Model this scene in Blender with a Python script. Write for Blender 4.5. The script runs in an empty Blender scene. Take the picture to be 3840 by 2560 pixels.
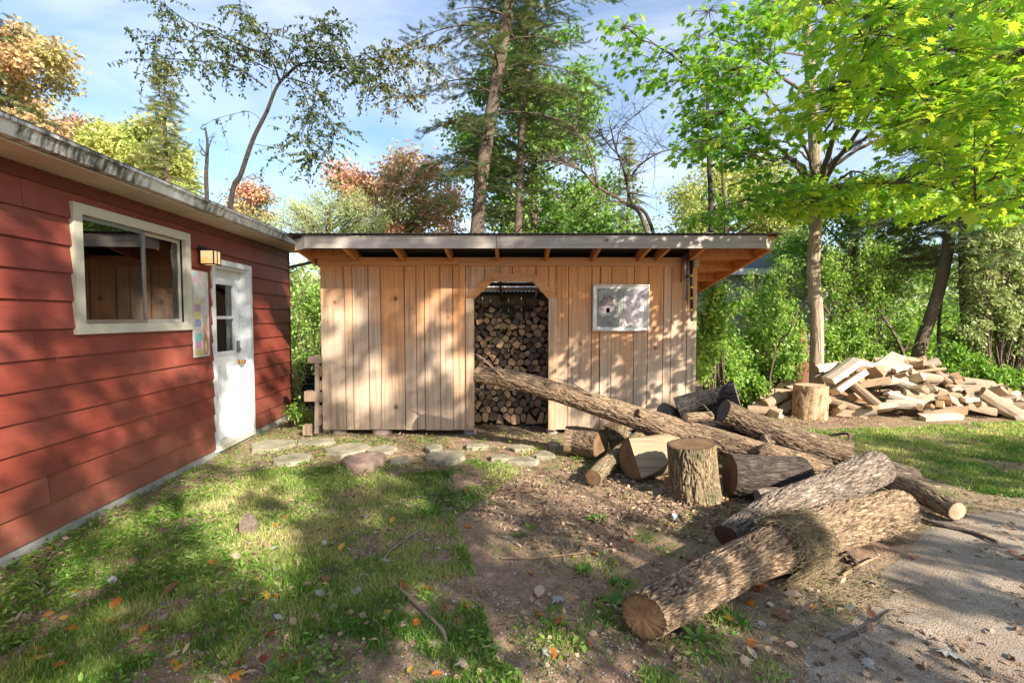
import bpy, math, random
import numpy as np
from mathutils import Vector, Matrix
R = random.Random(11)
NR = np.random.default_rng(11)
S = bpy.context.scene
COL = S.collection

# ---------------------------------------------------------------- camera
EYE = 1.55
FPX = 1900.0            # focal length in pixels of the 3840 wide frame
PITCH = math.atan(92 / FPX)
cam_data = bpy.data.cameras.new('camera')
cam_data.sensor_width = 36.0
cam_data.lens = 36.0 * FPX / 3840
cam_data.clip_start = 0.05
cam_data.clip_end = 500
cam = bpy.data.objects.new('camera', cam_data)
COL.objects.link(cam)
cam.location = (0, 0, EYE)
cam.rotation_euler = (math.pi / 2 - PITCH, 0, 0)
S.camera = cam

# ---------------------------------------------------------------- sky, sun, exposure
SUN = Vector((0.80, -1.0, 0.72)).normalized()      # towards the sun
EL = math.asin(SUN.z)
AZ = math.atan2(SUN.x, SUN.y)
W = bpy.data.worlds.new('World'); S.world = W; W.use_nodes = True
wn = W.node_tree.nodes; wl = W.node_tree.links
bg = wn['Background']; bg.inputs['Strength'].default_value = 0.095
sky = wn.new('ShaderNodeTexSky'); sky.sky_type = 'NISHITA'; sky.sun_disc = False
sky.sun_elevation = EL; sky.sun_rotation = AZ
sky.air_density = 1.0; sky.dust_density = 0.7; sky.ozone_density = 2.2
tcw = wn.new('ShaderNodeTexCoord')
mpw = wn.new('ShaderNodeMapping'); mpw.inputs['Scale'].default_value = (1.0, 1.6, 3.4); mpw.inputs['Rotation'].default_value = (0.2, 0.25, 0.3)
nzw = wn.new('ShaderNodeTexNoise'); nzw.inputs['Scale'].default_value = 1.7; nzw.inputs['Detail'].default_value = 7; nzw.inputs['Roughness'].default_value = 0.55; nzw.inputs['Distortion'].default_value = 0.6
crw = wn.new('ShaderNodeValToRGB'); crw.color_ramp.elements[0].position = 0.40; crw.color_ramp.elements[1].position = 0.74
crw.color_ramp.elements[0].color = (0.0, 0.0, 0.0, 1); crw.color_ramp.elements[1].color = (0.75, 0.75, 0.75, 1)
mxw = wn.new('ShaderNodeMix'); mxw.data_type = 'RGBA'
mxw.inputs['B'].default_value = (4.9, 5.2, 6.1, 1)
wl.new(tcw.outputs['Generated'], mpw.inputs[0]); wl.new(mpw.outputs[0], nzw.inputs['Vector']); wl.new(nzw.outputs['Fac'], crw.inputs[0])
wl.new(crw.outputs[0], mxw.inputs['Factor']); wl.new(sky.outputs[0], mxw.inputs['A']); wl.new(mxw.outputs['Result'], bg.inputs['Color'])
sun_data = bpy.data.lights.new('sun', 'SUN'); sun_data.energy = 5.0; sun_data.angle = math.radians(0.55); sun_data.color = (1.0, 0.90, 0.76)
sun = bpy.data.objects.new('sun', sun_data); COL.objects.link(sun)
sun.rotation_euler = SUN.to_track_quat('Z', 'Y').to_euler()
sun.location = (10, -12, 12)
S.view_settings.view_transform = 'Standard'; S.view_settings.look = 'None'
S.view_settings.exposure = 1.42; S.view_settings.gamma = 1.0; S.view_settings.use_curve_mapping = False
S.render.engine = 'CYCLES'
S.cycles.max_bounces = 6; S.cycles.diffuse_bounces = 3; S.cycles.glossy_bounces = 3; S.cycles.transmission_bounces = 4; S.cycles.transparent_max_bounces = 8
S.cycles.caustics_reflective = False; S.cycles.caustics_refractive = False
S.cycles.use_denoising = True
S.cycles.sample_clamp_indirect = 6

# ---------------------------------------------------------------- pixels (3840 x 2560) to places
cp, sp_ = math.cos(PITCH), math.sin(PITCH)
def ray(px, py):
    cx, cy = (px - 1920) / FPX, (1280 - py) / FPX
    return Vector((cx, cp + cy * sp_, -sp_ + cy * cp))
def PY(px, py, Y):
    d = ray(px, py); t = Y / d.y
    return Vector((d.x * t, Y, EYE + d.z * t))
def PZ(px, py, z=0.0):
    d = ray(px, py); t = (z - EYE) / d.z
    return Vector((d.x * t, d.y * t, z))
def project(x, y, z):
    fz = y * cp - (z - EYE) * sp_; up = y * sp_ + (z - EYE) * cp
    fz = np.where(np.abs(fz) < 1e-6, 1e-6, fz)
    return 1920 + FPX * x / fz, 1280 - FPX * up / fz

# ---------------------------------------------------------------- numpy noise
def _hash(ix, iy, iz, seed):
    h = (ix.astype(np.int64) * 374761393 + iy.astype(np.int64) * 668265263 + iz.astype(np.int64) * 2147483647 + seed * 974711) & 0xffffffff
    h = ((h ^ (h >> 13)) * 1274126177) & 0xffffffff
    h = ((h ^ (h >> 16)) * 2246822519) & 0xffffffff
    return ((h ^ (h >> 15)) & 0xffff) / 65535.0
def vnoise(x, y, z=None, seed=0):
    x = np.asarray(x, float); y = np.asarray(y, float)
    z = np.zeros_like(x) if z is None else np.asarray(z, float)
    ix, iy, iz = np.floor(x), np.floor(y), np.floor(z)
    fx, fy, fz = x - ix, y - iy, z - iz
    fx = fx * fx * (3 - 2 * fx); fy = fy * fy * (3 - 2 * fy); fz = fz * fz * (3 - 2 * fz)
    r = 0
    for a in (0, 1):
        for b in (0, 1):
            for c in (0, 1):
                w = (fx if a else 1 - fx) * (fy if b else 1 - fy) * (fz if c else 1 - fz)
                r = r + w * _hash(ix + a, iy + b, iz + c, seed)
    return r
def fbm(x, y, z=None, seed=0, o=4, g=0.5):
    s = 0; a = 1; t = 0; f = 1
    for i in range(o):
        s = s + a * vnoise(np.asarray(x) * f, np.asarray(y) * f, None if z is None else np.asarray(z) * f, seed + i * 17)
        t += a; a *= g; f *= 2.03
    return s / t

# ---------------------------------------------------------------- object helpers
def tag(o, label=None, cat=None, group=None, kind=None):
    if label: o['label'] = label
    if cat: o['category'] = cat
    if group: o['group'] = group
    if kind: o['kind'] = kind
    return o
def empty(name, loc=(0, 0, 0), label=None, cat=None, group=None, kind=None):
    o = bpy.data.objects.new(name, None); COL.objects.link(o); o.location = loc
    o.empty_display_size = 0.1
    return tag(o, label, cat, group, kind)
def link(name, me, parent=None, loc=None):
    o = bpy.data.objects.new(name, me); COL.objects.link(o)
    if parent: o.parent = parent
    if loc is not None: o.location = loc
    return o
class Acc:
    """collects polygons of mixed size, builds ONE mesh; optional per point float attribute"""
    def __init__(s): s.v = []; s.f = []; s.m = []; s.n = 0; s.t = []; s.b = []
    def add(s, verts, faces, mat=0, tint=None, buv=None):
        verts = np.asarray(verts, float).reshape(-1, 3)
        s.v.append(verts)
        faces = np.asarray(faces, np.int64)
        s.f.append(faces + s.n); s.m.append(np.full(len(faces), mat, np.int32))
        s.t.append(np.broadcast_to(np.asarray(0.5 if tint is None else tint, float), (len(verts),)).copy())
        s.b.append(verts if buv is None else np.asarray(buv, float).reshape(-1, 3)); s.n += len(verts); return s
    def box(s, lo, hi, mat=0, tint=None):
        x0, y0, z0 = lo; x1, y1, z1 = hi
        v = [(x0, y0, z0), (x1, y0, z0), (x1, y1, z0), (x0, y1, z0), (x0, y0, z1), (x1, y0, z1), (x1, y1, z1), (x0, y1, z1)]
        return s.add(v, [(0, 3, 2, 1), (4, 5, 6, 7), (0, 1, 5, 4), (1, 2, 6, 5), (2, 3, 7, 6), (3, 0, 4, 7)], mat, tint)
    def hexa(s, v, mat=0):
        return s.add(v, [(0, 3, 2, 1), (4, 5, 6, 7), (0, 1, 5, 4), (1, 2, 6, 5), (2, 3, 7, 6), (3, 0, 4, 7)], mat)
    def beam(s, a, b, w, h, up=(0, 0, 1), mat=0):
        a = Vector(a); b = Vector(b); d = (b - a).normalized(); u = Vector(up); sd = d.cross(u).normalized(); u = sd.cross(d).normalized()
        sd = sd * (w / 2); u = u * (h / 2)
        return s.hexa([a - sd - u, a + sd - u, b + sd - u, b - sd - u, a - sd + u, a + sd + u, b + sd + u, b - sd + u], mat)
    def prism(s, poly, axis_vec, mat=0):
        """poly: 3D points in a plane, swept by axis_vec"""
        n = len(poly); p = [Vector(q) for q in poly]; q = [a + Vector(axis_vec) for a in p]
        base = s.n; s.b.append(np.zeros((0, 3)))
        s.add([tuple(a) for a in p + q], [(i, (i + 1) % n, n + (i + 1) % n, n + i) for i in range(n)], mat)
        s.v.append(np.zeros((0, 3))); 
        for i in range(1, n - 1):
            s.f.append(np.array([[base, base + i + 1, base + i]])); s.m.append(np.array([mat], np.int32))
            s.f.append(np.array([[base + n, base + n + i, base + n + i + 1]])); s.m.append(np.array([mat], np.int32))
        return s
    def tube(s, pts, rad, n=8, mat=0, cap=True, tint=None):
        P = np.array([tuple(p) for p in pts], float); k = len(P)
        rad = np.broadcast_to(np.asarray(rad, float), (k,))
        T = np.gradient(P, axis=0); T /= np.linalg.norm(T, axis=1)[:, None] + 1e-9
        ref = np.array([0, 0, 1.0]) if abs(T[0][2]) < 0.9 else np.array([1.0, 0, 0])
        V = []
        A = np.cross(T[0], ref); A /= np.linalg.norm(A)
        for i in range(k):
            A = A - T[i] * np.dot(A, T[i]); A /= np.linalg.norm(A) + 1e-9
            B = np.cross(T[i], A)
            th = np.arange(n) * 2 * np.pi / n
            V.append(P[i] + rad[i] * (np.cos(th)[:, None] * A + np.sin(th)[:, None] * B))
        V = np.concatenate(V)
        i = np.arange(k - 1)[:, None] * n; j = np.arange(n)[None]
        F = np.stack([i + j, i + (j + 1) % n, i + n + (j + 1) % n, i + n + j], -1).reshape(-1, 4)
        base = s.n
        ln = np.concatenate([[0], np.cumsum(np.linalg.norm(np.diff(P, axis=0), axis=1))]); th = np.arange(n) * 2 * np.pi / n; rm = float(np.mean(rad))
        bu = np.stack([np.tile(np.cos(th) * rm, k), np.tile(np.sin(th) * rm, k), np.repeat(ln, n)], -1)
        s.add(V, F, mat, tint, bu)
        if cap:
            s.f.append(np.array([[base + q for q in range(n)][::-1]])); s.m.append(np.array([mat], np.int32))
            s.f.append(np.array([[base + (k - 1) * n + q for q in range(n)]])); s.m.append(np.array([mat], np.int32))
        return s
    def build(s, name, mats, parent=None, smooth=False, off=(0, 0, 0), attr=False):
        me = bpy.data.meshes.new(name)
        V = (np.concatenate(s.v) - np.array(tuple(off))) if s.v else np.zeros((0, 3))
        me.vertices.add(len(V)); me.vertices.foreach_set('co', V.astype(np.float32).ravel())
        loops = np.concatenate([f.ravel() for f in s.f]); cnt = np.concatenate([np.full(len(f), f.shape[1]) for f in s.f])
        me.loops.add(len(loops)); me.loops.foreach_set('vertex_index', loops.astype(np.int32))
        me.polygons.add(len(cnt)); me.polygons.foreach_set('loop_start', np.concatenate([[0], np.cumsum(cnt)[:-1]]).astype(np.int32))
        if not isinstance(mats, (list, tuple)): mats = [mats]
        for m in mats: me.materials.append(m)
        if len(mats) > 1: me.polygons.foreach_set('material_index', np.concatenate(s.m))
        me.polygons.foreach_set('use_smooth', np.full(len(cnt), smooth))
        if attr:
            bb = np.concatenate(s.b)
            if smooth and len(bb) == len(V): q = me.attributes.new('buv', 'FLOAT_VECTOR', 'POINT'); q.data.foreach_set('vector', bb.astype(np.float32).ravel())
            a = me.attributes.new('tint', 'FLOAT', 'POINT'); a.data.foreach_set('value', np.concatenate(s.t).astype(np.float32))
        me.update(calc_edges=True); me.validate(clean_customdata=False)
        return link(name, me, parent)
def crom(pts, n):
    """Catmull-Rom through points (any dimension)"""
    P = np.array(pts, float); P = np.vstack([2 * P[0] - P[1], P, 2 * P[-1] - P[-2]])
    out = []; k = len(P) - 3
    for t in np.linspace(0, k - 1e-6, n):
        i = int(t); f = t - i; a, b, c, d = P[i:i + 4]
        out.append(0.5 * (2 * b + (c - a) * f + (2 * a - 5 * b + 4 * c - d) * f * f + (3 * b - 3 * c + d - a) * f ** 3))
    return np.array(out)

# ---------------------------------------------------------------- materials
def mat(name):
    m = bpy.data.materials.new(name); m.use_nodes = True
    nt = m.node_tree; b = nt.nodes['Principled BSDF']
    return m, nt, b
def N(nt, t, **k):
    n = nt.nodes.new(t)
    for a, v in k.items():
        if a in n.inputs: n.inputs[a].default_value = v
        else: setattr(n, a, v)
    return n
def ramp(nt, stops, src):
    r = nt.nodes.new('ShaderNodeValToRGB'); e = r.color_ramp.elements
    while len(e) < len(stops): e.new(0.5)
    for i, (p, c) in enumerate(stops): e[i].position = p; e[i].color = (*c, 1) if len(c) == 3 else c
    nt.links.new(src, r.inputs[0]); return r.outputs[0]
def mixc(nt, fac, a, b, mode='MIX'):
    m = nt.nodes.new('ShaderNodeMix'); m.data_type = 'RGBA'; m.blend_type = mode
    for s_, v in (('Factor', fac), ('A', a), ('B', b)):
        if hasattr(v, 'is_linked'): nt.links.new(v, m.inputs[s_])
        else: m.inputs[s_].default_value = v if s_ == 'Factor' else (*v, 1)
    return m.outputs['Result']
def math_(nt, op, a, b=None, clamp=False):
    m = nt.nodes.new('ShaderNodeMath'); m.operation = op; m.use_clamp = clamp
    for i, v in enumerate((a, b)):
        if v is None: continue
        if hasattr(v, 'is_linked'): nt.links.new(v, m.inputs[i])
        else: m.inputs[i].default_value = v
    return m.outputs[0]
def coords(nt, scale=(1, 1, 1), kind='Object', rnd=0.0):
    tc = nt.nodes.new('ShaderNodeTexCoord'); mp = nt.nodes.new('ShaderNodeMapping'); mp.inputs['Scale'].default_value = scale
    src = tc.outputs[kind]
    if rnd:
        oi = nt.nodes.new('ShaderNodeObjectInfo'); v = nt.nodes.new('ShaderNodeVectorMath'); v.operation = 'ADD'
        c = nt.nodes.new('ShaderNodeCombineXYZ')
        for i in range(3): nt.links.new(math_(nt, 'MULTIPLY', oi.outputs['Random'], rnd * (1 + i * 1.7)), c.inputs[i])
        nt.links.new(src, v.inputs[0]); nt.links.new(c.outputs[0], v.inputs[1]); src = v.outputs[0]
    nt.links.new(src, mp.inputs[0]); return mp.outputs[0]
def noise(nt, vec, scale, detail=4, rough=0.55, dist=0.0):
    n = N(nt, 'ShaderNodeTexNoise', Scale=scale, Detail=detail, Roughness=rough, Distortion=dist)
    nt.links.new(vec, n.inputs['Vector']); return n.outputs['Fac']
def bump(nt, b, h, strength=0.5, dist=0.01):
    n = N(nt, 'ShaderNodeBump', Strength=strength, Distance=dist); nt.links.new(h, n.inputs['Height']); nt.links.new(n.outputs[0], b.inputs['Normal'])

def plain(name, col, rough=0.6, metal=0.0, vary=0.15, scale=20, bstr=0.15):
    m, nt, b = mat(name)
    f = noise(nt, coords(nt), scale)
    c = ramp(nt, [(0.25, tuple(x * (1 - vary) for x in col)), (0.75, tuple(min(1, x * (1 + vary)) for x in col))], f)
    nt.links.new(c, b.inputs['Base Color']); b.inputs['Roughness'].default_value = rough; b.inputs['Metallic'].default_value = metal
    bump(nt, b, f, bstr, 0.004); return m

def board_mat(name, fresh, aged, axis=2, age_lo=0.0, age_hi=1.0, knots=True, age_z=None, rough=0.75):
    """sawn softwood: long grain along AXIS, knots, grey ageing towards the damp foot of the wall"""
    m, nt, b = mat(name)
    sc = [26, 26, 26]; sc[axis] = 0.9
    g1 = noise(nt, coords(nt, tuple(sc), rnd=13), 1.0, 6, 0.6, 0.4)
    sc2 = [120, 120, 120]; sc2[axis] = 3
    g2 = noise(nt, coords(nt, tuple(sc2), rnd=7), 1.0, 3)
    big = noise(nt, coords(nt, (2.2, 2.2, 1.3), rnd=3), 1.0, 4)
    oi = nt.nodes.new('ShaderNodeObjectInfo')
    age = math_(nt, 'ADD', math_(nt, 'MULTIPLY', big, 0.9), math_(nt, 'MULTIPLY', oi.outputs['Random'], 0.62))
    if age_z:
        tc = nt.nodes.new('ShaderNodeTexCoord'); sp = nt.nodes.new('ShaderNodeSeparateXYZ'); nt.links.new(tc.outputs['Object'], sp.inputs[0])
        mr = N(nt, 'ShaderNodeMapRange'); nt.links.new(sp.outputs[2], mr.inputs[0]); mr.inputs[1].default_value = age_z[0]; mr.inputs[2].default_value = age_z[1]; mr.inputs[3].default_value = 0.62; mr.inputs[4].default_value = -0.55
        age = math_(nt, 'ADD', age, mr.outputs[0])
    age = ramp(nt, [(0.25, (age_lo,) * 3), (0.95, (age_hi,) * 3)], age)
    base = mixc(nt, age, fresh, aged)
    gr = ramp(nt, [(0.30, (0.60, 0.53, 0.46)), (0.50, (0.95, 0.93, 0.90)), (0.75, (1.13, 1.10, 1.06))], g1)
    c = mixc(nt, 1.0, base, gr, 'MULTIPLY')
    gr2 = ramp(nt, [(0.3, (0.86, 0.85, 0.84)), (0.7, (1.04, 1.04, 1.04))], g2)
    c = mixc(nt, 0.8, c, gr2, 'MULTIPLY')
    if knots:
        ks = [3.3, 3.3, 3.3]; ks[axis] = 2.6
        vo = N(nt, 'ShaderNodeTexVoronoi', Scale=1.0, Randomness=1.0); nt.links.new(coords(nt, tuple(ks), rnd=5), vo.inputs['Vector'])
        sr_ = nt.nodes.new('ShaderNodeSeparateColor'); nt.links.new(vo.outputs['Color'], sr_.inputs[0]); kd = math_(nt, 'ADD', vo.outputs['Distance'], math_(nt, 'MULTIPLY', math_(nt, 'POWER', sr_.outputs[0], 2.0), 0.11))
        k = ramp(nt, [(0.0, (1, 1, 1)), (0.030, (1, 1, 1)), (0.045, (0.6, 0.6, 0.6)), (0.06, (0.9, 0.9, 0.9)), (0.085, (0.35, 0.35, 0.35)), (0.13, (0, 0, 0))], kd)
        c = mixc(nt, k, c, (0.13, 0.045, 0.016))
    nt.links.new(c, b.inputs['Base Color']); b.inputs['Roughness'].default_value = rough
    bump(nt, b, g1, 0.35, 0.004)
    return m

M = {}
M['shed_board'] = board_mat('shed_board', (0.66, 0.31, 0.12), (0.53, 0.415, 0.315), 2, age_z=(0.2, 2.3))
M['shed_trim'] = board_mat('shed_trim', (0.62, 0.27, 0.08), (0.52, 0.32, 0.18), 0, 0, .6, knots=False)
M['shed_jamb'] = board_mat('shed_jamb', (0.58, 0.38, 0.22), (0.46, 0.37, 0.28), 2, 0, .9, knots=False)
M['rafter'] = board_mat('rafter', (0.62, 0.27, 0.08), (0.50, 0.24, 0.09), 1, 0, .8, knots=False)
M['fascia'] = board_mat('fascia', (0.50, 0.45, 0.39), (0.33, 0.31, 0.29), 0, 0, 1, knots=True)
M['old_timber'] = board_mat('old_timber', (0.29, 0.20, 0.125), (0.21, 0.165, 0.13), 2, 0, 1)
M['tar'] = plain('tar_felt', (0.018, 0.017, 0.017), 0.8)
M['roof_metal'] = plain('roof_metal', (0.12, 0.11, 0.105), 0.5, 0.3, 0.3, 8)
M['concrete'] = plain('concrete', (0.30, 0.30, 0.28), 0.9, 0, 0.2, 14, 0.4)
M['white_paint'] = plain('white_paint', (0.72, 0.76, 0.78), 0.45, 0, 0.04, 5, 0.05)
M['cream_trim'] = plain('cream_trim', (0.54, 0.52, 0.42), 0.45, 0, 0.06, 6, 0.05)
M['dark_plastic'] = plain('dark_plastic', (0.012, 0.014, 0.018), 0.35)
M['brass'] = plain('brass', (0.55, 0.30, 0.09), 0.3, 0.9, 0.1)
M['steel'] = plain('steel', (0.30, 0.31, 0.33), 0.35, 0.8, 0.1)

# translucent corrugated panel
m, nt, b = mat('clear_roofing'); b.inputs['Base Color'].default_value = (0.85, 0.85, 0.82, 1); b.inputs['Roughness'].default_value = 0.4
tr = N(nt, 'ShaderNodeBsdfTranslucent', Color=(0.92, 0.92, 0.88, 1)); mx = N(nt, 'ShaderNodeMixShader', Fac=0.75)
nt.links.new(b.outputs[0], mx.inputs[1]); nt.links.new(tr.outputs[0], mx.inputs[2]); nt.links.new(mx.outputs[0], nt.nodes['Material Output'].inputs[0])
M['clear_roofing'] = m

# red siding
m, nt, b = mat('red_siding')
g = noise(nt, coords(nt, (1, 3.0, 55), rnd=11), 1.0, 6, 0.62, 1.2)
big = noise(nt, coords(nt, (1.3, 1.3, 1.3), rnd=3), 1.6, 5)
c = ramp(nt, [(0.25, (0.16, 0.029, 0.019)), (0.5, (0.225, 0.045, 0.030)), (0.75, (0.30, 0.085, 0.060))], big)
c = mixc(nt, 0.5, c, ramp(nt, [(0.3, (0.70, 0.68, 0.68)), (0.7, (1.10, 1.08, 1.08))], g), 'MULTIPLY')
vo = N(nt, 'ShaderNodeTexVoronoi', Scale=5.0); nt.links.new(coords(nt, (1, 1, 0.7), rnd=2), vo.inputs['Vector'])
sc = ramp(nt, [(0.0, (0.55,) * 3), (0.035, (0.35,) * 3), (0.06, (0, 0, 0))], vo.outputs['Distance'])
c = mixc(nt, sc, c, (0.42, 0.25, 0.20))
tcz = nt.nodes.new('ShaderNodeTexCoord'); spz = nt.nodes.new('ShaderNodeSeparateXYZ'); nt.links.new(tcz.outputs['Object'], spz.inputs[0])
mrz = N(nt, 'ShaderNodeMapRange'); nt.links.new(spz.outputs[2], mrz.inputs[0]); mrz.inputs[1].default_value = 0.05; mrz.inputs[2].default_value = 0.55; mrz.inputs[3].default_value = 0.42; mrz.inputs[4].default_value = 0.0
mud = math_(nt, 'MULTIPLY', mrz.outputs[0], math_(nt, 'MULTIPLY', noise(nt, coords(nt, (1, 1, 2)), 7, 5, 0.7), 1.6), True)
c = mixc(nt, mud, c, (0.24, 0.14, 0.095))
nt.links.new(c, b.inputs['Base Color']); b.inputs['Roughness'].default_value = 0.5; bump(nt, b, g, 0.5, 0.003)
M['red_siding'] = m
M['red_dark'] = plain('red_frieze', (0.125, 0.026, 0.016), 0.5, 0, 0.2, 6)
# stained gutter
m, nt, b = mat('gutter_metal')
g = noise(nt, coords(nt, (16, 16, 1.6)), 1.0, 6, 0.75); g2 = noise(nt, coords(nt), 1.7, 4, 0.6)
f = math_(nt, 'ADD', math_(nt, 'MULTIPLY', g, 0.62), math_(nt, 'MULTIPLY', g2, 0.45))
c = ramp(nt, [(0.44, (0.05, 0.05, 0.045)), (0.50, (0.30, 0.31, 0.29)), (0.57, (0.66, 0.68, 0.66))], f)
nt.links.new(c, b.inputs['Base Color']); b.inputs['Roughness'].default_value = 0.5
M['gutter'] = m
m, nt, b = mat('soffit')
g2 = noise(nt, coords(nt), 3, 5); c = ramp(nt, [(0.3, (0.50, 0.43, 0.34)), (0.7, (0.66, 0.60, 0.52))], g2)
w = N(nt, 'ShaderNodeTexWave', Scale=20.0); w.bands_direction = 'Y'; nt.links.new(coords(nt), w.inputs['Vector'])
c = mixc(nt, 0.25, c, ramp(nt, [(0.0, (.55, .55, .55)), (0.12, (1, 1, 1))], w.outputs['Fac']), 'MULTIPLY')
nt.links.new(c, b.inputs['Base Color']); b.inputs['Roughness'].default_value = 0.6; M['soffit'] = m
M['shingle'] = plain('shingle', (0.075, 0.072, 0.07), 0.95, 0, 0.5, 60, 0.5)
# window glass
m, nt, b = mat('window_glass')
tb = N(nt, 'ShaderNodeBsdfTransparent', Color=(0.70, 0.74, 0.76, 1)); gb = N(nt, 'ShaderNodeBsdfGlossy', Roughness=0.015, Color=(0.95, 0.95, 0.95, 1))
fr = N(nt, 'ShaderNodeFresnel', IOR=1.6); mx = N(nt, 'ShaderNodeMixShader')
nt.links.new(math_(nt, 'ADD', fr.outputs[0], 0.06), mx.inputs[0]); nt.links.new(tb.outputs[0], mx.inputs[1]); nt.links.new(gb.outputs[0], mx.inputs[2]); nt.links.new(mx.outputs[0], nt.nodes['Material Output'].inputs[0])
M['glass'] = m
M['curtain'] = plain('curtain', (0.50, 0.56, 0.66), 0.9)
M['room'] = plain('room_wall', (0.10, 0.10, 0.11), 0.9)

# bark: 'tint' = height of the ridge above the furrow
def bark_mat(name, lo, mid, hi, moss=None, grain=34, fine=75):
    m, nt, b = mat(name)
    a = N(nt, 'ShaderNodeAttribute'); a.attribute_name = 'tint'
    n1 = noise(nt, coords(nt), grain, 6, 0.7); n2 = noise(nt, coords(nt, rnd=9), 3.5, 4)
    bu = N(nt, 'ShaderNodeAttribute'); bu.attribute_name = 'buv'
    mp = nt.nodes.new('ShaderNodeMapping'); mp.inputs['Scale'].default_value = (1, 1, 0.13); nt.links.new(bu.outputs['Vector'], mp.inputs[0])
    rn = noise(nt, mp.outputs[0], fine, 3, 0.6, 0.7)
    rid = math_(nt, 'MULTIPLY', math_(nt, 'ABSOLUTE', math_(nt, 'SUBTRACT', rn, 0.5)), 9.0, True)
    f = math_(nt, 'ADD', math_(nt, 'MULTIPLY', a.outputs['Fac'], 0.45), math_(nt, 'ADD', math_(nt, 'MULTIPLY', rid, 0.34), math_(nt, 'MULTIPLY', n1, 0.30)))
    c = ramp(nt, [(0.30, lo), (0.62, mid), (0.98, hi)], f)
    c = mixc(nt, 0.6, c, ramp(nt, [(0.3, (0.80, 0.82, 0.84)), (0.7, (1.12, 1.06, 1.0))], n2), 'MULTIPLY')
    if moss: c = mixc(nt, ramp(nt, [(0.52, (0, 0, 0)), (0.66, (0.75,) * 3)], noise(nt, coords(nt, rnd=4), 5, 5)), c, moss)
    nt.links.new(c, b.inputs['Base Color']); b.inputs['Roughness'].default_value = 0.92
    bump(nt, b, math_(nt, 'ADD', math_(nt, 'MULTIPLY', rid, 1.0), math_(nt, 'MULTIPLY', n1, 0.5)), 0.9, 0.009); return m
M['bark_tan'] = bark_mat('bark_tan', (0.065, 0.04, 0.024), (0.26, 0.175, 0.105), (0.44, 0.32, 0.205))
M['bark_grey'] = bark_mat('bark_grey', (0.05, 0.038, 0.03), (0.215, 0.165, 0.125), (0.37, 0.30, 0.235))
M['bark_green'] = bark_mat('bark_green', (0.055, 0.04, 0.02), (0.25, 0.18, 0.10), (0.42, 0.33, 0.21), (0.13, 0.13, 0.06))
M['bark_pale'] = bark_mat('bark_pale', (0.16, 0.09, 0.045), (0.52, 0.36, 0.21), (0.66, 0.50, 0.33))
M['bark_black'] = bark_mat('bark_black', (0.012, 0.011, 0.010), (0.055, 0.048, 0.043), (0.13, 0.115, 0.10))
M['bark_tree'] = bark_mat('bark_tree', (0.06, 0.045, 0.035), (0.18, 0.13, 0.095), (0.30, 0.23, 0.17))
M['bark_maple'] = bark_mat('bark_maple', (0.16, 0.12, 0.085), (0.34, 0.26, 0.19), (0.46, 0.38, 0.29), grain=14, fine=20)
M['bark_dark'] = bark_mat('bark_dark', (0.02, 0.017, 0.014), (0.065, 0.05, 0.04), (0.13, 0.10, 0.08))
def endgrain(name, heart, rim, ringc=(0.7, 0.66, 0.6)):
    m, nt, b = mat(name)
    a = N(nt, 'ShaderNodeAttribute'); a.attribute_name = 'tint'
    n2 = noise(nt, coords(nt, rnd=5), 9, 5, 0.6)
    rr = math_(nt, 'ADD', a.outputs['Fac'], math_(nt, 'MULTIPLY', n2, 0.12))
    c = ramp(nt, [(0.0, heart), (0.72, rim), (0.97, tuple(x * 0.8 for x in rim)), (1.0, (0.09, 0.055, 0.03))], rr)
    s = math_(nt, 'SINE', math_(nt, 'MULTIPLY', rr, 95.0))
    c = mixc(nt, 0.55, c, ramp(nt, [(0.2, ringc), (0.7, (1, 1, 1))], math_(nt, 'ADD', math_(nt, 'MULTIPLY', s, 0.5), 0.5)), 'MULTIPLY')
    c = mixc(nt, 0.8, c, ramp(nt, [(0.3, (0.62, 0.6, 0.58)), (0.7, (1.1, 1.08, 1.05))], n2), 'MULTIPLY')
    nt.links.new(c, b.inputs['Base Color']); b.inputs['Roughness'].default_value = 0.85; bump(nt, b, n2, 0.5, 0.006); return m
M['end_brown'] = endgrain('end_brown', (0.13, 0.075, 0.036), (0.215, 0.13, 0.066))
M['end_dark'] = endgrain('end_dark', (0.06, 0.035, 0.022), (0.10, 0.055, 0.03))
M['end_pale'] = endgrain('end_pale', (0.45, 0.33, 0.22), (0.55, 0.42, 0.28))
M['end_grey'] = endgrain('end_grey', (0.10, 0.09, 0.085), (0.16, 0.14, 0.125))
M['split_pale'] = board_mat('split_pale', (0.56, 0.40, 0.25), (0.38, 0.29, 0.20), 2, 0, 1, knots=False)
M['split_cream'] = board_mat('split_cream', (0.78, 0.66, 0.50), (0.55, 0.43, 0.31), 2, 0, 1, knots=False)
M['split_brown'] = board_mat('split_brown', (0.40, 0.25, 0.13), (0.30, 0.19, 0.11), 2, 0, 1, knots=False)
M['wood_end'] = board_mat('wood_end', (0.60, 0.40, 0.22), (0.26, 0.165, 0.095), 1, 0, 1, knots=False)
M['wood_end_dark'] = board_mat('wood_end_dark', (0.20, 0.14, 0.09), (0.10, 0.07, 0.05), 1, 0, 1, knots=False)

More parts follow.
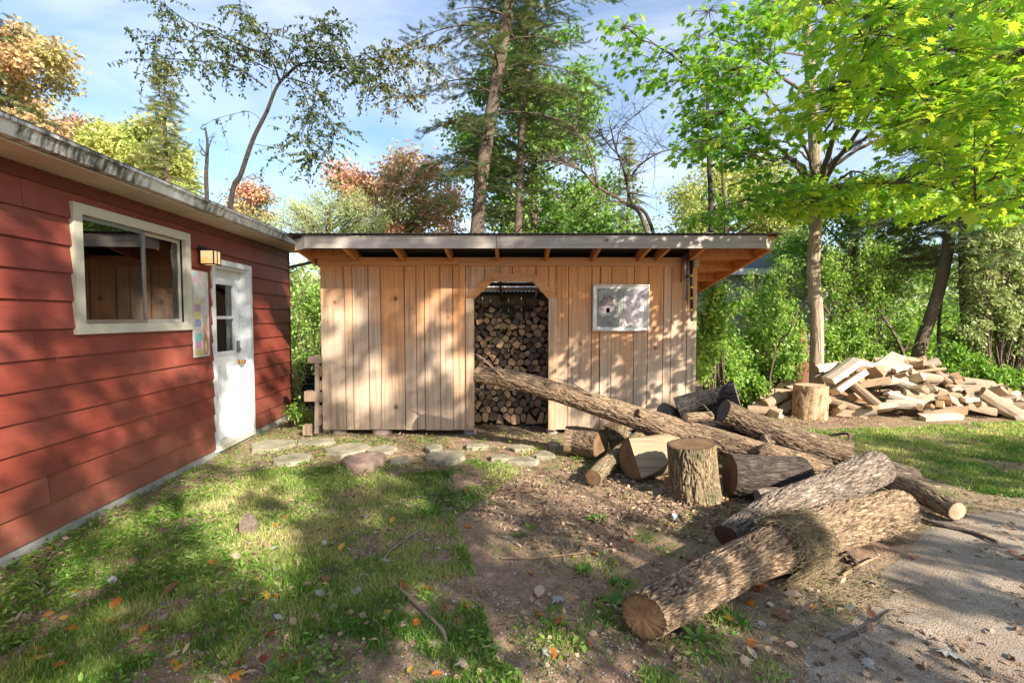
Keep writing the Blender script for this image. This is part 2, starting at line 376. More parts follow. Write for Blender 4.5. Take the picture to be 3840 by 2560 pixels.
def leaf_mat(name, cols, trans, tf=0.45, rough=0.45, spec=0.4):
    m, nt, b = mat(name)
    a = N(nt, 'ShaderNodeAttribute'); a.attribute_name = 'tint'
    stops = [(i / max(1, len(cols) - 1), c) for i, c in enumerate(cols)]
    c = ramp(nt, stops, a.outputs['Fac'])
    nt.links.new(c, b.inputs['Base Color']); b.inputs['Roughness'].default_value = rough; b.inputs['Specular IOR Level'].default_value = spec
    t = N(nt, 'ShaderNodeBsdfTranslucent'); tm = mixc(nt, 1.0, c, trans, 'MULTIPLY'); nt.links.new(tm, t.inputs[0])
    mx = N(nt, 'ShaderNodeMixShader', Fac=tf); nt.links.new(b.outputs[0], mx.inputs[1]); nt.links.new(t.outputs[0], mx.inputs[2])
    nt.links.new(mx.outputs[0], nt.nodes['Material Output'].inputs[0]); return m
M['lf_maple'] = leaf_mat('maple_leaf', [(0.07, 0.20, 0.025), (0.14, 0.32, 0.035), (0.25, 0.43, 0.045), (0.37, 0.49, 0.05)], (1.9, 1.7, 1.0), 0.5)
M['lf_green'] = leaf_mat('green_leaf', [(0.06, 0.16, 0.03), (0.13, 0.27, 0.04), (0.25, 0.38, 0.07)], (1.8, 1.6, 1.0))
M['lf_shrub'] = leaf_mat('shrub_leaf', [(0.07, 0.18, 0.02), (0.15, 0.32, 0.04), (0.27, 0.42, 0.08), (0.42, 0.52, 0.18)], (1.7, 1.6, 1.1))
M['lf_drab'] = leaf_mat('drab_leaf', [(0.035, 0.075, 0.02), (0.07, 0.11, 0.03), (0.17, 0.16, 0.04), (0.26, 0.17, 0.05)], (1.6, 1.5, 1.0), 0.3)
M['lf_orange'] = leaf_mat('autumn_leaf', [(0.27, 0.30, 0.10), (0.42, 0.37, 0.15), (0.48, 0.32, 0.17), (0.44, 0.23, 0.17)], (1.5, 1.4, 1.2), 0.35)
M['lf_redgreen'] = leaf_mat('turning_leaf', [(0.19, 0.28, 0.10), (0.33, 0.38, 0.16), (0.54, 0.37, 0.21), (0.62, 0.28, 0.20)], (1.4, 1.4, 1.2), 0.35)
M['lf_yellow'] = leaf_mat('yellowing_leaf', [(0.22, 0.30, 0.07), (0.38, 0.42, 0.12), (0.54, 0.52, 0.18)], (1.5, 1.5, 1.0), 0.4)
M['lf_pale'] = leaf_mat('pale_leaf', [(0.20, 0.30, 0.08), (0.36, 0.43, 0.18), (0.56, 0.56, 0.34)], (1.4, 1.4, 1.1), 0.35)
M['needle_dark'] = leaf_mat('hemlock_needle', [(0.035, 0.075, 0.03), (0.065, 0.12, 0.04), (0.13, 0.17, 0.055), (0.22, 0.20, 0.08)], (1.3, 1.3, 1.0), 0.25)
M['needle_pale'] = leaf_mat('spruce_needle', [(0.16, 0.20, 0.08), (0.30, 0.33, 0.13), (0.44, 0.43, 0.20)], (1.3, 1.3, 1.0), 0.25)
M['grass'] = leaf_mat('grass_blade', [(0.055, 0.15, 0.016), (0.13, 0.26, 0.034), (0.29, 0.39, 0.09), (0.50, 0.48, 0.23)], (1.7, 1.6, 1.0), 0.4)
M['dry_grass'] = leaf_mat('dry_grass', [(0.20, 0.145, 0.075), (0.34, 0.26, 0.15), (0.15, 0.135, 0.075)], (1, 1, 1), 0.2, 0.8)
M['litter'] = leaf_mat('dead_leaf', [(0.10, 0.065, 0.042), (0.20, 0.135, 0.088), (0.34, 0.24, 0.165), (0.46, 0.34, 0.24)], (1, .9, .7), 0.15, 0.8, 0.15)
# ================================================================ GROUND
def gh(x, y):
    """height of the earth"""
    x = np.asarray(x, float); y = np.asarray(y, float)
    d = np.hypot(x, y)
    w = np.clip(1 - (d - 10) / 10, 0, 1)
    h = (fbm(x * 1.3, y * 1.3, seed=3) - 0.5) * 0.045 + (fbm(x * 9, y * 9, seed=5, o=3) - 0.5) * 0.018
    return h * w - 0.012
def nonuni(lo, a, b, hi, step):
    l = [a - (a - lo) * (i / 14) ** 2.2 for i in range(14, 0, -1)]
    r = [b + (hi - b) * (i / 14) ** 2.2 for i in range(1, 15)]
    return np.array(l + list(np.arange(a, b + 1e-6, step)) + r)
def grid_mesh(name, X, Y, Z, material, kind='structure'):
    ny, nx = X.shape
    i = np.arange(ny - 1)[:, None] * nx + np.arange(nx - 1)[None]
    F = np.stack([i, i + 1, i + nx + 1, i + nx], -1).reshape(-1, 4)
    a = Acc(); a.add(np.stack([X, Y, Z], -1).reshape(-1, 3), F)
    o = a.build(name, material, smooth=True); tag(o, kind=kind); return o
m, nt, b = mat('earth')
n1 = noise(nt, coords(nt), 0.9, 6, 0.6); n2 = noise(nt, coords(nt), 9, 6, 0.7); n3 = noise(nt, coords(nt), 70, 4, 0.7)
c = ramp(nt, [(0.30, (0.155, 0.093, 0.060)), (0.55, (0.29, 0.185, 0.122)), (0.72, (0.43, 0.305, 0.21))], n2)
c = mixc(nt, ramp(nt, [(0.42, (0, 0, 0)), (0.62, (0.5,) * 3)], n1), c, (0.22, 0.195, 0.09))
c = mixc(nt, 1.0, c, ramp(nt, [(0.25, (0.5, 0.48, 0.46)), (0.5, (1, 1, 1)), (0.78, (1.45, 1.42, 1.38))], n3), 'MULTIPLY')
nt.links.new(c, b.inputs['Base Color']); b.inputs['Roughness'].default_value = 0.95
bump(nt, b, math_(nt, 'ADD', n2, n3), 0.9, 0.012); M['earth'] = m
xs = nonuni(-90, -4.2, 8.8, 90, 0.07); ys = nonuni(-90, 1.2, 10.0, 90, 0.07)
X, Y = np.meshgrid(xs, ys)
grid_mesh('ground', X, Y, gh(X, Y), M['earth'])
# driveway: worn asphalt in the right foreground, ragged edge
m, nt, b = mat('asphalt')
n1 = noise(nt, coords(nt), 2.5, 5); n3 = noise(nt, coords(nt), 95, 3, 0.8)
vo = N(nt, 'ShaderNodeTexVoronoi', Scale=120.0); nt.links.new(coords(nt), vo.inputs['Vector'])
c = ramp(nt, [(0.0, (0.115, 0.092, 0.07)), (0.3, (0.235, 0.19, 0.148)), (0.55, (0.38, 0.315, 0.25))], vo.outputs['Distance'])
c = mixc(nt, ramp(nt, [(0.38, (0, 0, 0)), (0.66, (0.8,) * 3)], n1), c, (0.22, 0.16, 0.112))
c = mixc(nt, 1.0, c, ramp(nt, [(0.3, (0.6, 0.6, 0.6)), (0.7, (1.25, 1.24, 1.22))], n3), 'MULTIPLY')
nt.links.new(c, b.inputs['Base Color']); b.inputs['Roughness'].default_value = 0.9
bump(nt, b, math_(nt, 'ADD', vo.outputs['Distance'], n3), 0.6, 0.006); M['asphalt'] = m
EDGE = [(-30, -10), (0.0, -0.6), (1.0, 0.45), (2.15, 1.3), (2.77, 1.98), (3.06, 2.25), (3.5, 2.75), (3.8, 3.2), (4.15, 4.4), (4.4, 6.5), (4.6, 12)]
def edge_x(y):
    y = np.asarray(y, float)
    return np.interp(y, [e[0] for e in EDGE], [e[1] for e in EDGE]) + (fbm(y * 3, y * 0, seed=8) - 0.5) * 0.35
ysd = np.concatenate([np.linspace(-30, 0.8, 12), np.arange(0.9, 4.6, 0.05)])
u = np.concatenate([np.arange(0, 1, 0.02) ** 1.6, np.linspace(1, 8, 16)])
Xd = edge_x(ysd)[:, None] + u[None] * 5; Yd = np.broadcast_to(ysd[:, None], Xd.shape)
rim = np.minimum(1, u * 5 / 0.12)[None]
grid_mesh('driveway', Xd, Yd, gh(Xd, Yd) * 0.9 + 0.007 * rim - 0.004 * (1 - rim) + 0.002, M['asphalt'])

# ================================================================ RED CABIN
CA, CB = -3.03, -0.0542
def cx(y, out=0.0): return CA + CB * y + out
def cyp(px): return 3.03 / ((1920 - px) / FPX - 0.0542)
cabin = empty('red_cabin', (cx(3.5), 3.5, 0), 'low red cabin with lap siding and a white door on the left of the yard', 'cabin')
CO = cabin.location.copy()
def cb(acc, name, mats, parent=None, smooth=False, off=None):
    return acc.build(name, mats, parent or cabin, smooth, CO if off is None else off)
Y0c, Y1c = -1.6, 7.86
WIN = (cyp(280), cyp(705), 1.435, 2.375)
DOOR = (5.66, 6.52, 0.06, 2.15)
TOPC = 2.55
def cbox(acc, y0, y1, x0, x1, z0, z1, m_=0):
    """box along the cabin wall, x measured outwards from the wall plane"""
    acc.hexa([(cx(y0, x0), y0, z0), (cx(y0, x1), y0, z0), (cx(y1, x1), y1, z0), (cx(y1, x0), y1, z0),
              (cx(y0, x0), y0, z1), (cx(y0, x1), y0, z1), (cx(y1, x1), y1, z1), (cx(y1, x0), y1, z1)], m_)
# structural wall with openings, other walls, floor
a = Acc()
cbox(a, Y0c, WIN[0], -0.14, -0.012, 0.06, TOPC); cbox(a, WIN[0], WIN[1], -0.14, -0.012, 0.06, WIN[2]); cbox(a, WIN[0], WIN[1], -0.14, -0.012, WIN[3], TOPC)
cbox(a, WIN[1], DOOR[0], -0.14, -0.012, 0.06, TOPC); cbox(a, DOOR[0], DOOR[1], -0.14, -0.012, DOOR[3], TOPC); cbox(a, DOOR[1], Y1c, -0.14, -0.012, 0.06, TOPC)
cb(a, 'wall', M['room'])
a = Acc(); cbox(a, Y0c, Y0c + 0.12, -4.4, -0.145, 0.06, TOPC); cbox(a, Y1c - 0.12, Y1c, -4.4, -0.145, 0.06, TOPC); cbox(a, Y0c + .13, Y1c - .13, -4.4, -4.28, 0.06, TOPC)
cb(a, 'wall', M['room'])
a = Acc(); cbox(a, Y0c + .13, Y1c - .13, -4.27, -0.15, 0.0, 0.055); cb(a, 'floor', M['room'])
a = Acc(); cbox(a, Y0c, Y1c, -0.10, 0.006, -0.1, 0.055); cb(a, 'foundation', M['concrete'])
# siding: each board its own part, lapped
ZL = [0.067 + 0.2 * k for k in range(12)]
JOINT = {11: [cyp(95)], 6: [cyp(120)], 5: [cyp(570), 0.4], 2: [cyp(575)], 1: [cyp(150)], 8: [1.2], 4: [2.0], 10: [0.6], 9: [7.3], 3: [0.9], 7: [2.2]}
def lap(acc, y0, y1, z0, z1, full0, full1):
    t0 = 0.024 - 0.019 * (z0 - full0) / (full1 - full0); t1 = 0.024 - 0.019 * (z1 - full0) / (full1 - full0)
    acc.hexa([(cx(y0, -0.011), y0, z0), (cx(y0, t0), y0, z0), (cx(y1, t0), y1, z0), (cx(y1, -0.011), y1, z0),
              (cx(y0, -0.011), y0, z1), (cx(y0, t1), y0, z1), (cx(y1, t1), y1, z1), (cx(y1, -0.011), y1, z1)])
for k, z0 in enumerate(ZL):
    z1 = ZL[k + 1] - 0.0015 if k < 11 else 2.455
    cuts = [Y0c] + sorted(JOINT.get(k, [])) + [Y1c - 0.012]
    for s0, s1 in zip(cuts[:-1], cuts[1:]):
        s0 += 0.002; s1 -= 0.002
        segs = [(s0, s1, z0, z1)]
        for (o0, o1, p0, p1) in (WIN, (DOOR[0] - 0.01, DOOR[1] + 0.01, 0.0, DOOR[3])):
            nsg = []
            for (q0, q1, h0, h1) in segs:
                if q1 <= o0 or q0 >= o1 or h1 <= p0 or h0 >= p1: nsg.append((q0, q1, h0, h1)); continue
                if q0 < o0: nsg.append((q0, o0, h0, h1))
                if q1 > o1: nsg.append((o1, q1, h0, h1))
                if h0 < p0: nsg.append((max(q0, o0), min(q1, o1), h0, p0))
                if h1 > p1: nsg.append((max(q0, o0), min(q1, o1), p1, h1))
            segs = nsg
        groups_ = {}; gi = 0; last = None                 # boards parted by an opening are two boards
        for sg in sorted(segs):
            if last is not None and sg[0] > last + 1e-6: gi += 1
            last = sg[1]; groups_.setdefault(gi, []).append(sg)
        for g_ in groups_.values():
            a = Acc()
            for (q0, q1, h0, h1) in g_: lap(a, q0, q1, h0, h1, z0, z1)
            if a.n: cb(a, 'siding_board', M['red_siding'])
a = Acc(); cbox(a, Y0c, Y1c - 0.01, -0.011, 0.014, 2.457, 2.548); cb(a, 'frieze_board', M['red_dark'])
a = Acc(); cbox(a, Y1c - 0.01, Y1c + 0.012, -0.15, 0.022, 0.06, 2.548); cb(a, 'corner_trim', M['red_dark'])
a = Acc(); cbox(a, Y0c, Y1c + 0.15, -0.15, 0.31, 2.5505, 2.562); cb(a, 'soffit', M['soffit'])
# gutter: open trough with rolled lip, end cap
a = Acc()
prof = [(0.30, 2.655), (0.295, 2.57), (0.30, 2.566), (0.37, 2.566), (0.375, 2.58), (0.395, 2.635), (0.412, 2.64), (0.412, 2.66), (0.402, 2.66), (0.402, 2.648), (0.388, 2.645), (0.366, 2.585), (0.36, 2.578), (0.305, 2.578), (0.305, 2.655)]
a.prism([(cx(Y0c, p), Y0c, q) for p, q in prof], (CB * (Y1c + 0.2 - Y0c), Y1c + 0.2 - Y0c, 0))
cb(a, 'gutter', M['gutter'])
# fascia behind the gutter and the roof deck
a = Acc(); cbox(a, Y0c, Y1c + 0.15, 0.275, 0.29, 2.563, 2.67); cb(a, 'fascia_board', M['gutter'])
RS = 0.30
a = Acc()
def roofz(out): return 2.675 - (out - 0.31) * RS
for (p, q) in ((0.34, -2.1), ):
    yA, yB = Y0c - 0.1, Y1c + 0.2
    a.hexa([(cx(yA, p), yA, roofz(p)), (cx(yB, p), yB, roofz(p)), (cx(yB, q), yB, roofz(q)), (cx(yA, q), yA, roofz(q)),
            (cx(yA, p), yA, roofz(p) + .012), (cx(yB, p), yB, roofz(p) + .012), (cx(yB, q), yB, roofz(q) + .012), (cx(yA, q), yA, roofz(q) + .012)])
    a.hexa([(cx(yA, -4.7), yA, roofz(.49)), (cx(yB, -4.7), yB, roofz(.49)), (cx(yB, q), yB, roofz(q)), (cx(yA, q), yA, roofz(q)),
            (cx(yA, -4.7), yA, roofz(.49) + .012), (cx(yB, -4.7), yB, roofz(.49) + .012), (cx(yB, q), yB, roofz(q) + .012), (cx(yA, q), yA, roofz(q) + .012)])
roof = cb(a, 'roof', M['shingle'])
a = Acc()
for r_ in range(16):
    p = 0.365 - r_ * 0.145; y = Y0c - 0.1
    while y < Y1c + 0.18:
        w = 0.30 + R.uniform(-.02, .02); zz = roofz(p) + 0.017 + R.uniform(0, .006); q = p - 0.17
        y2 = min(y + w, Y1c + 0.2)
        a.hexa([(cx(y, p), y, zz - .004), (cx(y2, p), y2, zz - .004), (cx(y2, q), y2, roofz(q) + .013), (cx(y, q), y, roofz(q) + .013),
                (cx(y, p), y, zz + .008), (cx(y2, p), y2, zz + .008), (cx(y2, q), y2, roofz(q) + .018), (cx(y, q), y, roofz(q) + .018)])
        y += w + 0.008
o = a.build('shingles', M['shingle'], roof, off=CO); tag(o, kind='stuff')
# window
win = Acc(); fw = 0.062
w0, w1, h0, h1 = WIN
for (p, q, r_, s_) in ((w0 - .02, w1 + .02, h0 - .015, h0 + fw), (w0 - .02, w1 + .02, h1 - fw, h1 + .015)): cbox(win, p, q, 0.0, 0.042, r_, s_)
for (p, q) in ((w0 - .02, w0 + fw), (w1 - fw, w1 + .02)): cbox(win, p, q, 0.0, 0.042, h0 + fw, h1 - fw)
wf = cb(win, 'window', M['cream_trim'])
for lbl, (p, q, xo) in (('sash', (w0 + fw, w0 + .80, 0.012)), ('sash', (w0 + .755, w1 - fw, -0.02))):
    a = Acc(); t = 0.032
    cbox(a, p, q, xo - .02, xo, h0 + fw, h0 + fw + t); cbox(a, p, q, xo - .02, xo, h1 - fw - t, h1 - fw)
    cbox(a, p, p + t, xo - .02, xo, h0 + fw + t, h1 - fw - t); cbox(a, q - t, q, xo - .02, xo, h0 + fw + t, h1 - fw - t)
    s_ = a.build('sash', M['steel'] if xo > 0 else M['cream_trim'], wf, off=CO)
    a = Acc(); cbox(a, p + t, q - t, xo - .013, xo - .009, h0 + fw + t, h1 - fw - t); a.build('pane', M['glass'], wf, off=CO)
# curtains in the room, pleated
for (p, q) in ((w0 - .05, w0 + .76), (w0 + .80, w1 + .08)):
    a = Acc(); n = 60; yy = np.linspace(p, q, n); xx = np.array([cx(y) for y in yy]) - 0.23 + 0.022 * np.sin(np.arange(n) * 0.95) + 0.008 * np.sin(np.arange(n) * 2.3)
    V = np.concatenate([np.stack([xx, yy, np.full(n, 1.2)], -1), np.stack([xx, yy, np.full(n, 2.42)], -1)])
    a.add(V, [(i, i + 1, n + i + 1, n + i) for i in range(n - 1)])
    cur = a.build('curtain', M['curtain'], None, smooth=True)
    tag(cur, 'grey curtain drawn at the %s end of the cabin window' % ('near' if p < 4 else 'far'), 'curtain', 'curtains inside the cabin window')
# door frame, door
d0, d1, dz0, dz1 = DOOR
a = Acc()
cbox(a, d0 - .045, d0 + .012, -.012, .032, 0.03, dz1 + .05); cbox(a, d1 - .012, d1 + .045, -.012, .032, 0.03, dz1 + .05); cbox(a, d0 + .012, d1 - .012, -.012, .032, dz1 - .008, dz1 + .05)
cbox(a, d0, d0 + .03, -.15, -.013, 0.06, dz1 - .01); cbox(a, d1 - .03, d1, -.15, -.013, 0.06, dz1 - .01); cbox(a, d0 + .031, d1 - .031, -.15, -.013, dz1 - .04, dz1 - .01)
cb(a, 'door_frame', M['white_paint'])
a = Acc(); cbox(a, d0 + .013, d1 - .013, -.16, .05, 0.035, 0.09); cb(a, 'threshold', M['cream_trim'])
XD = -0.105
a = Acc(); e0, e1 = d0 + .034, d1 - .034; g0, g1 = e0 + .15, e1 - .15; gz0, gz1 = 1.13, 1.94
cbox(a, e0, e1, XD - .04, XD, .095, gz0); cbox(a, e0, e1, XD - .04, XD, gz1, dz1 - .043); cbox(a, e0, g0, XD - .04, XD, gz0, gz1); cbox(a, g1, e1, XD - .04, XD, gz0, gz1)
# window rim and mullion
for (p, q, r_, s_) in ((g0 - .03, g1 + .03, gz0 - .035, gz0 + .005), (g0 - .03, g1 + .03, gz1 - .005, gz1 + .035), (g0 - .03, g0 + .004, gz0 + .005, gz1 - .005), (g1 - .004, g1 + .03, gz0 + .005, gz1 - .005), (g0 + .004, g1 - .004, 1.525, 1.56)):
    cbox(a, p, q, XD - .03, XD + .014, r_, s_)
door = cb(a, 'door', M['white_paint'])
for k, (p, q) in enumerate(((e0 + .09, e0 + .09 + .25), (e1 - .09 - .25, e1 - .09))):
    a = Acc(); 
    for (i0, i1, xo, xi) in ((0, .018, 0, .009), ):
        cbox(a, p, q, XD, XD + .009, .25, .265); cbox(a, p, q, XD, XD + .009, .965, .98); cbox(a, p, p + .015, XD, XD + .009, .265, .965); cbox(a, q - .015, q, XD, XD + .009, .265, .965)
        cbox(a, p + .05, q - .05, XD, XD + .007, .32, .91)
    a.build('door_panel', M['white_paint'], door, off=CO)
for (r_, s_) in ((gz0 + .005, 1.525), (1.56, gz1 - .005)):
    a = Acc(); cbox(a, g0 + .004, g1 - .004, XD - .022, XD - .018, r_, s_); a.build('pane', M['glass'], door, off=CO)
a = Acc(); hy = e1 - .065
pK = Vector((cx(hy, XD), hy, .98))
a.tube([pK, pK + Vector((.012, 0, 0))], .03, 16); a.tube([pK + Vector((.012, 0, 0)), pK + Vector((.05, 0, 0))], .012, 10)
ks = [pK + Vector((.05 + .045 * t, 0, 0)) for t in (0, .15, .4, .7, .9, 1)]
a.tube(ks, [.013, .024, .031, .031, .024, .01], 16); a.build('handle', M['brass'], door, True, CO)
a = Acc(); cbox(a, hy - .03, hy + .03, XD, XD + .02, 1.10, 1.25); pL = Vector((cx(hy, XD + .02), hy, 1.14)); a.tube([pL, pL + Vector((.016, 0, 0))], .02, 12)
a.build('deadbolt', M['steel'], door, False, CO)
# mineral stain above the lamp, a thin crust on the wall
# ---- wall lantern (lit)
lamp = empty('wall_lantern', (cx(5.43, .02), 5.43, 2.18), 'lit square wall lantern with amber glass between the cabin window and door', 'lantern')
LO = lamp.location.copy()
a = Acc(); cbox(a, 5.37, 5.49, .018, .04, 2.10, 2.30); a.build('back_plate', M['dark_plastic'], lamp, off=LO)
lx0, lx1, ly0, ly1, lz0, lz1 = .05, .19, 5.35, 5.49, 2.105, 2.25
a = Acc()
for (p, q) in ((lx0, ly0), (lx1, ly0), (lx0, ly1), (lx1, ly1), (lx1, (ly0 + ly1) / 2)):
    cbox(a, q - .005, q + .005, p - .005, p + .005, lz0 - .004, lz1)
for z_ in (lz0, lz1):
    cbox(a, ly0 - .004, ly1 + .004, lx1 - .004, lx1 + .006, z_ - .006, z_ + .006); cbox(a, ly0 - .006, ly0 + .004, lx0, lx1 - .005, z_ - .006, z_ + .006); cbox(a, ly1 - .004, ly1 + .006, lx0, lx1 - .005, z_ - .006, z_ + .006)
cbox(a, ly0 + .03, ly1 - .03, .04, .10, lz1 + .003, lz1 + .03)
a.build('frame', M['dark_plastic'], lamp, off=LO)
m, nt, b = mat('amber_glass'); b.inputs['Base Color'].default_value = (.35, .2, .09, 1)
vo = N(nt, 'ShaderNodeTexNoise', Scale=9.0); nt.links.new(coords(nt), vo.inputs['Vector'])
c = ramp(nt, [(0.40, (1.0, 0.50, 0.16)), (0.60, (1.0, 0.72, 0.36))], vo.outputs['Fac']); nt.links.new(c, b.inputs['Emission Color']); b.inputs['Emission Strength'].default_value = 0.33
a = Acc(); cbox(a, ly0 + .001, ly1 - .001, lx0, lx1 - .001, lz0, lz1 - .001); a.build('lamp_shade', m, lamp, off=LO)
a = Acc(); cbox(a, 5.39, 5.46, .02, .033, 2.33, 2.39); 
# ---- painted board with hare
pb = empty('painted_board', (cx(5.34, .02), 5.34, 1.15), 'tall grey board with a painted brown hare and pastel stripes beside the cabin door', 'painted sign')
BO = pb.location.copy()
by0, by1, bz0, bz1 = 5.22, 5.50, 1.13, 2.03
a = Acc(); cbox(a, by0, by1, .020, .042, bz0, bz1); a.build('board', plain('grey_paintboard', (0.50, 0.50, 0.48), 0.7, 0, .25, 9), pb, off=BO)
def flat_shape(pts, col, name, lay):
    """painted area: thin raised skin on the board; pts in board units 0..1"""
    a = Acc(); P3 = []
    for (s_, t) in pts:
        y = by0 + s_ * (by1 - by0); z = bz0 + t * (bz1 - bz0); P3.append((cx(y, .0425 + .0012 * lay), y, z))
    n = len(P3); ctr = tuple(np.mean(P3, 0))
    Q = [(p[0] - .001, p[1], p[2]) for p in P3]
    a.add(P3 + [ctr] + Q, [(i, (i + 1) % n, n) for i in range(n)]); a.add(P3 + Q, [(i, (i + 1) % n, n + (i + 1) % n, n + i) for i in range(n)])
    return a.build(name, plain(name + '_paint', col, .7, 0, .12, 30), pb, off=BO)
cols_ = [(.50, .42, .16), (.42, .22, .36), (.16, .40, .40), (.50, .48, .50), (.25, .30, .45), (.50, .44, .18), (.40, .26, .38)]
for k, cc in enumerate(cols_):
    t0 = .02 + k * .085
    flat_shape([(.04, t0), (.40, t0 - .01), (.46, t0 + .04), (.38, t0 + .08), (.05, t0 + .085)], cc, 'painted_stripe', 0 if k % 2 else 1)
for k, (s_, h_) in enumerate(((.12, .70), (.28, .74), (.42, .70))):
    flat_shape([(s_ - .05, .60), (s_ + .06, .60), (s_ + .04, h_ - .03), (s_, h_), (s_ - .04, h_ - .04)], (.55, .48, .16), 'painted_flame', 1)
flat_shape([(.02, .86), (.22, .88), (.30, .97), (.06, .97)], (.66, .30, .50), 'painted_patch', 0)
flat_shape([(.03, .91), (.16, .93), (.18, .985), (.04, .98)], (.2, .55, .6), 'painted_patch', 1)
el = lambda cx_, cy_, rx, ry, n=20: [(cx_ + rx * math.cos(i * 2 * math.pi / n), cy_ + ry * math.sin(i * 2 * math.pi / n)) for i in range(n)]
flat_shape([(.62, .02), (.84, .02), (.90, .10), (.88, .20), (.78, .29), (.66, .27), (.56, .18), (.54, .08)], (.42, .22, .11), 'painted_body', 2)
flat_shape(el(.70, .33, .14, .055), (.45, .26, .15), 'painted_head', 3)
flat_shape([(.62, .37), (.56, .47), (.60, .49), (.69, .38)], (.40, .28, .2), 'painted_ear', 3)
flat_shape([(.72, .38), (.80, .50), (.86, .49), (.80, .37)], (.40, .28, .2), 'painted_ear', 3)
flat_shape(el(.72, .12, .09, .07), (.60, .42, .28), 'painted_belly', 3)

# ================================================================ WOOD SHED
YW = 6.66
shed = empty('wood_shed', (0, YW, 0), 'open fronted board shed with a lean-to roof and an arched doorway full of firewood', 'shed')
SO = shed.location.copy()
def sb(acc, name, mats, smooth=False, parent=None): return acc.build(name, mats, parent or shed, smooth, SO)
def sx(px, Y=YW): return (px - 1920) / FPX * Y
def sz(py, Y=YW): return PY(1920, py, Y).z
zb, zt = sz(1610), sz(990)
DLx, DRx = sx(1778), sx(2057)
uL = [245, 432, 500, 632, 735, 935, 1035, 1103, 1235, 1340, 1449]
xl = [sx(1100 + q / 2.24) for q in uL]
xl[0] = sx(1204)
for i in range(len(xl) - 1):
    a = Acc(); j = R.uniform(-.002, .004); dz = R.uniform(-.006, .006)
    g_ = R.uniform(.003, .006); a.box((xl[i] + g_, YW - j, zb + dz), (xl[i + 1] - .005, YW + .022, zt)); sb(a, 'plank', M['shed_board'])
uR = [190, 295, 490, 558, 655, 845, 960, 1090, 1158, 1290, 1372]
xr = [sx(2000 + q / 2.24) for q in uR]
for i in range(len(xr) - 1):
    a = Acc(); j = R.uniform(-.002, .004); dz = R.uniform(-.006, .006)
    g_ = R.uniform(.003, .006); a.box((xr[i] + g_, YW - j, zb + dz), (xr[i + 1] - .005, YW + .022, zt)); sb(a, 'plank', M['shed_board'])
# planks over the doorway and behind its trim
zh = sz(1052)                                            # underside of the header boarding
xm = [xl[-1]] + [sx(1100 + q / 2.24) for q in (1605, 1740, 1840, 2038, 2140)] + [xr[0]]
zdiag = sz(1118)
for i in range(len(xm) - 1):
    xa, xb = xm[i] + .004, xm[i + 1] - .004
    def zlow(x):
        l, r = sx(1850), sx(1993)
        if x < l: return max(zdiag, zh - (l - x) / (l - DLx) * (zh - zdiag)) if x > DLx else zdiag
        if x > r: return max(zdiag, zh - (x - r) / (DRx - r) * (zh - zdiag)) if x < DRx else zdiag
        return zh
    xsn = sorted({xa, xb} | {q for q in (sx(1850), sx(1993), DLx + .001, DRx - .001) if xa < q < xb})
    a = Acc()
    for p, q in zip(xsn[:-1], xsn[1:]):
        a.hexa([(p, YW, zlow(p + 1e-4)), (q, YW, zlow(q - 1e-4)), (q, YW + .022, zlow(q - 1e-4)), (p, YW + .022, zlow(p + 1e-4)), (p, YW, zt), (q, YW, zt), (q, YW + .022, zt), (p, YW + .022, zt)])
    sb(a, 'plank', M['shed_board'])
# doorway trim: two jambs, two diagonal braces, a header
a = Acc(); a.box((sx(1748), YW - .024, zb), (DLx, YW - .0045, zdiag)); sb(a, 'jamb', M['shed_jamb'])
a = Acc(); a.box((DRx, YW - .024, zb), (sx(2087), YW - .0045, zdiag)); sb(a, 'jamb', M['shed_jamb'])
def face_board(pts, name, y0=YW - .026, y1=YW - .0045):
    a = Acc(); a.prism([(sx(p), y0, sz(q)) for p, q in pts], (0, y1 - y0, 0)); return sb(a, name, M['shed_trim'])
face_board([(1838, 1026), (2005, 1026), (1995, 1056), (1849, 1056)], 'header')
face_board([(1836, 1026), (1847, 1057), (1779, 1122), (1748, 1112)], 'brace')
face_board([(2007, 1026), (2087, 1112), (2056, 1122), (1997, 1057)], 'brace')
# top rail in two lengths
for (p, q, nm) in ((1198, 1722, 0), (1723, 2560, 1)):
    a = Acc(); a.box((sx(p), YW - .030, sz(998)), (sx(q), YW - .005, sz(966))); sb(a, 'top_rail', M['shed_trim'])
a = Acc(); a.box((sx(2596), YW - .034, zt - .05), (sx(2614), YW - .005, sz(958))); sb(a, 'corner_block', M['shed_jamb'])
# studs inside, corner posts, side walls, slatted back
BY = 9.2
def roof_under(Y): return 2.362 - (Y - 6.06) / 6.0
for x in (xl[0] + .05, DLx - .05, DRx + .05, xr[-1] - .05):
    a = Acc(); a.box((x - .045, YW + .023, .02), (x + .045, YW + .113, roof_under(YW) - .03)); sb(a, 'post', M['old_timber'])
    a = Acc(); a.box((x - .045, BY - .12, .02), (x + .045, BY - .03, roof_under(BY) - .03)); sb(a, 'post', M['old_timber'])
for side in (0, 1):
    x0 = xl[0] + .001 if side == 0 else xr[-1] - .025
    y = YW + .025; 
    while y < BY - .05:
        w = min(R.choice((.15, .2, .24)), BY - y)
        a = Acc(); zz = roof_under(y + w) - .02
        a.box((x0, y + .003, zb), (x0 + .024, y + w - .003, zz)); sb(a, 'plank', M['shed_board']); y += w
z = zb
x = xl[0] + .03
while x < xr[-1] - .05:
    w = min(R.choice((.14, .19, .23)), xr[-1] - .03 - x)
    a = Acc(); a.box((x + .004, BY - .02, zb), (x + w - .006, BY, roof_under(BY) + .10)); sb(a, 'plank', M['old_timber']); x += w
a = Acc(); a.box((xl[0] + .03, BY - .06, roof_under(BY) - .12), (xr[-1] - .03, BY - .022, roof_under(BY) - .01)); sb(a, 'rail', M['old_timber'])
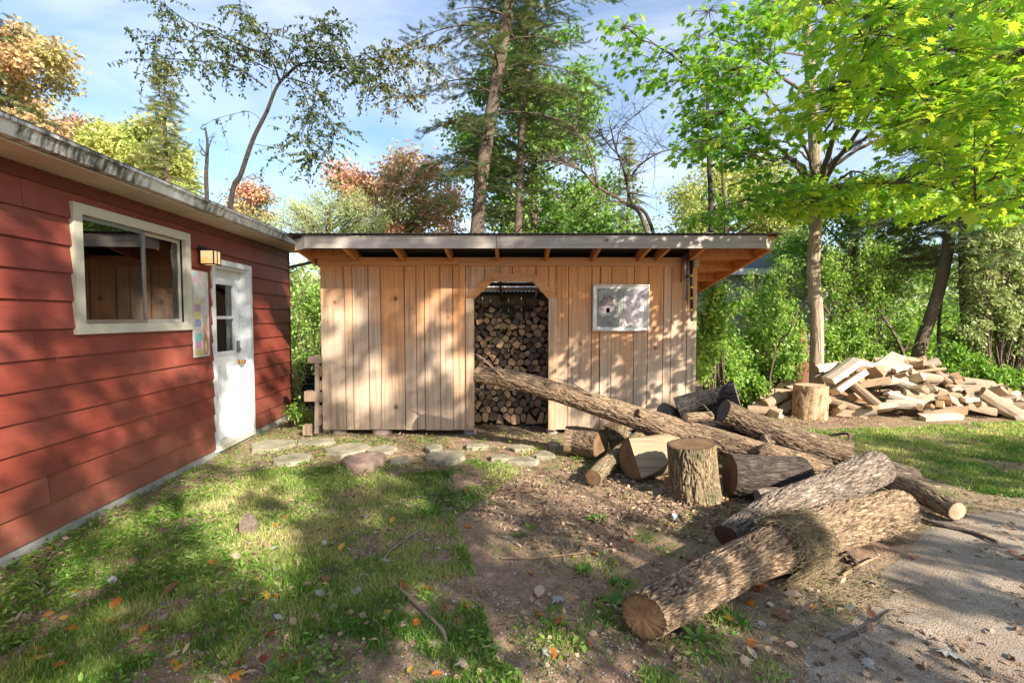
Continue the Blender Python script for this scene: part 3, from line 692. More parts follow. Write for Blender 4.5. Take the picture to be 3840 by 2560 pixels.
# rafters
RB = 9.5
fx = [sx(p, 6.06) for p in (1290, 1480, 1672, 1862, 2058, 2248, 2435, 2509, 2640)]
for x in fx:
    a = Acc(); a.beam((x, 6.085, roof_under(6.085) + .062), (x, RB, roof_under(RB) + .062), .038, .125); sb(a, 'rafter', M['rafter'])
XRr, XLr = sx(2890, 6.12), sx(1112, 6.12)
a = Acc(); a.beam((XRr - .02, 6.13, roof_under(6.13) + .062), (XRr - .02, RB, roof_under(RB) + .062), .038, .14); sb(a, 'rafter', M['rafter'])
a = Acc(); a.beam((XLr + .02, 6.13, roof_under(6.13) + .062), (XLr + .02, RB, roof_under(RB) + .062), .038, .14); sb(a, 'rafter', M['rafter'])
for y in (6.54, 7.14, 7.75, 8.35, 8.95):
    a = Acc(); a.beam((fx[-1] + .022, y, roof_under(y) + .07), (XRr - .042, y, roof_under(y) + .07), .038, .115); sb(a, 'outlooker', M['rafter'])
    a = Acc(); a.beam((XLr + .042, y, roof_under(y) + .07), (fx[0] - .022, y, roof_under(y) + .07), .038, .115); sb(a, 'outlooker', M['rafter'])
# right overhang sheathing: orange boards; elsewhere tar felt; light panels over the back
def deck(x0, x1, y0, y1, h0, h1, mat_, name):
    a = Acc(); a.hexa([(x0, y0, roof_under(y0) + h0), (x1, y0, roof_under(y0) + h0), (x1, y1, roof_under(y1) + h0), (x0, y1, roof_under(y1) + h0),
                       (x0, y0, roof_under(y0) + h1), (x1, y0, roof_under(y0) + h1), (x1, y1, roof_under(y1) + h1), (x0, y1, roof_under(y1) + h1)])
    return sb(a, name, mat_)
y = 6.07
while y < RB - .02:
    w = min(.184, RB - y)
    deck(xr[-1] + .02, XRr + .0, y + .002, y + w - .002, .128, .146, M['rafter'], 'roof_board'); y += w
deck(XLr, xr[-1] + .018, 6.07, 6.95, .128, .146, M['tar'], 'roof_felt')
deck(XLr, sx(1700, YW), 6.952, RB, .128, .146, M['tar'], 'roof_felt')
deck(sx(2150, YW), xr[-1] + .018, 6.952, RB, .128, .146, M['tar'], 'roof_felt')
deck(sx(1700, YW) + .002, sx(2150, YW) - .002, 6.952, 8.29, .128, .146, M['tar'], 'roof_felt'); deck(sx(1700, YW) + .002, sx(2150, YW) - .002, 9.06, RB, .128, .146, M['tar'], 'roof_felt')
# clear corrugated strip and purlins
a = Acc(); x0, x1 = sx(1700, YW) + .002, sx(2150, YW) - .002
xx = np.linspace(x0, x1, 150); zz = .010 * np.cos(xx * 2 * np.pi / .068)
V = []
for (yy, hh) in ((8.295, .138), (9.055, .138), (9.055, .141), (8.295, .141)): V.append(np.stack([xx, np.full(150, yy), zz + roof_under(yy) + hh], -1))
V = np.concatenate(V); F = []
for r_ in range(4):
    s2 = (r_ + 1) % 4
    for i in range(149): F.append((r_ * 150 + i, r_ * 150 + i + 1, s2 * 150 + i + 1, s2 * 150 + i))
a.add(V, F); sb(a, 'clear_panel', M['clear_roofing'], True)
for y in (8.27, 8.62):
    a = Acc(); a.beam((x0 - .1, y, roof_under(y) + .085), (x1 + .1, y, roof_under(y) + .085), .038, .06); sb(a, 'purlin', M['old_timber'])
# corrugated sheet on top with ragged lip, bent-up flap at the right
a = Acc(); n = 420; xx = np.linspace(XLr - .05, XRr + .06, n); wv = .004 * np.cos(xx * 2 * np.pi / .072)
lip = .012 * (fbm(xx * 2.2, xx * 0, seed=4) - .5)
V = []
Y2 = RB + .08
for (yy, hh) in ((6.0, .158), (6.95, .158), (6.95, .162), (6.0, .162)):
    V.append(np.stack([xx, np.full(n, yy) + (lip * 3 if yy < 6.5 else 0), wv + roof_under(yy) + hh + (lip if yy < 6.5 else 0)], -1))
V = np.concatenate(V); F = []
for r_ in range(4):
    s2 = (r_ + 1) % 4
    for i in range(n - 1): F.append((r_ * n + i, r_ * n + i + 1, s2 * n + i + 1, s2 * n + i))
a.add(V, F); sb(a, 'roof_sheet', M['roof_metal'])
for (p, q, y0, y1) in ((XLr - .05, x0 - .002, 6.952, Y2), (x1 + .002, XRr + .06, 6.952, Y2), (x0, x1, 6.952, 8.29), (x0, x1, 9.06, Y2)):
    deck(p, q, y0, y1, .150, .166, M['roof_metal'], 'roof_sheet')
a = Acc(); fl = [(XRr - .01, 6.0, 2.508), (XRr + .10, 5.97, 2.60), (XRr + .06, 6.55, 2.47), (XRr - .01, 6.55, 2.43)]
a.prism(fl, (0, 0, .004)); sb(a, 'bent_flap', M['fascia'])
a = Acc(); fl = [(XLr - .06, 6.02, 2.515), (XLr + .03, 6.0, 2.512), (XLr + .03, 6.5, 2.44), (XLr - .10, 6.5, 2.47)]
a.prism(fl, (0, 0, .004)); sb(a, 'bent_flap', M['roof_metal'])
# fascia: two long boards and two chamfer pieces
FZ0, FZ1 = 2.362, 2.512
for (p, q) in ((1150, 1862), (1863, 2862)):
    a = Acc(); a.box((sx(p, 6.06), 6.045, FZ0), (sx(q, 6.06) - .003, 6.083, FZ1)); sb(a, 'fascia_board', M['fascia'])
for (p, q) in ((2862, 2890), (1150, 1112)):
    A = Vector((sx(p, 6.06), 6.045, 0)); B = Vector((sx(q, 6.12), 6.13, 0)); ib = Vector((-.03 if p > 2000 else .03, .03, 0))
    a = Acc(); pts = [A, B, B + ib, A + Vector((0, .038, 0))]
    zz0, zz1 = FZ0 - (.018), FZ1 - .012
    P8 = [(v.x, v.y, FZ0 if i in (0, 3) else zz0) for i, v in enumerate(pts)] + [(v.x, v.y, FZ1 if i in (0, 3) else zz1) for i, v in enumerate(pts)]
    a.hexa(P8); sb(a, 'fascia_board', M['fascia'])
M['rock'] = plain('foundation_rock', (.30, .22, .17), .9, 0, .3, 9, .5)
# blocks the shed stands on
for (px, w, h_, mt) in ((1256, .2, .15, 'rock'), (1420, .26, .12, 'rock'), (1757, .17, .17, 'concrete'), (2075, .16, .17, 'concrete'), (2350, .2, .15, 'concrete'), (2560, .2, .15, 'concrete')):
    a = Acc(); x = sx(px); h_ = zb - .012
    a.tube([(x, YW + .12, -.05), (x, YW + .12, h_)], [w / 2 * 1.1, w / 2], 14); sb(a, 'foundation_block', M[mt], True)
a = Acc(); a.box((xl[0] + .03, YW + .03, zb - .01), (DLx - .12, YW + .12, zb + .08)); sb(a, 'sill_beam', M['old_timber'])
a = Acc(); a.box((DRx + .12, YW + .03, zb - .01), (xr[-1] - .03, YW + .12, zb + .08)); sb(a, 'sill_beam', M['old_timber'])
# stay from the cabin corner to the eave
a = Acc(); p0, p1 = PY(1083, 1003, 7.2), PY(1172, 983, 6.9)
a.beam(p0, p1, .035, .035); o = a.build('metal_stay', M['steel'], None); tag(o, 'thin grey metal bar bridging the gap from cabin corner to shed eave', 'bar')

# ---- framed picture
fx0, fx1, fz0, fz1 = sx(2220), sx(2429), sz(1241), sz(1067)
pic = empty('framed_picture', ((fx0 + fx1) / 2, YW - .03, fz0), 'faded woodland print in a silver frame hung on the shed wall', 'picture')
PO = pic.location.copy()
m_sil = plain('silver_frame', (0.66, 0.65, 0.60), 0.4, 0.1, 0.22, 14, .2)
yb = YW - .006
def frame_side(p0, p1, nrm):
    """moulded bar from p0 to p1 (outer edge), mitred; nrm points to the middle"""
    prof = [(0, 0), (0, .055), (.012, .062), (.022, .048), (.034, .044), (.044, .034), (.050, .036), (.055, .030), (.055, .0)]
    a = Acc(); p0 = Vector(p0); p1 = Vector(p1); nrm = Vector(nrm); d = (p1 - p0).normalized(); V = []
    for e, s_ in ((p0, 1), (p1, -1)):
        for (t, h_) in prof: V.append(tuple(e + nrm * t + d * (t * s_) + Vector((0, -h_, 0))))
    n = len(prof); a.add(V, [(i, (i + 1) % n, n + (i + 1) % n, n + i) for i in range(n)])
    a.build('frame_bar', m_sil, pic, off=PO)
frame_side((fx0, yb, fz0), (fx1, yb, fz0), (0, 0, 1)); frame_side((fx1, yb, fz1), (fx0, yb, fz1), (0, 0, -1))
frame_side((fx0, yb, fz1), (fx0, yb, fz0), (1, 0, 0)); frame_side((fx1, yb, fz0), (fx1, yb, fz1), (-1, 0, 0))
m, nt, b = mat('faded_print')
cc = coords(nt, (1, 1, 1)); n1 = noise(nt, coords(nt, (5, 1, 9)), 1.6, 7, 0.7, 2.2); n2 = noise(nt, coords(nt, (3, 1, 3)), 1.0, 3)
tc = nt.nodes.new('ShaderNodeTexCoord'); spx = nt.nodes.new('ShaderNodeSeparateXYZ'); nt.links.new(tc.outputs['Object'], spx.inputs[0])
fx_ = math_(nt, 'ADD', math_(nt, 'MULTIPLY', spx.outputs[0], 1.3), n2)
tone = ramp(nt, [(0.25, (0.16, 0.17, 0.17)), (0.5, (0.30, 0.32, 0.29)), (0.75, (0.62, 0.56, 0.58))], fx_)
ln = ramp(nt, [(0.38, (0.45, 0.38, 0.40)), (0.50, (1.0, 1.0, 1.0)), (0.62, (1.35, 1.3, 1.35))], n1)
nt.links.new(mixc(nt, 1.0, tone, ln, 'MULTIPLY'), b.inputs['Base Color']); b.inputs['Roughness'].default_value = .25
a = Acc(); a.box((fx0 + .05, yb - .028, fz0 + .05), (fx1 - .05, yb - .022, fz1 - .05)); a.build('print', m, pic, off=PO)
def ink(pts, col, name):
    a = Acc(); P3 = [(fx0 + .055 + s_ * (fx1 - fx0 - .11), yb - .0292, fz0 + .055 + t * (fz1 - fz0 - .11)) for s_, t in pts]
    a.prism(P3, (0, .0011, 0)); a.build(name, plain(name + '_ink', col, .4, 0, .4, 40), pic, off=PO)
ink([(.02, .55), (.14, .80), (.33, .80), (.36, .58), (.36, .56), (.02, .53)], (.10, .075, .08), 'printed_roof')
ink([(.04, .38), (.33, .36), (.33, .545), (.04, .53)], (.26, .21, .23), 'printed_cabin')
ink([(.20, .37), (.27, .37), (.27, .50), (.20, .50)], (.12, .09, .10), 'printed_door')
for k in range(7):
    s_ = .46 + k * .055
    ink([(.52 + k * .012, .34), (.535 + k * .012, .34), (s_ + .03 + k * .02, .03), (s_ + k * .02, .02)], (.42, .30, .27) if k % 2 else (.7, .62, .62), 'printed_root')
for k in range(3): ink([(.44 + k * .06, .40), (.455 + k * .06, .40), (.46 + k * .05, .92), (.45 + k * .05, .92)], (.12, .13, .12), 'printed_trunk')

# ---- tools hung under the eave
def hung(name, label, cat, parts):
    r_ = empty(name, parts[0][1][0], label, cat)
    for (nm, pts, rad, mt) in parts:
        a = Acc(); a.tube(pts, rad, 10); a.build(nm, mt, r_, True, r_.location)
    return r_
yT = YW - .085
P = lambda px, py, y=yT: PY(px, py, y)
rust = plain('rusty_iron', (0.22, 0.07, 0.03), .8, .3, .4, 30); yel = plain('yellow_tape', (0.65, 0.55, 0.04), .4); hose = plain('grey_pipe', (0.13, 0.15, 0.17), .4, .3, .2); grn = plain('green_tape', (.05, .16, .13), .5)
hung('rusty_rod', 'short rusty iron rod hanging at the left of the tools under the eave', 'rod', [('rod', [P(2560, 955), P(2553, 1058)], .011, rust)])
hung('metal_bar', 'short pale grey bar hanging beside the rusty rod under the eave', 'bar', [('bar', [P(2571, 943), P(2566, 1052)], .014, M['steel'])])
hung('grey_pipe', 'dark grey pipe hanging between the short bar and the striped pole', 'pipe', [('pipe', [P(2583, 940), P(2575, 1125)], .015, hose), ('pipe_collar', [P(2579.3, 1030), P(2578.7, 1043)], .018, M['dark_plastic'])])
pp = [P(2592 + t * 3, 950 + t * 245) for t in np.linspace(0, 1, 8)]
parts = [('pole', [P(2592, 945), P(2594, 1165)], .019, M['dark_plastic']), ('pole_tip', [P(2594, 1166), P(2595, 1204)], .018, M['old_timber'])]
for y_ in (1033, 1077, 1118, 1161): parts.append(('yellow_band', [P(2592.6, y_ - 4), P(2592.9, y_ + 4)], .0205, yel))
parts.append(('green_band', [P(2594.5, 1186), P(2594.6, 1193)], .0195, grn))
hung('striped_pole', 'black pole with yellow bands hanging at the right end of the shed wall', 'pole', parts)
a = Acc(); a.tube([P(2574, 948), P(2590, 944), P(2610, 950)], .012, 8); o = a.build('black_strap', M['dark_plastic'], None, True); tag(o, 'black strap tied round the hanging tools under the eave', 'strap')
# ================================================================ LOGS
def bark_height(cx_, sy_, l, rr, cell, seed):
    """ridged bark relief 0..1: long interlacing ridges along the stem"""
    k = 1.0 / cell
    X_, Y_ = cx_ * rr * k, sy_ * rr * k
    w = fbm(X_ * .45, Y_ * .45, l * k * .22, seed + 5, 3) * 2.0
    n = fbm(X_ + w, Y_ + w, l * k * 0.17, seed, 3)
    r1 = 1 - np.abs(2 * n - 1) * 4.2
    n2 = fbm(X_ * 2.3, Y_ * 2.3, l * k * 0.6, seed + 9, 3)
    return np.clip(1 - np.clip(r1, 0, 1) ** 1.3 * 0.85 - (n2 < .36) * .25 + (n2 - .5) * .5, 0, 1)
def log_body(pts, bark, parent, off, seed, nu=72, step=0.022, depth=0.016, cell=0.05, lump=0.10, flare=None, name='bark', ends=('end_brown', 'end_brown'), tilt=(0, 0), nick=0.0):
    P = crom(pts, 60); L = np.concatenate([[0], np.cumsum(np.linalg.norm(np.diff(P[:, :3], axis=0), axis=1))])
    nv = max(6, int(L[-1] / step)); s = np.linspace(0, L[-1], nv)
    C = np.stack([np.interp(s, L, P[:, i]) for i in range(3)], -1); Rr = np.interp(s, L, P[:, 3])
    T = np.gradient(C, axis=0); T /= np.linalg.norm(T, axis=1)[:, None]
    A = np.cross(T, np.array([0, 0, 1.0]) if abs(T[nv // 2][2]) < .8 else np.array([1.0, 0, 0])); A /= np.linalg.norm(A, axis=1)[:, None]; B = np.cross(T, A)
    th = np.linspace(0, 2 * np.pi, nu, endpoint=False)
    ct, st = np.cos(th)[None], np.sin(th)[None]; l = s[:, None] + 0 * ct
    big = 1 + lump * (fbm(ct * 1.2 + 3 + 0 * l, st * 1.2 + 5 + 0 * l, l * 2.2, seed + 31, 3) - .5) * 2
    h = bark_height(ct + 0 * l, st + 0 * l, l, Rr[:, None], cell, seed)
    endf = 1 - 0.15 * nick * (np.exp(-l / .02) + np.exp(-(s[-1] - l) / .02))
    rad = Rr[:, None] * big * endf + (h - .8) * depth
    V = C[:, None] + rad[..., None] * (ct[..., None] * A[:, None] + st[..., None] * B[:, None])
    # slanting saw cuts
    for e, sgn, tl in ((0, 1, tilt[0]), (nv - 1, -1, tilt[1])):
        if tl:
            fall = np.exp(-np.abs(s - s[e]) / .12)
            V += (T[e][None, None] * (ct * tl * Rr[e])[..., None]) * fall[:, None, None]
    a = Acc()
    i = np.arange(nv - 1)[:, None] * nu; j = np.arange(nu)[None]
    F = np.stack([i + j, i + (j + 1) % nu, i + nu + (j + 1) % nu, i + nu + j], -1).reshape(-1, 4)
    bu = np.stack([ct * Rr.mean() + 0 * l, st * Rr.mean() + 0 * l, l], -1)
    a.add(V.reshape(-1, 3), F, 0, h.ravel(), bu.reshape(-1, 3))
    o = a.build(name, M[bark], parent, True, off, True)
    for e, mt in ((0, ends[0]), (nv - 1, ends[1])):
        if mt is None: continue
        ring = V[e]; c = ring.mean(0); a = Acc(); fr = (1.0, .93, .8, .6, .4, .2)
        VV = []; TT = []
        for q in fr:
            rr = c + (ring - c) * q * (1.0 if q == 1 else .985); nn = (fbm(rr[:, 0] * 60, rr[:, 1] * 60, rr[:, 2] * 60, seed, 2) - .5) * .004
            VV.append(rr + (T[e] * (-1 if e == 0 else 1))[None] * (nn[:, None] + (0.0 if q == 1 else .0008))); TT.append(np.full(nu, q))
        VV.append(c[None]); TT.append([0.0]); VV = np.concatenate(VV); TT = np.concatenate(TT)
        a.add(VV, [(k * nu + j, k * nu + (j + 1) % nu, (k + 1) * nu + (j + 1) % nu, (k + 1) * nu + j) for k in range(len(fr) - 1) for j in range(nu)], 0, TT)
        base = len(VV) - 1; k = len(fr) - 1
        a.f.append(np.array([(k * nu + j, k * nu + (j + 1) % nu, base) for j in range(nu)])); a.m.append(np.zeros(nu, np.int32))
        a.build('cut_face', M[mt], parent, False, off, True)
    return o
def make_log(name, label, pts, bark, seed, cat='log', branches=(), **k):
    c = Vector(pts[0][:3]); r_ = empty(name, (c.x, c.y, 0), label, cat, 'felled logs piled in front of the shed')
    log_body(pts, bark, r_, r_.location, seed, **k)
    for q, (bp, be, bk) in enumerate(branches):
        log_body(bp, bk or bark, r_, r_.location, seed + 50 + q, nu=36, step=.018, depth=.008, cell=.03, name='branch_stub', ends=(None, be))
    return r_
def q4(v, r): return (v.x, v.y, v.z, r)
Z = lambda px, py, z, r: q4(PZ(px, py, z), r)
D = lambda px, py, Y, r: q4(PY(px, py, Y), r)
# the great log in the foreground
make_log('big_log', 'thick furrowed log lying lowest and nearest, dry grass tangled round its middle',
         [Z(2408, 2312, .118, .112), Z(2600, 2205, .125, .118), Z(2830, 2092, .145, .130), Z(3080, 1992, .165, .145), Z(3370, 1912, .175, .150)],
         'bark_tan', 3, nu=230, step=.0075, depth=.017, cell=.017, lump=.13, tilt=(.25, 0), ends=('end_brown', 'end_brown'))
make_log('crooked_log', 'crooked weathered log with a sawn branch stub lying behind the great foreground log',
         [Z(2722, 2010, .105, .080), Z(2830, 1955, .15, .10), Z(2960, 1895, .20, .135), Z(3090, 1840, .25, .125), Z(3190, 1795, .31, .135), Z(3290, 1752, .37, .135)],
         'bark_grey', 8, nu=190, step=.009, depth=.014, cell=.018, lump=.16, tilt=(.15, 0), ends=('end_dark', 'end_brown'),
         branches=[([Z(2960, 1893, .21, .10), Z(2900, 1868, .235, .080), Z(2842, 1868, .235, .058)], 'end_grey', None)])
make_log('dark_log', 'dark brown log end sticking out behind the crooked log towards the lawn',
         [Z(3230, 1760, .22, .12), Z(3330, 1775, .18, .115), Z(3425, 1795, .14, .10)], 'bark_tree', 14, nu=120, step=.012, depth=.009, cell=.018)
make_log('slim_log', 'slim bare-ended log pointing to the asphalt, right of the pile',
         [Z(3240, 1760, .17, .075), Z(3420, 1835, .125, .080), Z(3590, 1918, .085, .078)], 'bark_tan', 17, nu=120, step=.012, depth=.008, cell=.016, ends=('end_pale', 'end_pale'))
# long trunk across the doorway
make_log('long_log', 'long pale trunk slanting up from the pile across the shed doorway',
         [D(1790, 1402, 5.62, .088), D(1960, 1432, 5.55, .100), D(2160, 1492, 5.42, .105), D(2400, 1570, 5.15, .118), D(2640, 1640, 4.95, .122), D(2860, 1702, 4.72, .112), D(3110, 1765, 4.50, .105)],
         'bark_tan', 21, nu=150, step=.012, depth=.015, cell=.020, lump=.10, tilt=(-.3, 0), ends=('end_grey', 'end_brown'),
         branches=[([D(1900, 1425, 5.5, .02), D(1850, 1380, 5.52, .013), D(1812, 1345, 5.5, .009), D(1778, 1324, 5.5, .004)], None, 'bark_pale'),
                   ([D(2420, 1560, 5.1, .05), D(2390, 1545, 5.05, .035)], 'end_dark', None),
                   ([D(2850, 1690, 4.6, .035), D(2875, 1672, 4.58, .028), D(2905, 1655, 4.6, .012)], 'end_dark', None)])
make_log('leaning_log', 'stout log sloping down from upper left, its grey sawn end facing the doorway',
         [D(2712, 1538, 5.12, .118), D(2830, 1595, 5.02, .118), D(2980, 1650, 4.9, .125), D(3180, 1705, 4.78, .130)], 'bark_tan', 27, nu=150, step=.012, depth=.015, cell=.020, lump=.1, tilt=(.35, 0), ends=('end_grey', 'end_brown'),
         branches=[([D(2870, 1640, 4.85, .045), D(2890, 1680, 4.72, .035), D(2905, 1705, 4.68, .028)], 'end_brown', None)])
make_log('charred_log', 'blackened log lying topmost on the pile with a flared sooty end',
         [D(2540, 1530, 5.5, .115), D(2620, 1502, 5.45, .100), D(2700, 1490, 5.35, .105), D(2765, 1478, 5.25, .155)], 'bark_black', 33, nu=120, step=.012, depth=.010, cell=.024, lump=.14, ends=('end_dark', 'end_grey'), tilt=(0, .2))
make_log('dark_log', 'dark mossy log under the blackened log, half hidden in the pile',
         [D(2440, 1580, 5.7, .11), D(2600, 1565, 5.6, .12), D(2760, 1575, 5.5, .12)], 'bark_dark', 36, nu=64, step=.02)
make_log('grey_log', 'grey sawn log end rising behind the long trunk near the shed boards',
         [D(2492, 1545, 5.55, .10), D(2530, 1560, 5.75, .10), D(2600, 1585, 5.95, .11)], 'bark_green', 38, nu=64, step=.016, ends=('end_grey', 'end_dark'))
make_log('shadowed_log', 'shaded log lying level under the leaning log',
         [D(2660, 1632, 5.35, .10), D(2790, 1632, 5.25, .10), D(2900, 1640, 5.15, .10)], 'bark_dark', 39, nu=64, step=.02)
make_log('short_round', 'short thin log with a pinkish end resting in the middle of the pile',
         [D(2570, 1565, 4.98, .044), D(2620, 1562, 5.02, .045), D(2668, 1560, 5.06, .046)], 'bark_tan', 41, nu=48, step=.012, depth=.006, cell=.02, ends=('end_pale', 'end_brown'))
make_log('barrel_log', 'short fat round lying on its side left of the pile before the doorway',
         [Z(2120, 1648, .175, .150), Z(2170, 1652, .172, .158), Z(2252, 1668, .172, .160)], 'bark_tan', 44, nu=170, step=.010, cell=.020, depth=.010, lump=.06, ends=('end_brown', 'end_brown'))
SS = PZ(2325, 1712, 0) + Vector((0, .12, 0))
make_log('small_stump', 'small upright stump with a pale knot standing behind the barrel log',
         [(SS.x + .03, SS.y, .0, .105), (SS.x + .01, SS.y + .01, .16, .115), (SS.x - .03, SS.y + .02, .34, .135)], 'bark_green', 47, nu=130, step=.011, depth=.009, cell=.018, ends=('end_grey', 'end_brown'), cat='stump',
         branches=[([(SS.x - .06, SS.y - .06, .20, .045), (SS.x - .15, SS.y - .12, .22, .033)], 'end_pale', None)])
make_log('thin_log', 'thin log with a bare orange-brown end slanting from under the block to the shed',
         [Z(2222, 1790, .085, .075), Z(2300, 1720, .11, .080), Z(2400, 1640, .16, .085), Z(2455, 1590, .22, .09)], 'bark_green', 49, nu=96, step=.012, depth=.008, cell=.018, ends=('end_brown', 'end_brown'))
SB = PZ(2625, 1893, 0) + Vector((0, .20, 0))
make_log('round_stump', 'upright bark covered stump with a sawn top, front and centre of the pile',
         [(SB.x + .035, SB.y, -.03, .225), (SB.x + .03, SB.y, .05, .212), (SB.x + .02, SB.y, .14, .206), (SB.x + .005, SB.y, .30, .200), (SB.x - .01, SB.y, .462, .200)], 'bark_green', 52, nu=210, step=.008, depth=.019, cell=.019, lump=.04, ends=('end_grey', 'end_brown'), cat='stump')
make_log('low_log', 'big dark log lying on the ground just right of the upright stump',
         [Z(2735, 1780, .19, .175), Z(2860, 1790, .17, .18), Z(3010, 1790, .16, .17)], 'bark_dark', 55, nu=120, step=.014, depth=.010, cell=.022, ends=('end_dark', 'end_dark'))
make_log('bare_log', 'orange barkless log glimpsed beneath the long trunk',
         [Z(2960, 1790, .10, .09), Z(3060, 1765, .10, .09)], 'bark_pale', 57, nu=48, step=.02)
# the notched block: round butt, wedge sawn out of the front
blk = empty('notched_block', tuple(PZ(2440, 1800, 0)), 'barkless block with a big saw-cut notch lying left of the upright stump', 'log', 'felled logs piled in front of the shed')
pa, pb_ = Vector(Z(2372, 1722, .195, 0)[:3]), Vector(Z(2575, 1700, .195, 0)[:3]) + Vector((0, .12, 0))
ax = (pb_ - pa).normalized(); sd = ax.cross(Vector((0, 0, 1))).normalized(); upv = sd.cross(ax)
nu, nv = 96, 44; rr0 = .198; a = Acc(); VV = []; TT = []
ln_ = (pb_ - pa).length
th = np.linspace(0, 2 * np.pi, nu, endpoint=False)
for i in range(nv):
    t = i / (nv - 1) * ln_
    r_ = rr0 * (1 + .05 * (fbm(np.cos(th) * 1.5 + 2, np.sin(th) * 1.5 + 2, 0 * th + t * 3, 77, 3) - .5)) * (1 + .03 * np.sin(th * 2))
    off_ = np.cos(th) * r_; uz = np.sin(th) * r_
    # wedge cut: nothing may stand in front of a plane that opens towards the butt
    lim = .045 + .55 * t - .10 * np.clip(uz / rr0, -1, 1)
    cut = off_ > lim
    off_ = np.where(cut, lim, off_)
    VV.append(np.array(pa + ax * t)[None] + off_[:, None] * np.array(sd)[None] + uz[:, None] * np.array(upv)[None]); TT.append(.5 + .4 * fbm(np.cos(th) * 4 + 9, np.sin(th) * 4 + 9, 0 * th + t * 2, 5, 3) * np.where(cut, 1.0, .8))
V = np.concatenate(VV); i = np.arange(nv - 1)[:, None] * nu; j = np.arange(nu)[None]
F = np.stack([i + j, i + (j + 1) % nu, i + nu + (j + 1) % nu, i + nu + j], -1).reshape(-1, 4)
a.add(V, F); 
M['split_side'] = board_mat('block_wood', (0.46, 0.33, 0.18), (0.30, 0.24, 0.15), 0, 0, 1, knots=False)
a.build('trunk_wood', M['split_side'], blk, False, blk.location)
for e, (idx, s_) in enumerate(((0, -1), (nv - 1, 1))):
    ring = V[idx * nu:(idx + 1) * nu]; c = ring.mean(0); a = Acc(); fr = (1, .75, .5, .25)
    W_ = np.concatenate([c + (ring - c) * q + np.array(ax) * s_ * .0006 for q in fr] + [c[None] + np.array(ax) * s_ * .0006]); T_ = np.concatenate([np.full(nu, q) for q in fr] + [[0.]])
    a.add(W_, [(k * nu + j, k * nu + (j + 1) % nu, (k + 1) * nu + (j + 1) % nu, (k + 1) * nu + j) for k in range(3) for j in range(nu)], 0, T_)
    a.f.append(np.array([(3 * nu + j, 3 * nu + (j + 1) % nu, 4 * nu) for j in range(nu)])); a.m.append(np.zeros(nu, np.int32))
    a.build('cut_face', M['end_brown'], blk, False, blk.location, True)

# ================================================================ FIREWOOD
def hull_poly(kind, rnd):
    """cross-section (x,z) of a stick about 1 unit across; second list: True where the edge is bark"""
    if kind == 'round':
        n = 10; return [(.5 * math.cos(i * 2 * math.pi / n) * rnd.uniform(.92, 1.05), .5 * math.sin(i * 2 * math.pi / n) * rnd.uniform(.92, 1.05)) for i in range(n)], [True] * n
    if kind == 'half':
        p = [(.55 * math.cos(t), .55 * math.sin(t) - .2) for t in np.linspace(0, math.pi, 7)]
        return p, [True] * 6 + [False]
    if kind == 'wedge':
        p = [(0, -.45)] + [(.85 * math.cos(t), .85 * math.sin(t) - .45) for t in np.linspace(math.radians(52), math.radians(128), 5)]
        return p, [False] + [True] * 4 + [False]
    if kind == 'slab':
        return [(-.5, -.24), (.48, -.27), (.53, .15), (.1, .26), (-.46, .2)], [False, False, True, True, False]
    return [(-.45, -.38), (.42, -.42), (.47, .33), (-.35, .42)], [False] * 4
def stick_mesh(name, kind, L, seed, mats):
    """a split log along local Z: bark, split wood and sawn ends are material slots 0,1,2"""
    rnd = random.Random(seed); poly, bk = hull_poly(kind, rnd); n = len(poly); nz = 5
    me = bpy.data.meshes.new(name); V = []; F = []; mi = []
    bend = rnd.uniform(-.05, .05)
    for k in range(nz):
        t = k / (nz - 1); 
        for (x, y) in poly:
            q = 1 + rnd.uniform(-.05, .05)
            V.append((x * q + bend * math.sin(t * math.pi) * 1.5, y * q, (t - .5) * L + rnd.uniform(-.01, .01) * L * (k in (0, nz - 1))))
    for k in range(nz - 1):
        for j in range(n): F.append((k * n + j, k * n + (j + 1) % n, (k + 1) * n + (j + 1) % n, (k + 1) * n + j)); mi.append(0 if bk[j] else 1)
    F.append(tuple(range(n))[::-1]); mi.append(2); F.append(tuple((nz - 1) * n + j for j in range(n))); mi.append(2)
    me.from_pydata(V, [], F)
    for m_ in mats: me.materials.append(m_)
    me.polygons.foreach_set('material_index', mi); me.update(); return me
M['bark_stick'] = plain('stick_bark', (0.30, 0.22, 0.15), .9, 0, .55, 26, .9)
M['bark_stick_grey'] = plain('stick_bark_grey', (0.40, 0.34, 0.27), .9, 0, .5, 30, .9)
KN = {'round': 'round', 'half': 'half-round', 'wedge': 'wedge-shaped', 'slab': 'flat', 'block': 'squared'}
VARS = []
for k_, kind in enumerate(('round', 'half', 'wedge', 'slab', 'block', 'half', 'wedge')):
    for c_, (cn, sp, en) in enumerate((('cream', 'split_cream', 'split_cream'), ('tan', 'split_pale', 'wood_end'), ('brown', 'split_brown', 'wood_end'))):
        VARS.append((kind, cn, stick_mesh('split_log', kind, 3.1, k_ * 7 + c_, [M['bark_stick_grey' if (k_ + c_) % 2 else 'bark_stick'], M[sp], M[en]])))
def place(me, loc, axis, roll, s, label, group, L=1.0, name='split_log', cat='firewood'):
    o = link(name, me); q = Vector(axis).to_track_quat('Z', 'Y'); o.rotation_mode = 'QUATERNION'
    o.rotation_quaternion = q @ Matrix.Rotation(roll, 3, 'Z').to_quaternion(); o.location = loc; o.scale = (s, s, s * L)
    return tag(o, label, cat, group)
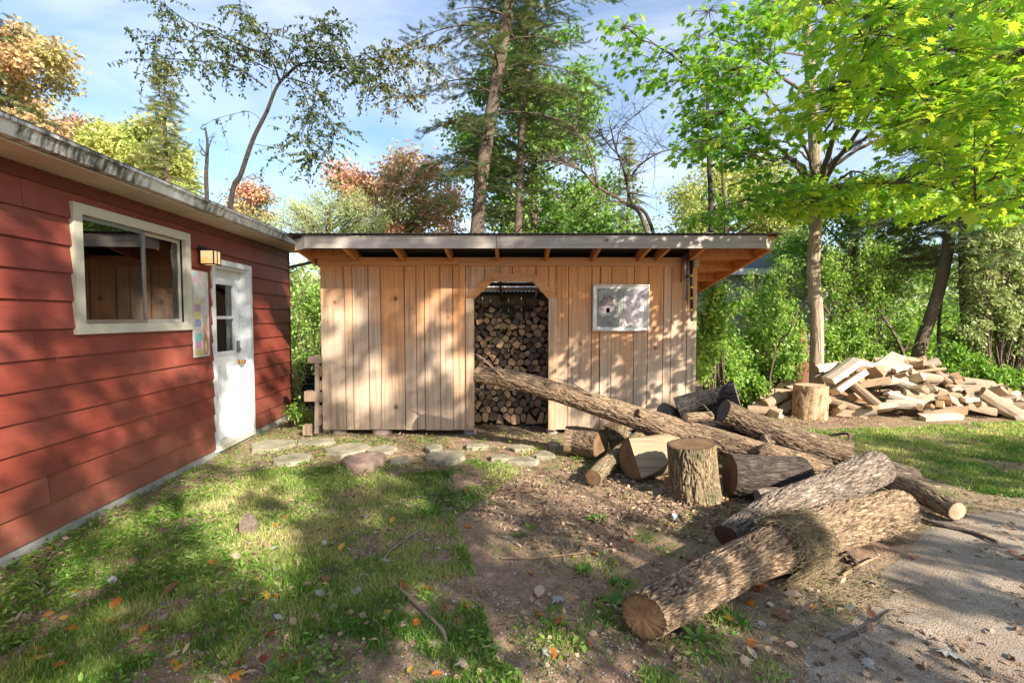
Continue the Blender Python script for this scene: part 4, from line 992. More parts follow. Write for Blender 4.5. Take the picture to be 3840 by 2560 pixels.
# ---- the tumbled heap on the right
hr = random.Random(5)
TOPX = [2840, 2900, 2980, 3080, 3160, 3290, 3420, 3490, 3560, 3640, 3720, 3800, 3900, 4000]
TOPY = [1530, 1490, 1440, 1430, 1362, 1352, 1345, 1375, 1420, 1425, 1440, 1490, 1520, 1560]
def heap_z(x, y):
    px = 1920 + FPX * x / y
    top = np.interp(px, TOPX, TOPY); ztop = max(.05, EYE + (1188 - top) / FPX * 8.7)
    yc = 8.55; f = (y - (7.65 if px > 3250 else 7.85)) / (yc - 7.65)
    return max(0.0, ztop * (math.sin(min(1, max(0, f)) * math.pi / 2) if y < yc else max(0, 1 - (y - yc) / 1.1)))
cnt = 0; placed = []
zone_n = {}
HG = 'split logs tumbled in the heap beside the maple trunk'
def heap_label(cn, kn, px, z, yy, az=0, s=.1):
    hz = 'on the ground' if z < .14 else ('midslope' if z < .42 else 'near the crest')
    st = 'left of the chopping block' if px < 3000 else ('right of the chopping block' if px < 3230 else ('below the summit' if px < 3420 else ('in the heap right half' if px < 3620 else 'at the right tail')))
    c_ = abs(math.cos(az)); dr = 'lying crosswise' if c_ > .88 else 'pointing forward' if c_ < .35 else 'slanting right' if math.cos(az) * math.sin(az) < 0 else 'slanting left'
    return f"{'thick' if s > .135 else 'slim'} {cn} {kn} log {dr}, {hz} {st}"
tries = 0
while cnt < 265 and tries < 9000:
    tries += 1
    px = hr.uniform(2850, 3990); y = hr.uniform(7.75, 9.3); x = (px - 1920) / FPX * y
    zs = heap_z(x, y)
    if zs < .03 and hr.random() > .25: continue
    z = zs * (1 if cnt > 60 else hr.uniform(.35, .85))
    s = hr.uniform(.095, .17)
    if any((x - a) ** 2 + (y - b) ** 2 + (z - c) ** 2 < (.105 if cnt < 170 else .08) ** 2 for a, b, c in placed): continue
    if math.hypot(x - PZ(3072, 1572, 0).x, y - 7.8) < .38: continue
    placed.append((x, y, z))
    az = hr.choice([hr.gauss(.35, .5), hr.gauss(2.6, .5), hr.uniform(0, math.pi)]); ti = hr.gauss(-.12, .28)
    axv = (math.cos(az), math.sin(az) * .75, ti * math.sin(az) - .15 * abs(math.cos(az)) * hr.choice((-1, 1)))
    kind, cn, me = hr.choices(VARS, [1.5 if v[1] == 'cream' else 1.8 if v[1] == 'tan' else 1.0 for v in VARS])[0]
    kn = KN[kind]
    place(me, (x, y, max(z, s * .42)), axv, hr.uniform(0, 6.28), s, heap_label(cn, kn, px, z, y, az, s), HG, hr.uniform(.8, 1.15) * .135 / s)
    cnt += 1
# named pieces of the heap
def piece(kind, cn, pa_, pb_, s, roll, label):
    me = next(v[2] for v in VARS if v[0] == kind and v[1] == cn); a_, b_ = Vector(pa_), Vector(pb_)
    L = (b_ - a_).length; place(me, (a_ + b_) / 2, b_ - a_, roll, s, label, HG, L / (3.1 * s))
piece('slab', 'cream', PY(3105, 1425, 7.95), PY(3210, 1350, 8.1), .21, .1, 'big cream split log tilted above the chopping block, the upper of two')
piece('slab', 'cream', PY(3130, 1470, 7.8), PY(3235, 1400, 7.95), .20, 2.8, 'big cream split log tilted above the chopping block, the lower of two')
piece('block', 'cream', PY(3460, 1573, 7.62), PY(3600, 1565, 7.66), .15, .3, 'white squared split log lying alone along the front foot of the heap')
piece('block', 'cream', PY(3290, 1395, 8.3), PY(3365, 1345, 8.5), .26, .6, 'broad white split log standing on the summit of the heap')
piece('slab', 'cream', PY(3608, 1497, 7.9), PY(3705, 1486, 7.95), .13, .2, 'white flat split log high on the right slope')
piece('half', 'tan', PY(3680, 1470, 7.9), PY(3830, 1560, 7.7), .22, .9, 'long grey-barked half log sliding down the right end of the heap')
piece('round', 'tan', PY(3330, 1480, 7.95), PY(3460, 1520, 7.75), .17, .9, 'round barked log lying level across the middle of the heap')
piece('round', 'tan', PY(3340, 1420, 8.1), PY(3480, 1470, 7.9), .13, .9, 'slim barked log pointing down right from the summit')
piece('half', 'tan', PY(3195, 1440, 7.9), PY(3290, 1520, 7.7), .16, 2.4, 'curved barked split log leaning right of the two big cream logs')
piece('wedge', 'tan', PY(3060, 1385, 8.2), PY(3160, 1375, 8.3), .14, .9, 'bark-side-up split log in front of the maple trunk')
piece('half', 'tan', PY(3480, 1370, 8.5), PY(3560, 1440, 8.1), .12, .9, 'grey log leaning down the right shoulder of the heap')
cb_ = PZ(3072, 1574, 0)
t = empty('chopping_block', (cb_.x, cb_.y + .24, 0), 'upright weathered chopping block standing at the left front of the heap', 'chopping block')
log_body([(cb_.x, cb_.y + .24, -.02, .25), (cb_.x, cb_.y + .24, .2, .245), (cb_.x + .0, cb_.y + .24, .50, .245)], 'bark_pale', t, t.location, 63, nu=72, step=.02, depth=.012, cell=.06, lump=.1, ends=('end_pale', 'end_pale'))
# a few sticks left of the block
for (a_, b_, k_, c_, s_, lb) in (((2870, 1512), (2930, 1480), 'half', 'tan', .15, 'grey half log at the far left end of the heap'),
                                 ((2800, 1550), (2890, 1545), 'half', 'tan', .12, 'pale half log lying flat left of the heap near the black log'),
                                 ((2930, 1540), (3010, 1500), 'slab', 'tan', .14, 'curved pale slab leaning on the chopping block from the left'),
                                 ((3000, 1480), (3035, 1450), 'block', 'cream', .13, 'white split end upright behind the chopping block')):
    piece(k_, c_, PY(a_[0], a_[1], 8.0), PY(b_[0], b_[1], 8.1), s_, .7, lb)

# ---- stacked firewood seen through the doorway: close-packed ends
def cells(x0, x1, z0, z1, dx, dz, rnd, top=None):
    pts = []; r_ = 0; z = z0 + dz / 2
    while z < z1 + dz:
        x = x0 + (dx / 2 if r_ % 2 else 0)
        while x < x1 + dx: pts.append((x + rnd.uniform(-.33, .33) * dx, z + rnd.uniform(-.33, .33) * dz, r_)); x += dx
        z += dz; r_ += 1
    out = []
    for i, (px_, pz, r_) in enumerate(pts):
        if top and pz > top(px_): continue
        if not (x0 - .02 < px_ < x1 + .02 and pz < z1): continue
        poly = [(px_ - .12, pz - .12), (px_ + .12, pz - .12), (px_ + .12, pz + .12), (px_ - .12, pz + .12)]
        for j, (qx, qz, _) in enumerate(pts):
            if j == i or abs(qx - px_) > .3 or abs(qz - pz) > .3: continue
            mx_, mz = (px_ + qx) / 2, (pz + qz) / 2; nx, nz = qx - px_, qz - pz; l = math.hypot(nx, nz); nx /= l; nz /= l
            g = .006; new = []
            for k in range(len(poly)):
                a_, b_ = poly[k], poly[(k + 1) % len(poly)]
                da = (a_[0] - mx_) * nx + (a_[1] - mz) * nz + g; db = (b_[0] - mx_) * nx + (b_[1] - mz) * nz + g
                if da <= 0: new.append(a_)
                if da * db < 0: t_ = da / (da - db); new.append((a_[0] + (b_[0] - a_[0]) * t_, a_[1] + (b_[1] - a_[1]) * t_))
            poly = new
            if len(poly) < 3: break
        if len(poly) >= 3: out.append((px_, pz, r_, poly))
    return out
sr = random.Random(21)
def stack(x0, x1, z0, z1, yf, dep, group, where, top, dx=.108, dz=.084, dark=.38):
    cs = cells(x0, x1, z0, z1, dx, dz, sr, top); nrow = max(c[2] for c in cs) + 1
    ORD = ['bottom', 'second', 'third', 'fourth', 'fifth', 'sixth', 'seventh', 'eighth', 'ninth', 'tenth', 'eleventh', 'twelfth', 'thirteenth', 'fourteenth', 'fifteenth', 'sixteenth', 'seventeenth', 'eighteenth', 'nineteenth', 'twentieth', 'uppermost']
    for (cx_, cz, r_, poly) in cs:
        xs_ = [p[0] for p in poly]; zs_ = [p[1] for p in poly]
        # knock corners off one bark side so that ends look like rounds, halves and wedges
        k = sr.random(); ccx, ccz = sum(xs_) / len(xs_), sum(zs_) / len(zs_)
        if k < .45:
            P2 = []; m_ = len(poly); rad = min(math.hypot(p[0] - ccx, p[1] - ccz) for p in poly) * 1.06
            for q in range(m_ * 3):
                a_, b_ = poly[q // 3], poly[(q // 3 + 1) % m_]; t_ = (q % 3) / 3; p = (a_[0] + (b_[0] - a_[0]) * t_, a_[1] + (b_[1] - a_[1]) * t_)
                d_ = math.hypot(p[0] - ccx, p[1] - ccz); f_ = min(1, rad / d_); P2.append((ccx + (p[0] - ccx) * f_, ccz + (p[1] - ccz) * f_))
            poly = P2
        if .45 <= k < .80:                                   # a split face leaves a dark gap
            an = sr.choice((sr.uniform(0, 6.28), sr.gauss(1.57, .5))); nx_, nz_ = math.cos(an), math.sin(an); off_ = sr.uniform(.008, .026); new = []
            for q in range(len(poly)):
                a_, b_ = poly[q], poly[(q + 1) % len(poly)]; da = (a_[0] - ccx) * nx_ + (a_[1] - ccz) * nz_ - off_; db = (b_[0] - ccx) * nx_ + (b_[1] - ccz) * nz_ - off_
                if da <= 0: new.append(a_)
                if da * db < 0: t_ = da / (da - db); new.append((a_[0] + (b_[0] - a_[0]) * t_, a_[1] + (b_[1] - a_[1]) * t_))
            if len(new) > 2: poly = new
        poly = [(p[0] + sr.uniform(-.003, .003), p[1] + sr.uniform(-.003, .003)) for p in poly]
        if min(p[1] for p in poly) < .02: poly = [(p[0], max(p[1], .02)) for p in poly]
        n = len(poly); y0 = yf + sr.uniform(-.055, .065); y1 = y0 + dep; tl = sr.uniform(-.012, .012)
        me = bpy.data.meshes.new('stacked_log')
        V = [(p[0] - ccx, 0 + (p[0] - ccx) * tl * 4 + (p[1] - ccz) * sr.uniform(-.1, .1), p[1] - ccz) for p in poly] + [(p[0] - ccx, dep, p[1] - ccz) for p in poly]
        F = [tuple(range(n)), tuple(range(2 * n - 1, n - 1, -1))] + [((i + 1) % n, i, n + i, n + (i + 1) % n) for i in range(n)]
        me.from_pydata(V, [], F)
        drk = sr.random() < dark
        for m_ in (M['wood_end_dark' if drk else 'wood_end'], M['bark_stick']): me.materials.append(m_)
        me.polygons.foreach_set('material_index', [0, 0] + [1] * n); me.update()
        o = link('stacked_log', me, None, (ccx, y0, ccz))
        kn = 'rounded' if k < .45 else ('flat' if (max(xs_) - min(xs_)) > 1.35 * (max(zs_) - min(zs_)) else 'upright' if (max(zs_) - min(zs_)) > 1.1 * (max(xs_) - min(xs_)) else 'angular')
        t_ = (cx_ - DLx) / (DRx - DLx)
        ps = 'beside the left jamb' if t_ < .14 else 'left of the middle' if t_ < .38 else 'in the middle' if t_ < .62 else 'right of the middle' if t_ < .86 else 'beside the right jamb'
        tag(o, f"{'dark grey' if drk else 'tan'} {kn} log end, {ORD[min(r_, 20)]} row {where}, {ps}", 'firewood', group)
def top1(x):
    t_ = (x - DLx) / (DRx - DLx); return 1.60 + .05 * math.sin(t_ * 9) + (.12 if t_ > .8 else 0)
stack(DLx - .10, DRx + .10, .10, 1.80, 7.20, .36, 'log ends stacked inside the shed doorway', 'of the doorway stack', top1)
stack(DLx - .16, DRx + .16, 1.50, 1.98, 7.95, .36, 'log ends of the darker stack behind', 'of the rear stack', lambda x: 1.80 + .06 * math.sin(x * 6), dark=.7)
# ---- rack of blocks against the shed's left side
rk = empty('timber_rack', (xl[0] - .05, YW, 0), 'weathered leaning post with short timber blocks nailed along the shed left corner', 'rack')
ro = rk.location
a = Acc(); a.beam(PY(1188, 1610, 6.5) - Vector((0, 0, .05)), PY(1190, 1330, 6.62), .045, .04, up=(0, 1, 0)); a.build('post', M['old_timber'], rk, off=ro)
for (px, py, w, h_, y) in ((1180, 1348, .17, .09, 6.60), (1201, 1392, .06, .13, 6.66), (1196, 1445, .06, .12, 6.64), (1166, 1485, .16, .13, 6.54), (1198, 1490, .06, .12, 6.62), (1192, 1540, .06, .12, 6.58), (1188, 1580, .06, .11, 6.56), (1150, 1612, .09, .13, 6.5)):
    c = PY(px, py, y); a = Acc(); a.box((c.x - w / 2, c.y - .02, c.z - h_ / 2), (c.x + w / 2, c.y + .10, c.z + h_ / 2)); a.build('timber_block', M['old_timber'], rk, off=ro)
# dark plastic crate in the gap
cr = empty('plastic_crate', tuple(PZ(1150, 1520, 0)), 'dark blue-black plastic crate lying in the gap between cabin and shed', 'crate'); c0 = cr.location
for k in range(3):
    a = Acc(); z0 = .05 + k * .17
    for (q0, q1) in (((-.28, -.02), (.28, .02)), ((-.28, .40), (.28, .44))): a.box((c0.x + q0[0], c0.y + q0[1], z0), (c0.x + q1[0], c0.y + q1[1], z0 + .10))
    for (q0, q1) in (((-.28, .022), (-.24, .398)), ((.24, .022), (.28, .398))): a.box((c0.x + q0[0], c0.y + q0[1], z0), (c0.x + q1[0], c0.y + q1[1], z0 + .10))
    a.build('crate_band', M['dark_plastic'], cr, off=c0)
a = Acc()
for (p, q) in ((-.285, -.025), (.245, -.025), (-.285, .405), (.245, .405)): a.box((c0.x + p, c0.y + q, .0), (c0.x + p + .04, c0.y + q + .04, .52))
a.build('crate_corners', M['dark_plastic'], cr, off=c0)
a = Acc(); a.box((c0.x - .24, c0.y + .02, .01), (c0.x + .24, c0.y + .40, .03)); a.build('crate_floor', M['dark_plastic'], cr, off=c0)

# ================================================================ STEPPING STONES
m, nt, b = mat('flagstone'); n1 = noise(nt, coords(nt, rnd=7), 5, 6, .65); n2 = noise(nt, coords(nt), 45, 4)
c = ramp(nt, [(.28, (.15, .135, .09)), (.5, (.265, .24, .17)), (.75, (.37, .345, .26))], n1)
c = mixc(nt, .6, c, ramp(nt, [(.3, (.75, .74, .7)), (.7, (1.1, 1.1, 1.08))], n2), 'MULTIPLY')
nt.links.new(c, b.inputs['Base Color']); b.inputs['Roughness'].default_value = .85; bump(nt, b, n1, .4, .01); M['flag'] = m
M['red_rock'] = plain('red_rock', (.22, .15, .12), .8, 0, .35, 12, .6)
STONES = [(1020, 1663, 82, 24, 'largest pale flagstone, just outside the cabin doorstep'), (1193, 1653, 78, 14, 'long narrow flagstone against the timber rack'),
          (1100, 1715, 72, 22, 'pointed flagstone in front of the two nearest the doorstep'), (1302, 1680, 84, 24, 'angular grey flagstone before the left shed boards'),
          (1435, 1682, 58, 20, 'oval flagstone right of the angular grey one'), (1500, 1722, 42, 14, 'small sunken flagstone right of the red rock'),
          (1625, 1676, 34, 12, 'small dull flagstone behind the broad one'), (1668, 1706, 84, 22, 'broad mossy flagstone in the middle of the row'),
          (1788, 1668, 46, 9, 'thin flagstone by the doorway left jamb'), (1885, 1712, 62, 9, 'low flagstone in the grass before the doorway'),
          (1962, 1722, 62, 12, 'pale flagstone in the grass right of the doorway middle'), (1952, 1675, 60, 10, 'flat stone lying on the doorway sill line'),
          (2040, 1700, 45, 13, 'rounded flagstone next to the barrel log'), (2075, 1662, 28, 12, 'small stone at the foot of the right jamb')]
for k, (px, py, rx, ry, lb) in enumerate(STONES + [(1366, 1728, 80, 24, 'reddish brown rounded rock set in the row of flagstones')]):
    c = PZ(px, py, .03); rw = rx / FPX * c.y; e0 = PZ(px, py + ry, .03); e1 = PZ(px, py - ry, .03); rd = abs(e1.y - e0.y) / 2
    rd = max(rd, .10); rnd = random.Random(k + 3); n = rnd.choice((6, 7, 8)) if k < 14 else 12; rock = k >= 14
    ang = sorted((i + rnd.uniform(-.3, .3)) * 2 * math.pi / n for i in range(n))
    base_ = [(math.cos(t) * rw * rnd.uniform(.85, 1.1), math.sin(t) * rd * rnd.uniform(.85, 1.1)) for t in ang]
    # subdivide outline with small irregularity
    out = []
    for i in range(n):
        p, q = base_[i], base_[(i + 1) % n]
        for t in (0, .33, .66): out.append((p[0] + (q[0] - p[0]) * t + rnd.uniform(-.01, .01), p[1] + (q[1] - p[1]) * t + rnd.uniform(-.01, .01)))
    m_ = len(out); a = Acc(); H = .034 if not rock else .07
    rings = [(1.02, -.03), (1.0, H * .6), (.97, H * .9), (.88, H), (.5, H * (1.03 if not rock else 1.15))]
    V = []
    for (f, z) in rings:
        for (x, y) in out: V.append((c.x + x * f, c.y + y * f, z + (rnd.uniform(-.003, .003) if not rock else rnd.uniform(-.008, .008)) + .05 * x * .2))
    V.append((c.x, c.y, H * (1.03 if not rock else 1.2)))
    F = [(r_ * m_ + i, r_ * m_ + (i + 1) % m_, (r_ + 1) * m_ + (i + 1) % m_, (r_ + 1) * m_ + i) for r_ in range(4) for i in range(m_)]
    a.add(V, F); a.f.append(np.array([(4 * m_ + i, 4 * m_ + (i + 1) % m_, 5 * m_) for i in range(m_)])); a.m.append(np.zeros(m_, np.int32))
    o = a.build('flagstone' if not rock else 'red_rock', M['flag'] if not rock else M['red_rock'], None, rock, (c.x, c.y, 0)); o.location = (c.x, c.y, 0)
    tag(o, lb, 'stone', 'stones laid in a row before the shed')
# wood chunk in the lawn
cz = PZ(922, 2000, 0); t = empty('bark_chunk', tuple(cz), 'small grey split chunk of wood standing in the lawn', 'wood chunk')
a = Acc(); a.prism([(cz.x - .05, cz.y, -.01), (cz.x + .045, cz.y, -.01), (cz.x + .05, cz.y, .06), (cz.x + .035, cz.y, .10), (cz.x + .015, cz.y, .125), (cz.x - .02, cz.y, .125), (cz.x - .045, cz.y, .08)], (0.01, .05, 0)); a.build('chunk', plain('weathered_chunk', (.16, .12, .095), .9, 0, .6, 40, 1), t, off=t.location)
# ================================================================ LEAVES
def T_(v, f): return np.array(v, float), np.array(f, np.int64)
OVAL = T_([(0, 0, 0), (-.20, .30, .03), (0, .34, -.02), (.20, .30, .03), (-.22, .62, .04), (0, .64, -.01), (.22, .62, .04), (0, 1, -.06)],
          [(0, 2, 1), (0, 3, 2), (1, 2, 4), (2, 5, 4), (2, 3, 5), (3, 6, 5), (4, 5, 7), (5, 6, 7)])
DIAM = T_([(0, 0, 0), (-.32, .5, .05), (.32, .5, .05), (0, 1, -.04)], [(0, 2, 1), (1, 2, 3)])
def maple_t():
    tips = [(-.28, -.02), (-.20, .12), (-.52, .10), (-.40, .24), (-.60, .46), (-.30, .42), (-.33, .62), (-.14, .58), (0, 1.0), (.14, .58), (.33, .62), (.30, .42), (.60, .46), (.40, .24), (.52, .10), (.20, .12), (.28, -.02)]
    c = (0, .22); pts = [(0, 0)] + tips
    V = [(x, y, -.22 * (x * x + (y - .3) ** 2) * 1.6) for x, y in pts] + [(c[0], c[1], .02)]
    n = len(pts); return T_(V, [(n, (i + 1) % n, i) for i in range(n)])
MAPLE = maple_t()
LONG = T_([(0, 0, 0), (-.11, .35, .02), (.11, .35, .02), (-.09, .7, 0), (.09, .7, 0), (0, 1, -.05)], [(0, 2, 1), (1, 2, 3), (2, 4, 3), (3, 4, 5)])
def spray_t(n=9, w=.15, l=.50):
    V = []; F = []
    for i in range(n):
        t = (i + .6) / n; s = -1 if i % 2 else 1; ll = l * (1 - .55 * t)
        b = (0, t * .85, 0); tip = (s * ll, t * .85 + ll * .55, .02 * (i % 3 - 1)); k = len(V)
        V += [b, (b[0], b[1] + w, 0), tip]; F.append((k, k + 1, k + 2))
    k = len(V); V += [(-.02, 0, 0), (.02, 0, 0), (0, 1, 0)]; F.append((k, k + 1, k + 2)); return T_(V, F)
SPRAY = spray_t()
BLADE = T_([(-.045, 0, 0), (.045, 0, 0), (.03, .55, .06), (-.03, .55, .06), (0, 1, .25)], [(0, 1, 2), (0, 2, 3), (3, 2, 4)])
def put(acc, tmpl, pos, axis, nrm, size, tint, width=None, mat=0):
    """many copies of a small template: local Y along AXIS, local Z along NRM"""
    TV, TF = tmpl; n = len(pos)
    if n == 0: return
    y = axis / (np.linalg.norm(axis, axis=1)[:, None] + 1e-9)
    x = np.cross(y, nrm); x /= (np.linalg.norm(x, axis=1)[:, None] + 1e-9); z = np.cross(x, y)
    s = np.broadcast_to(np.asarray(size, float), (n,)); w = s if width is None else np.broadcast_to(np.asarray(width, float), (n,))
    V = pos[:, None] + TV[None, :, 0, None] * (x * w[:, None])[:, None] + TV[None, :, 1, None] * (y * s[:, None])[:, None] + TV[None, :, 2, None] * (z * s[:, None])[:, None]
    F = TF[None] + (np.arange(n) * len(TV))[:, None, None]
    acc.add(V.reshape(-1, 3), F.reshape(-1, TF.shape[1]), mat, np.repeat(np.broadcast_to(tint, (n,)), len(TV)))
def unit(n): v = NR.normal(size=(n, 3)); return v / np.linalg.norm(v, axis=1)[:, None]
def bezier(a, b, c, n): t = np.linspace(0, 1, n)[:, None]; return (1 - t) ** 2 * a + 2 * t * (1 - t) * b + t * t * c

def broadleaf(name, label, cat, base, trunk, clusters, leafmat, barkmat, group=None, leaf=.10, per=1.0, tmpl=DIAM, flat=.5, droop=.2, tint=(0, 1), sub=7, spread=.22, twig=.012, bare=0.0, kindf='stuff', tintz=0.0, lean_in=True):
    """trunk: list of (x,y,z,r). clusters: list of (x,y,z,rx,rz). every cluster gets a limb, SUB twigs and leaves"""
    root = empty(name, base, label, cat, group); O = root.location
    if trunk:
        P = crom(trunk, 22); a = Acc(); 
        a.tube(P[:, :3], P[:, 3], 12, tint=np.repeat(fbm(P[:, 0] * 9, P[:, 2] * 5, seed=3), 12)); a.build('trunk', M[barkmat], root, True, O, True)
    br = Acc(); lv = Acc(); tp = P if trunk else None
    for ci, cl in enumerate(clusters):
        c = np.array(cl[:3]); rx, rz = cl[3], cl[4]
        if tp is not None:
            below = tp[tp[:, 2] < c[2] - .15 * rz]; q = below[-1] if len(below) and below[-1][2] > tp[:, 2].min() else tp[len(tp) // 2]
            hh = tp[np.argmin(np.abs(tp[:, 2] - (c[2] - .45 * np.linalg.norm(c[:2] - q[:2]) - .1)))]
            a0 = hh[:3]; r0 = min(hh[3] * .5, .012 + .016 * np.linalg.norm(c - a0))
        else: a0 = np.array(base, float) + [NR.normal() * .1, NR.normal() * .1, 0]; r0 = .014
        mid = (a0 + c) / 2 + np.array([0, 0, .12 * np.linalg.norm(c - a0)]) + NR.normal(size=3) * .05
        B = bezier(a0, mid, c, 8); br.tube(B, np.linspace(r0, twig, 8), 6, tint=.5)
        ends = []
        for k in range(sub):
            v = unit(1)[0] * [rx, rx, rz] * NR.uniform(.55, 1.0); e = c + v; s0 = B[NR.integers(4, 8)]
            m_ = (s0 + e) / 2 + NR.normal(size=3) * .04 + [0, 0, .06 * rx]
            C_ = bezier(s0, m_, e, 6); br.tube(C_, np.linspace(twig, twig * .25, 6), 4, tint=.5, cap=False); ends.append(C_)
        if NR.random() < bare: continue
        n = int(per * sub * 46)
        idx = NR.integers(0, sub, n); tt = NR.uniform(.25, 1.05, n); E = np.stack(ends)   # sub,6,3
        f = np.clip(tt, 0, 1) * 5; i0 = np.minimum(f.astype(int), 4); fr = (f - i0)[:, None]
        p = E[idx, i0] * (1 - fr) + E[idx, i0 + 1] * fr + NR.normal(size=(n, 3)) * [spread * rx, spread * rx, spread * rz * .7]
        nrm = unit(n) * (1 - flat) + np.array([0, 0, 1.0]) * flat * 1.4
        axs = unit(n) * .8 + (p - c) / (np.linalg.norm(p - c, axis=1)[:, None] + .01) * .7 + np.array([0, 0, -1.0]) * droop * 2.2
        sz = leaf * NR.uniform(.65, 1.25, n)
        ctint = NR.uniform(0, 1)
        tv = np.clip(tint[0] + (tint[1] - tint[0]) * np.clip(.55 * ctint + .45 * NR.uniform(0, 1, n) + tintz * (p[:, 2] - c[2]) / rz, 0, 1), 0, 1)
        put(lv, tmpl, p, axs, nrm, sz, tv)
    if br.n: br.build('branches', M[barkmat], root, True, O, True)
    if lv.n: tag(lv.build('crown', M[leafmat], root, False, O, True), kind=kindf)
    return root
def px_clusters(lst, Y, dy=None, zs=1.0):
    out = []
    for (px, py, r_) in lst:
        y = Y + NR.uniform(-1, 1) * (dy if dy is not None else 1.0); c = PY(px, py, y); rr = r_ / FPX * y
        out.append((c.x, c.y, c.z, rr, rr * zs))
    return out
def fill(poly, n, r0, r1):
    """random pixel discs inside a polygon"""
    xs_ = [p[0] for p in poly]; ys_ = [p[1] for p in poly]; out = []
    while len(out) < n:
        x, y = R.uniform(min(xs_), max(xs_)), R.uniform(min(ys_), max(ys_)); c = False; j = len(poly) - 1
        for i in range(len(poly)):
            if (poly[i][1] > y) != (poly[j][1] > y) and x < (poly[j][0] - poly[i][0]) * (y - poly[i][1]) / (poly[j][1] - poly[i][1]) + poly[i][0]: c = not c
            j = i
        if c: out.append((x, y, R.uniform(r0, r1)))
    return out
def tk(px0, py0, px1, py1, Y, r0, r1, bend=0.0, toground=True):
    """trunk points from two picture points at distance Y, carried down to the ground"""
    a, b = PY(px0, py0, Y), PY(px1, py1, Y); pts = []
    if toground and a.z > .1:
        d = (a - b).normalized(); g = a + Vector((d.x * .5, 0, -1)).normalized() * 0
        pts.append((a.x + (a.x - b.x) * .15, Y, 0.0, r0 * 1.25))
    else: pts.append((a.x, Y, min(a.z, 0), r0 * 1.2))
    for t in (0, .33, .66, 1):
        p = a.lerp(b, t); pts.append((p.x + bend * math.sin(t * math.pi), Y, p.z + (0.02 if t == 0 else 0), r0 + (r1 - r0) * t))
    return pts

# ---------------------------------------------------------------- conifers
def conifer(name, label, base, trunk, nb, h0, length, needlemat, barkmat, seg=.30, density=1.0, droop=.25, taper=True, spray=.16, gap=.0, group='conifers behind the buildings', azfn=None, twigl=.45):
    root = empty(name, base, label, 'tree', group); O = root.location
    P = crom(trunk, 40); a = Acc(); a.tube(P[:, :3], P[:, 3], 14, tint=np.repeat(fbm(P[:, 0] * 9, P[:, 2] * 7, seed=5), 14)); a.build('trunk', M[barkmat], root, True, O, True)
    br = Acc(); lv = Acc(); ztop = P[-1, 2]
    POS = []; AX = []; NM = []
    for k in range(nb):
        t = (k + NR.uniform(0, 1)) / nb; z = h0 + (ztop - h0) * t
        c = P[np.argmin(np.abs(P[:, 2] - z))][:3]; az = NR.uniform(0, 2 * np.pi) if azfn is None else azfn(k)
        L = length(t) * NR.uniform(.6, 1.2); d = np.array([math.cos(az), math.sin(az), 0])
        e = c + d * L + [0, 0, -droop * L + NR.normal() * .1]; mid = c + d * L * .5 + [0, 0, .12 * L]
        n = max(6, int(L / .11)); B = bezier(c, mid, e, n); br.tube(B, np.linspace(.006 + .008 * L, .003, n), 5, tint=.4, cap=False)
        side = np.array([-d[1], d[0], 0])
        if NR.random() < gap: continue
        for i in range(1, n):
            for s in (-1, 1):
                if NR.random() > density: continue
                tl = twigl * L * .55 * (1 - .6 * i / n) * NR.uniform(.6, 1.4) + .10
                dd = side * s * .8 + d * .65 + [0, 0, NR.normal() * .12 - .12]; dd /= np.linalg.norm(dd); m_ = max(1, int(tl / (spray * .62)))
                tw = B[i]
                if tl > .25: br.tube([tw, tw + dd * tl], [.004, .0015], 3, tint=.4, cap=False)
                q = tw[None] + dd[None] * (np.arange(m_) * spray * .62)[:, None] + NR.normal(size=(m_, 3)) * .015
                POS.append(q); AX.append(np.repeat(dd[None], m_, 0) + NR.normal(size=(m_, 3)) * .28); NM.append(np.array([0, 0, 1.0])[None] + NR.normal(size=(m_, 3)) * .35)
    POS = np.concatenate(POS); AX = np.concatenate(AX); NM = np.concatenate(NM); n = len(POS)
    cl = fbm(POS[:, 0] * 1.7, POS[:, 1] * 1.7, POS[:, 2] * 1.7, 9, 2)
    put(lv, SPRAY, POS, AX, NM, spray * NR.uniform(.75, 1.25, n), np.clip(cl * 1.3 - .2 + NR.normal(size=n) * .12, 0, 1))
    br.build('branches', M[barkmat], root, True, O, True); tag(lv.build('crown', M[needlemat], root, False, O, True), kind='stuff')
    return root
Vz = lambda px, py, Y, z=None: PY(px, py, Y)
# main leaning hemlock
b0 = PY(1790, 860, 12.0); b1 = PY(1850, 380, 12.0); b2 = PY(1910, 0, 12.0); b3 = PY(1975, -420, 12.0)
conifer('hemlock_tree', 'tall dark conifer with a leaning bare trunk rising behind the shed roof', (b0.x - .35, 12, 0),
        [(b0.x - .38, 12, 0, .20), (b0.x, 12, b0.z, .165), (PY(1808, 640, 12).x, 12, PY(0, 640, 12).z, .155), (b1.x, 12, b1.z, .15), (b2.x, 12, b2.z, .13), (b3.x, 12, b3.z, .09)],
        66, 4.2, lambda t: 2.2 if t > .15 else 1.6, 'needle_dark', 'bark_tree', density=.72, droop=.30, spray=.17, gap=.12)
# second thin conifer trunk behind
b0 = PY(1943, 866, 13.5); b1 = PY(1960, 400, 13.5); b2 = PY(1985, -150, 13.5)
conifer('thin_conifer', 'thin reddish conifer trunk with sparse dead twigs right of the leaning one', (b0.x, 13.5, 0),
        [(b0.x, 13.5, 0, .14), (b0.x, 13.5, b0.z, .10), (b1.x, 13.5, b1.z, .085), (b2.x, 13.5, b2.z, .06)],
        56, 3.4, lambda t: 1.5 + .8 * t, 'needle_dark', 'bark_tree', density=.65, droop=.15, spray=.17, gap=.2)
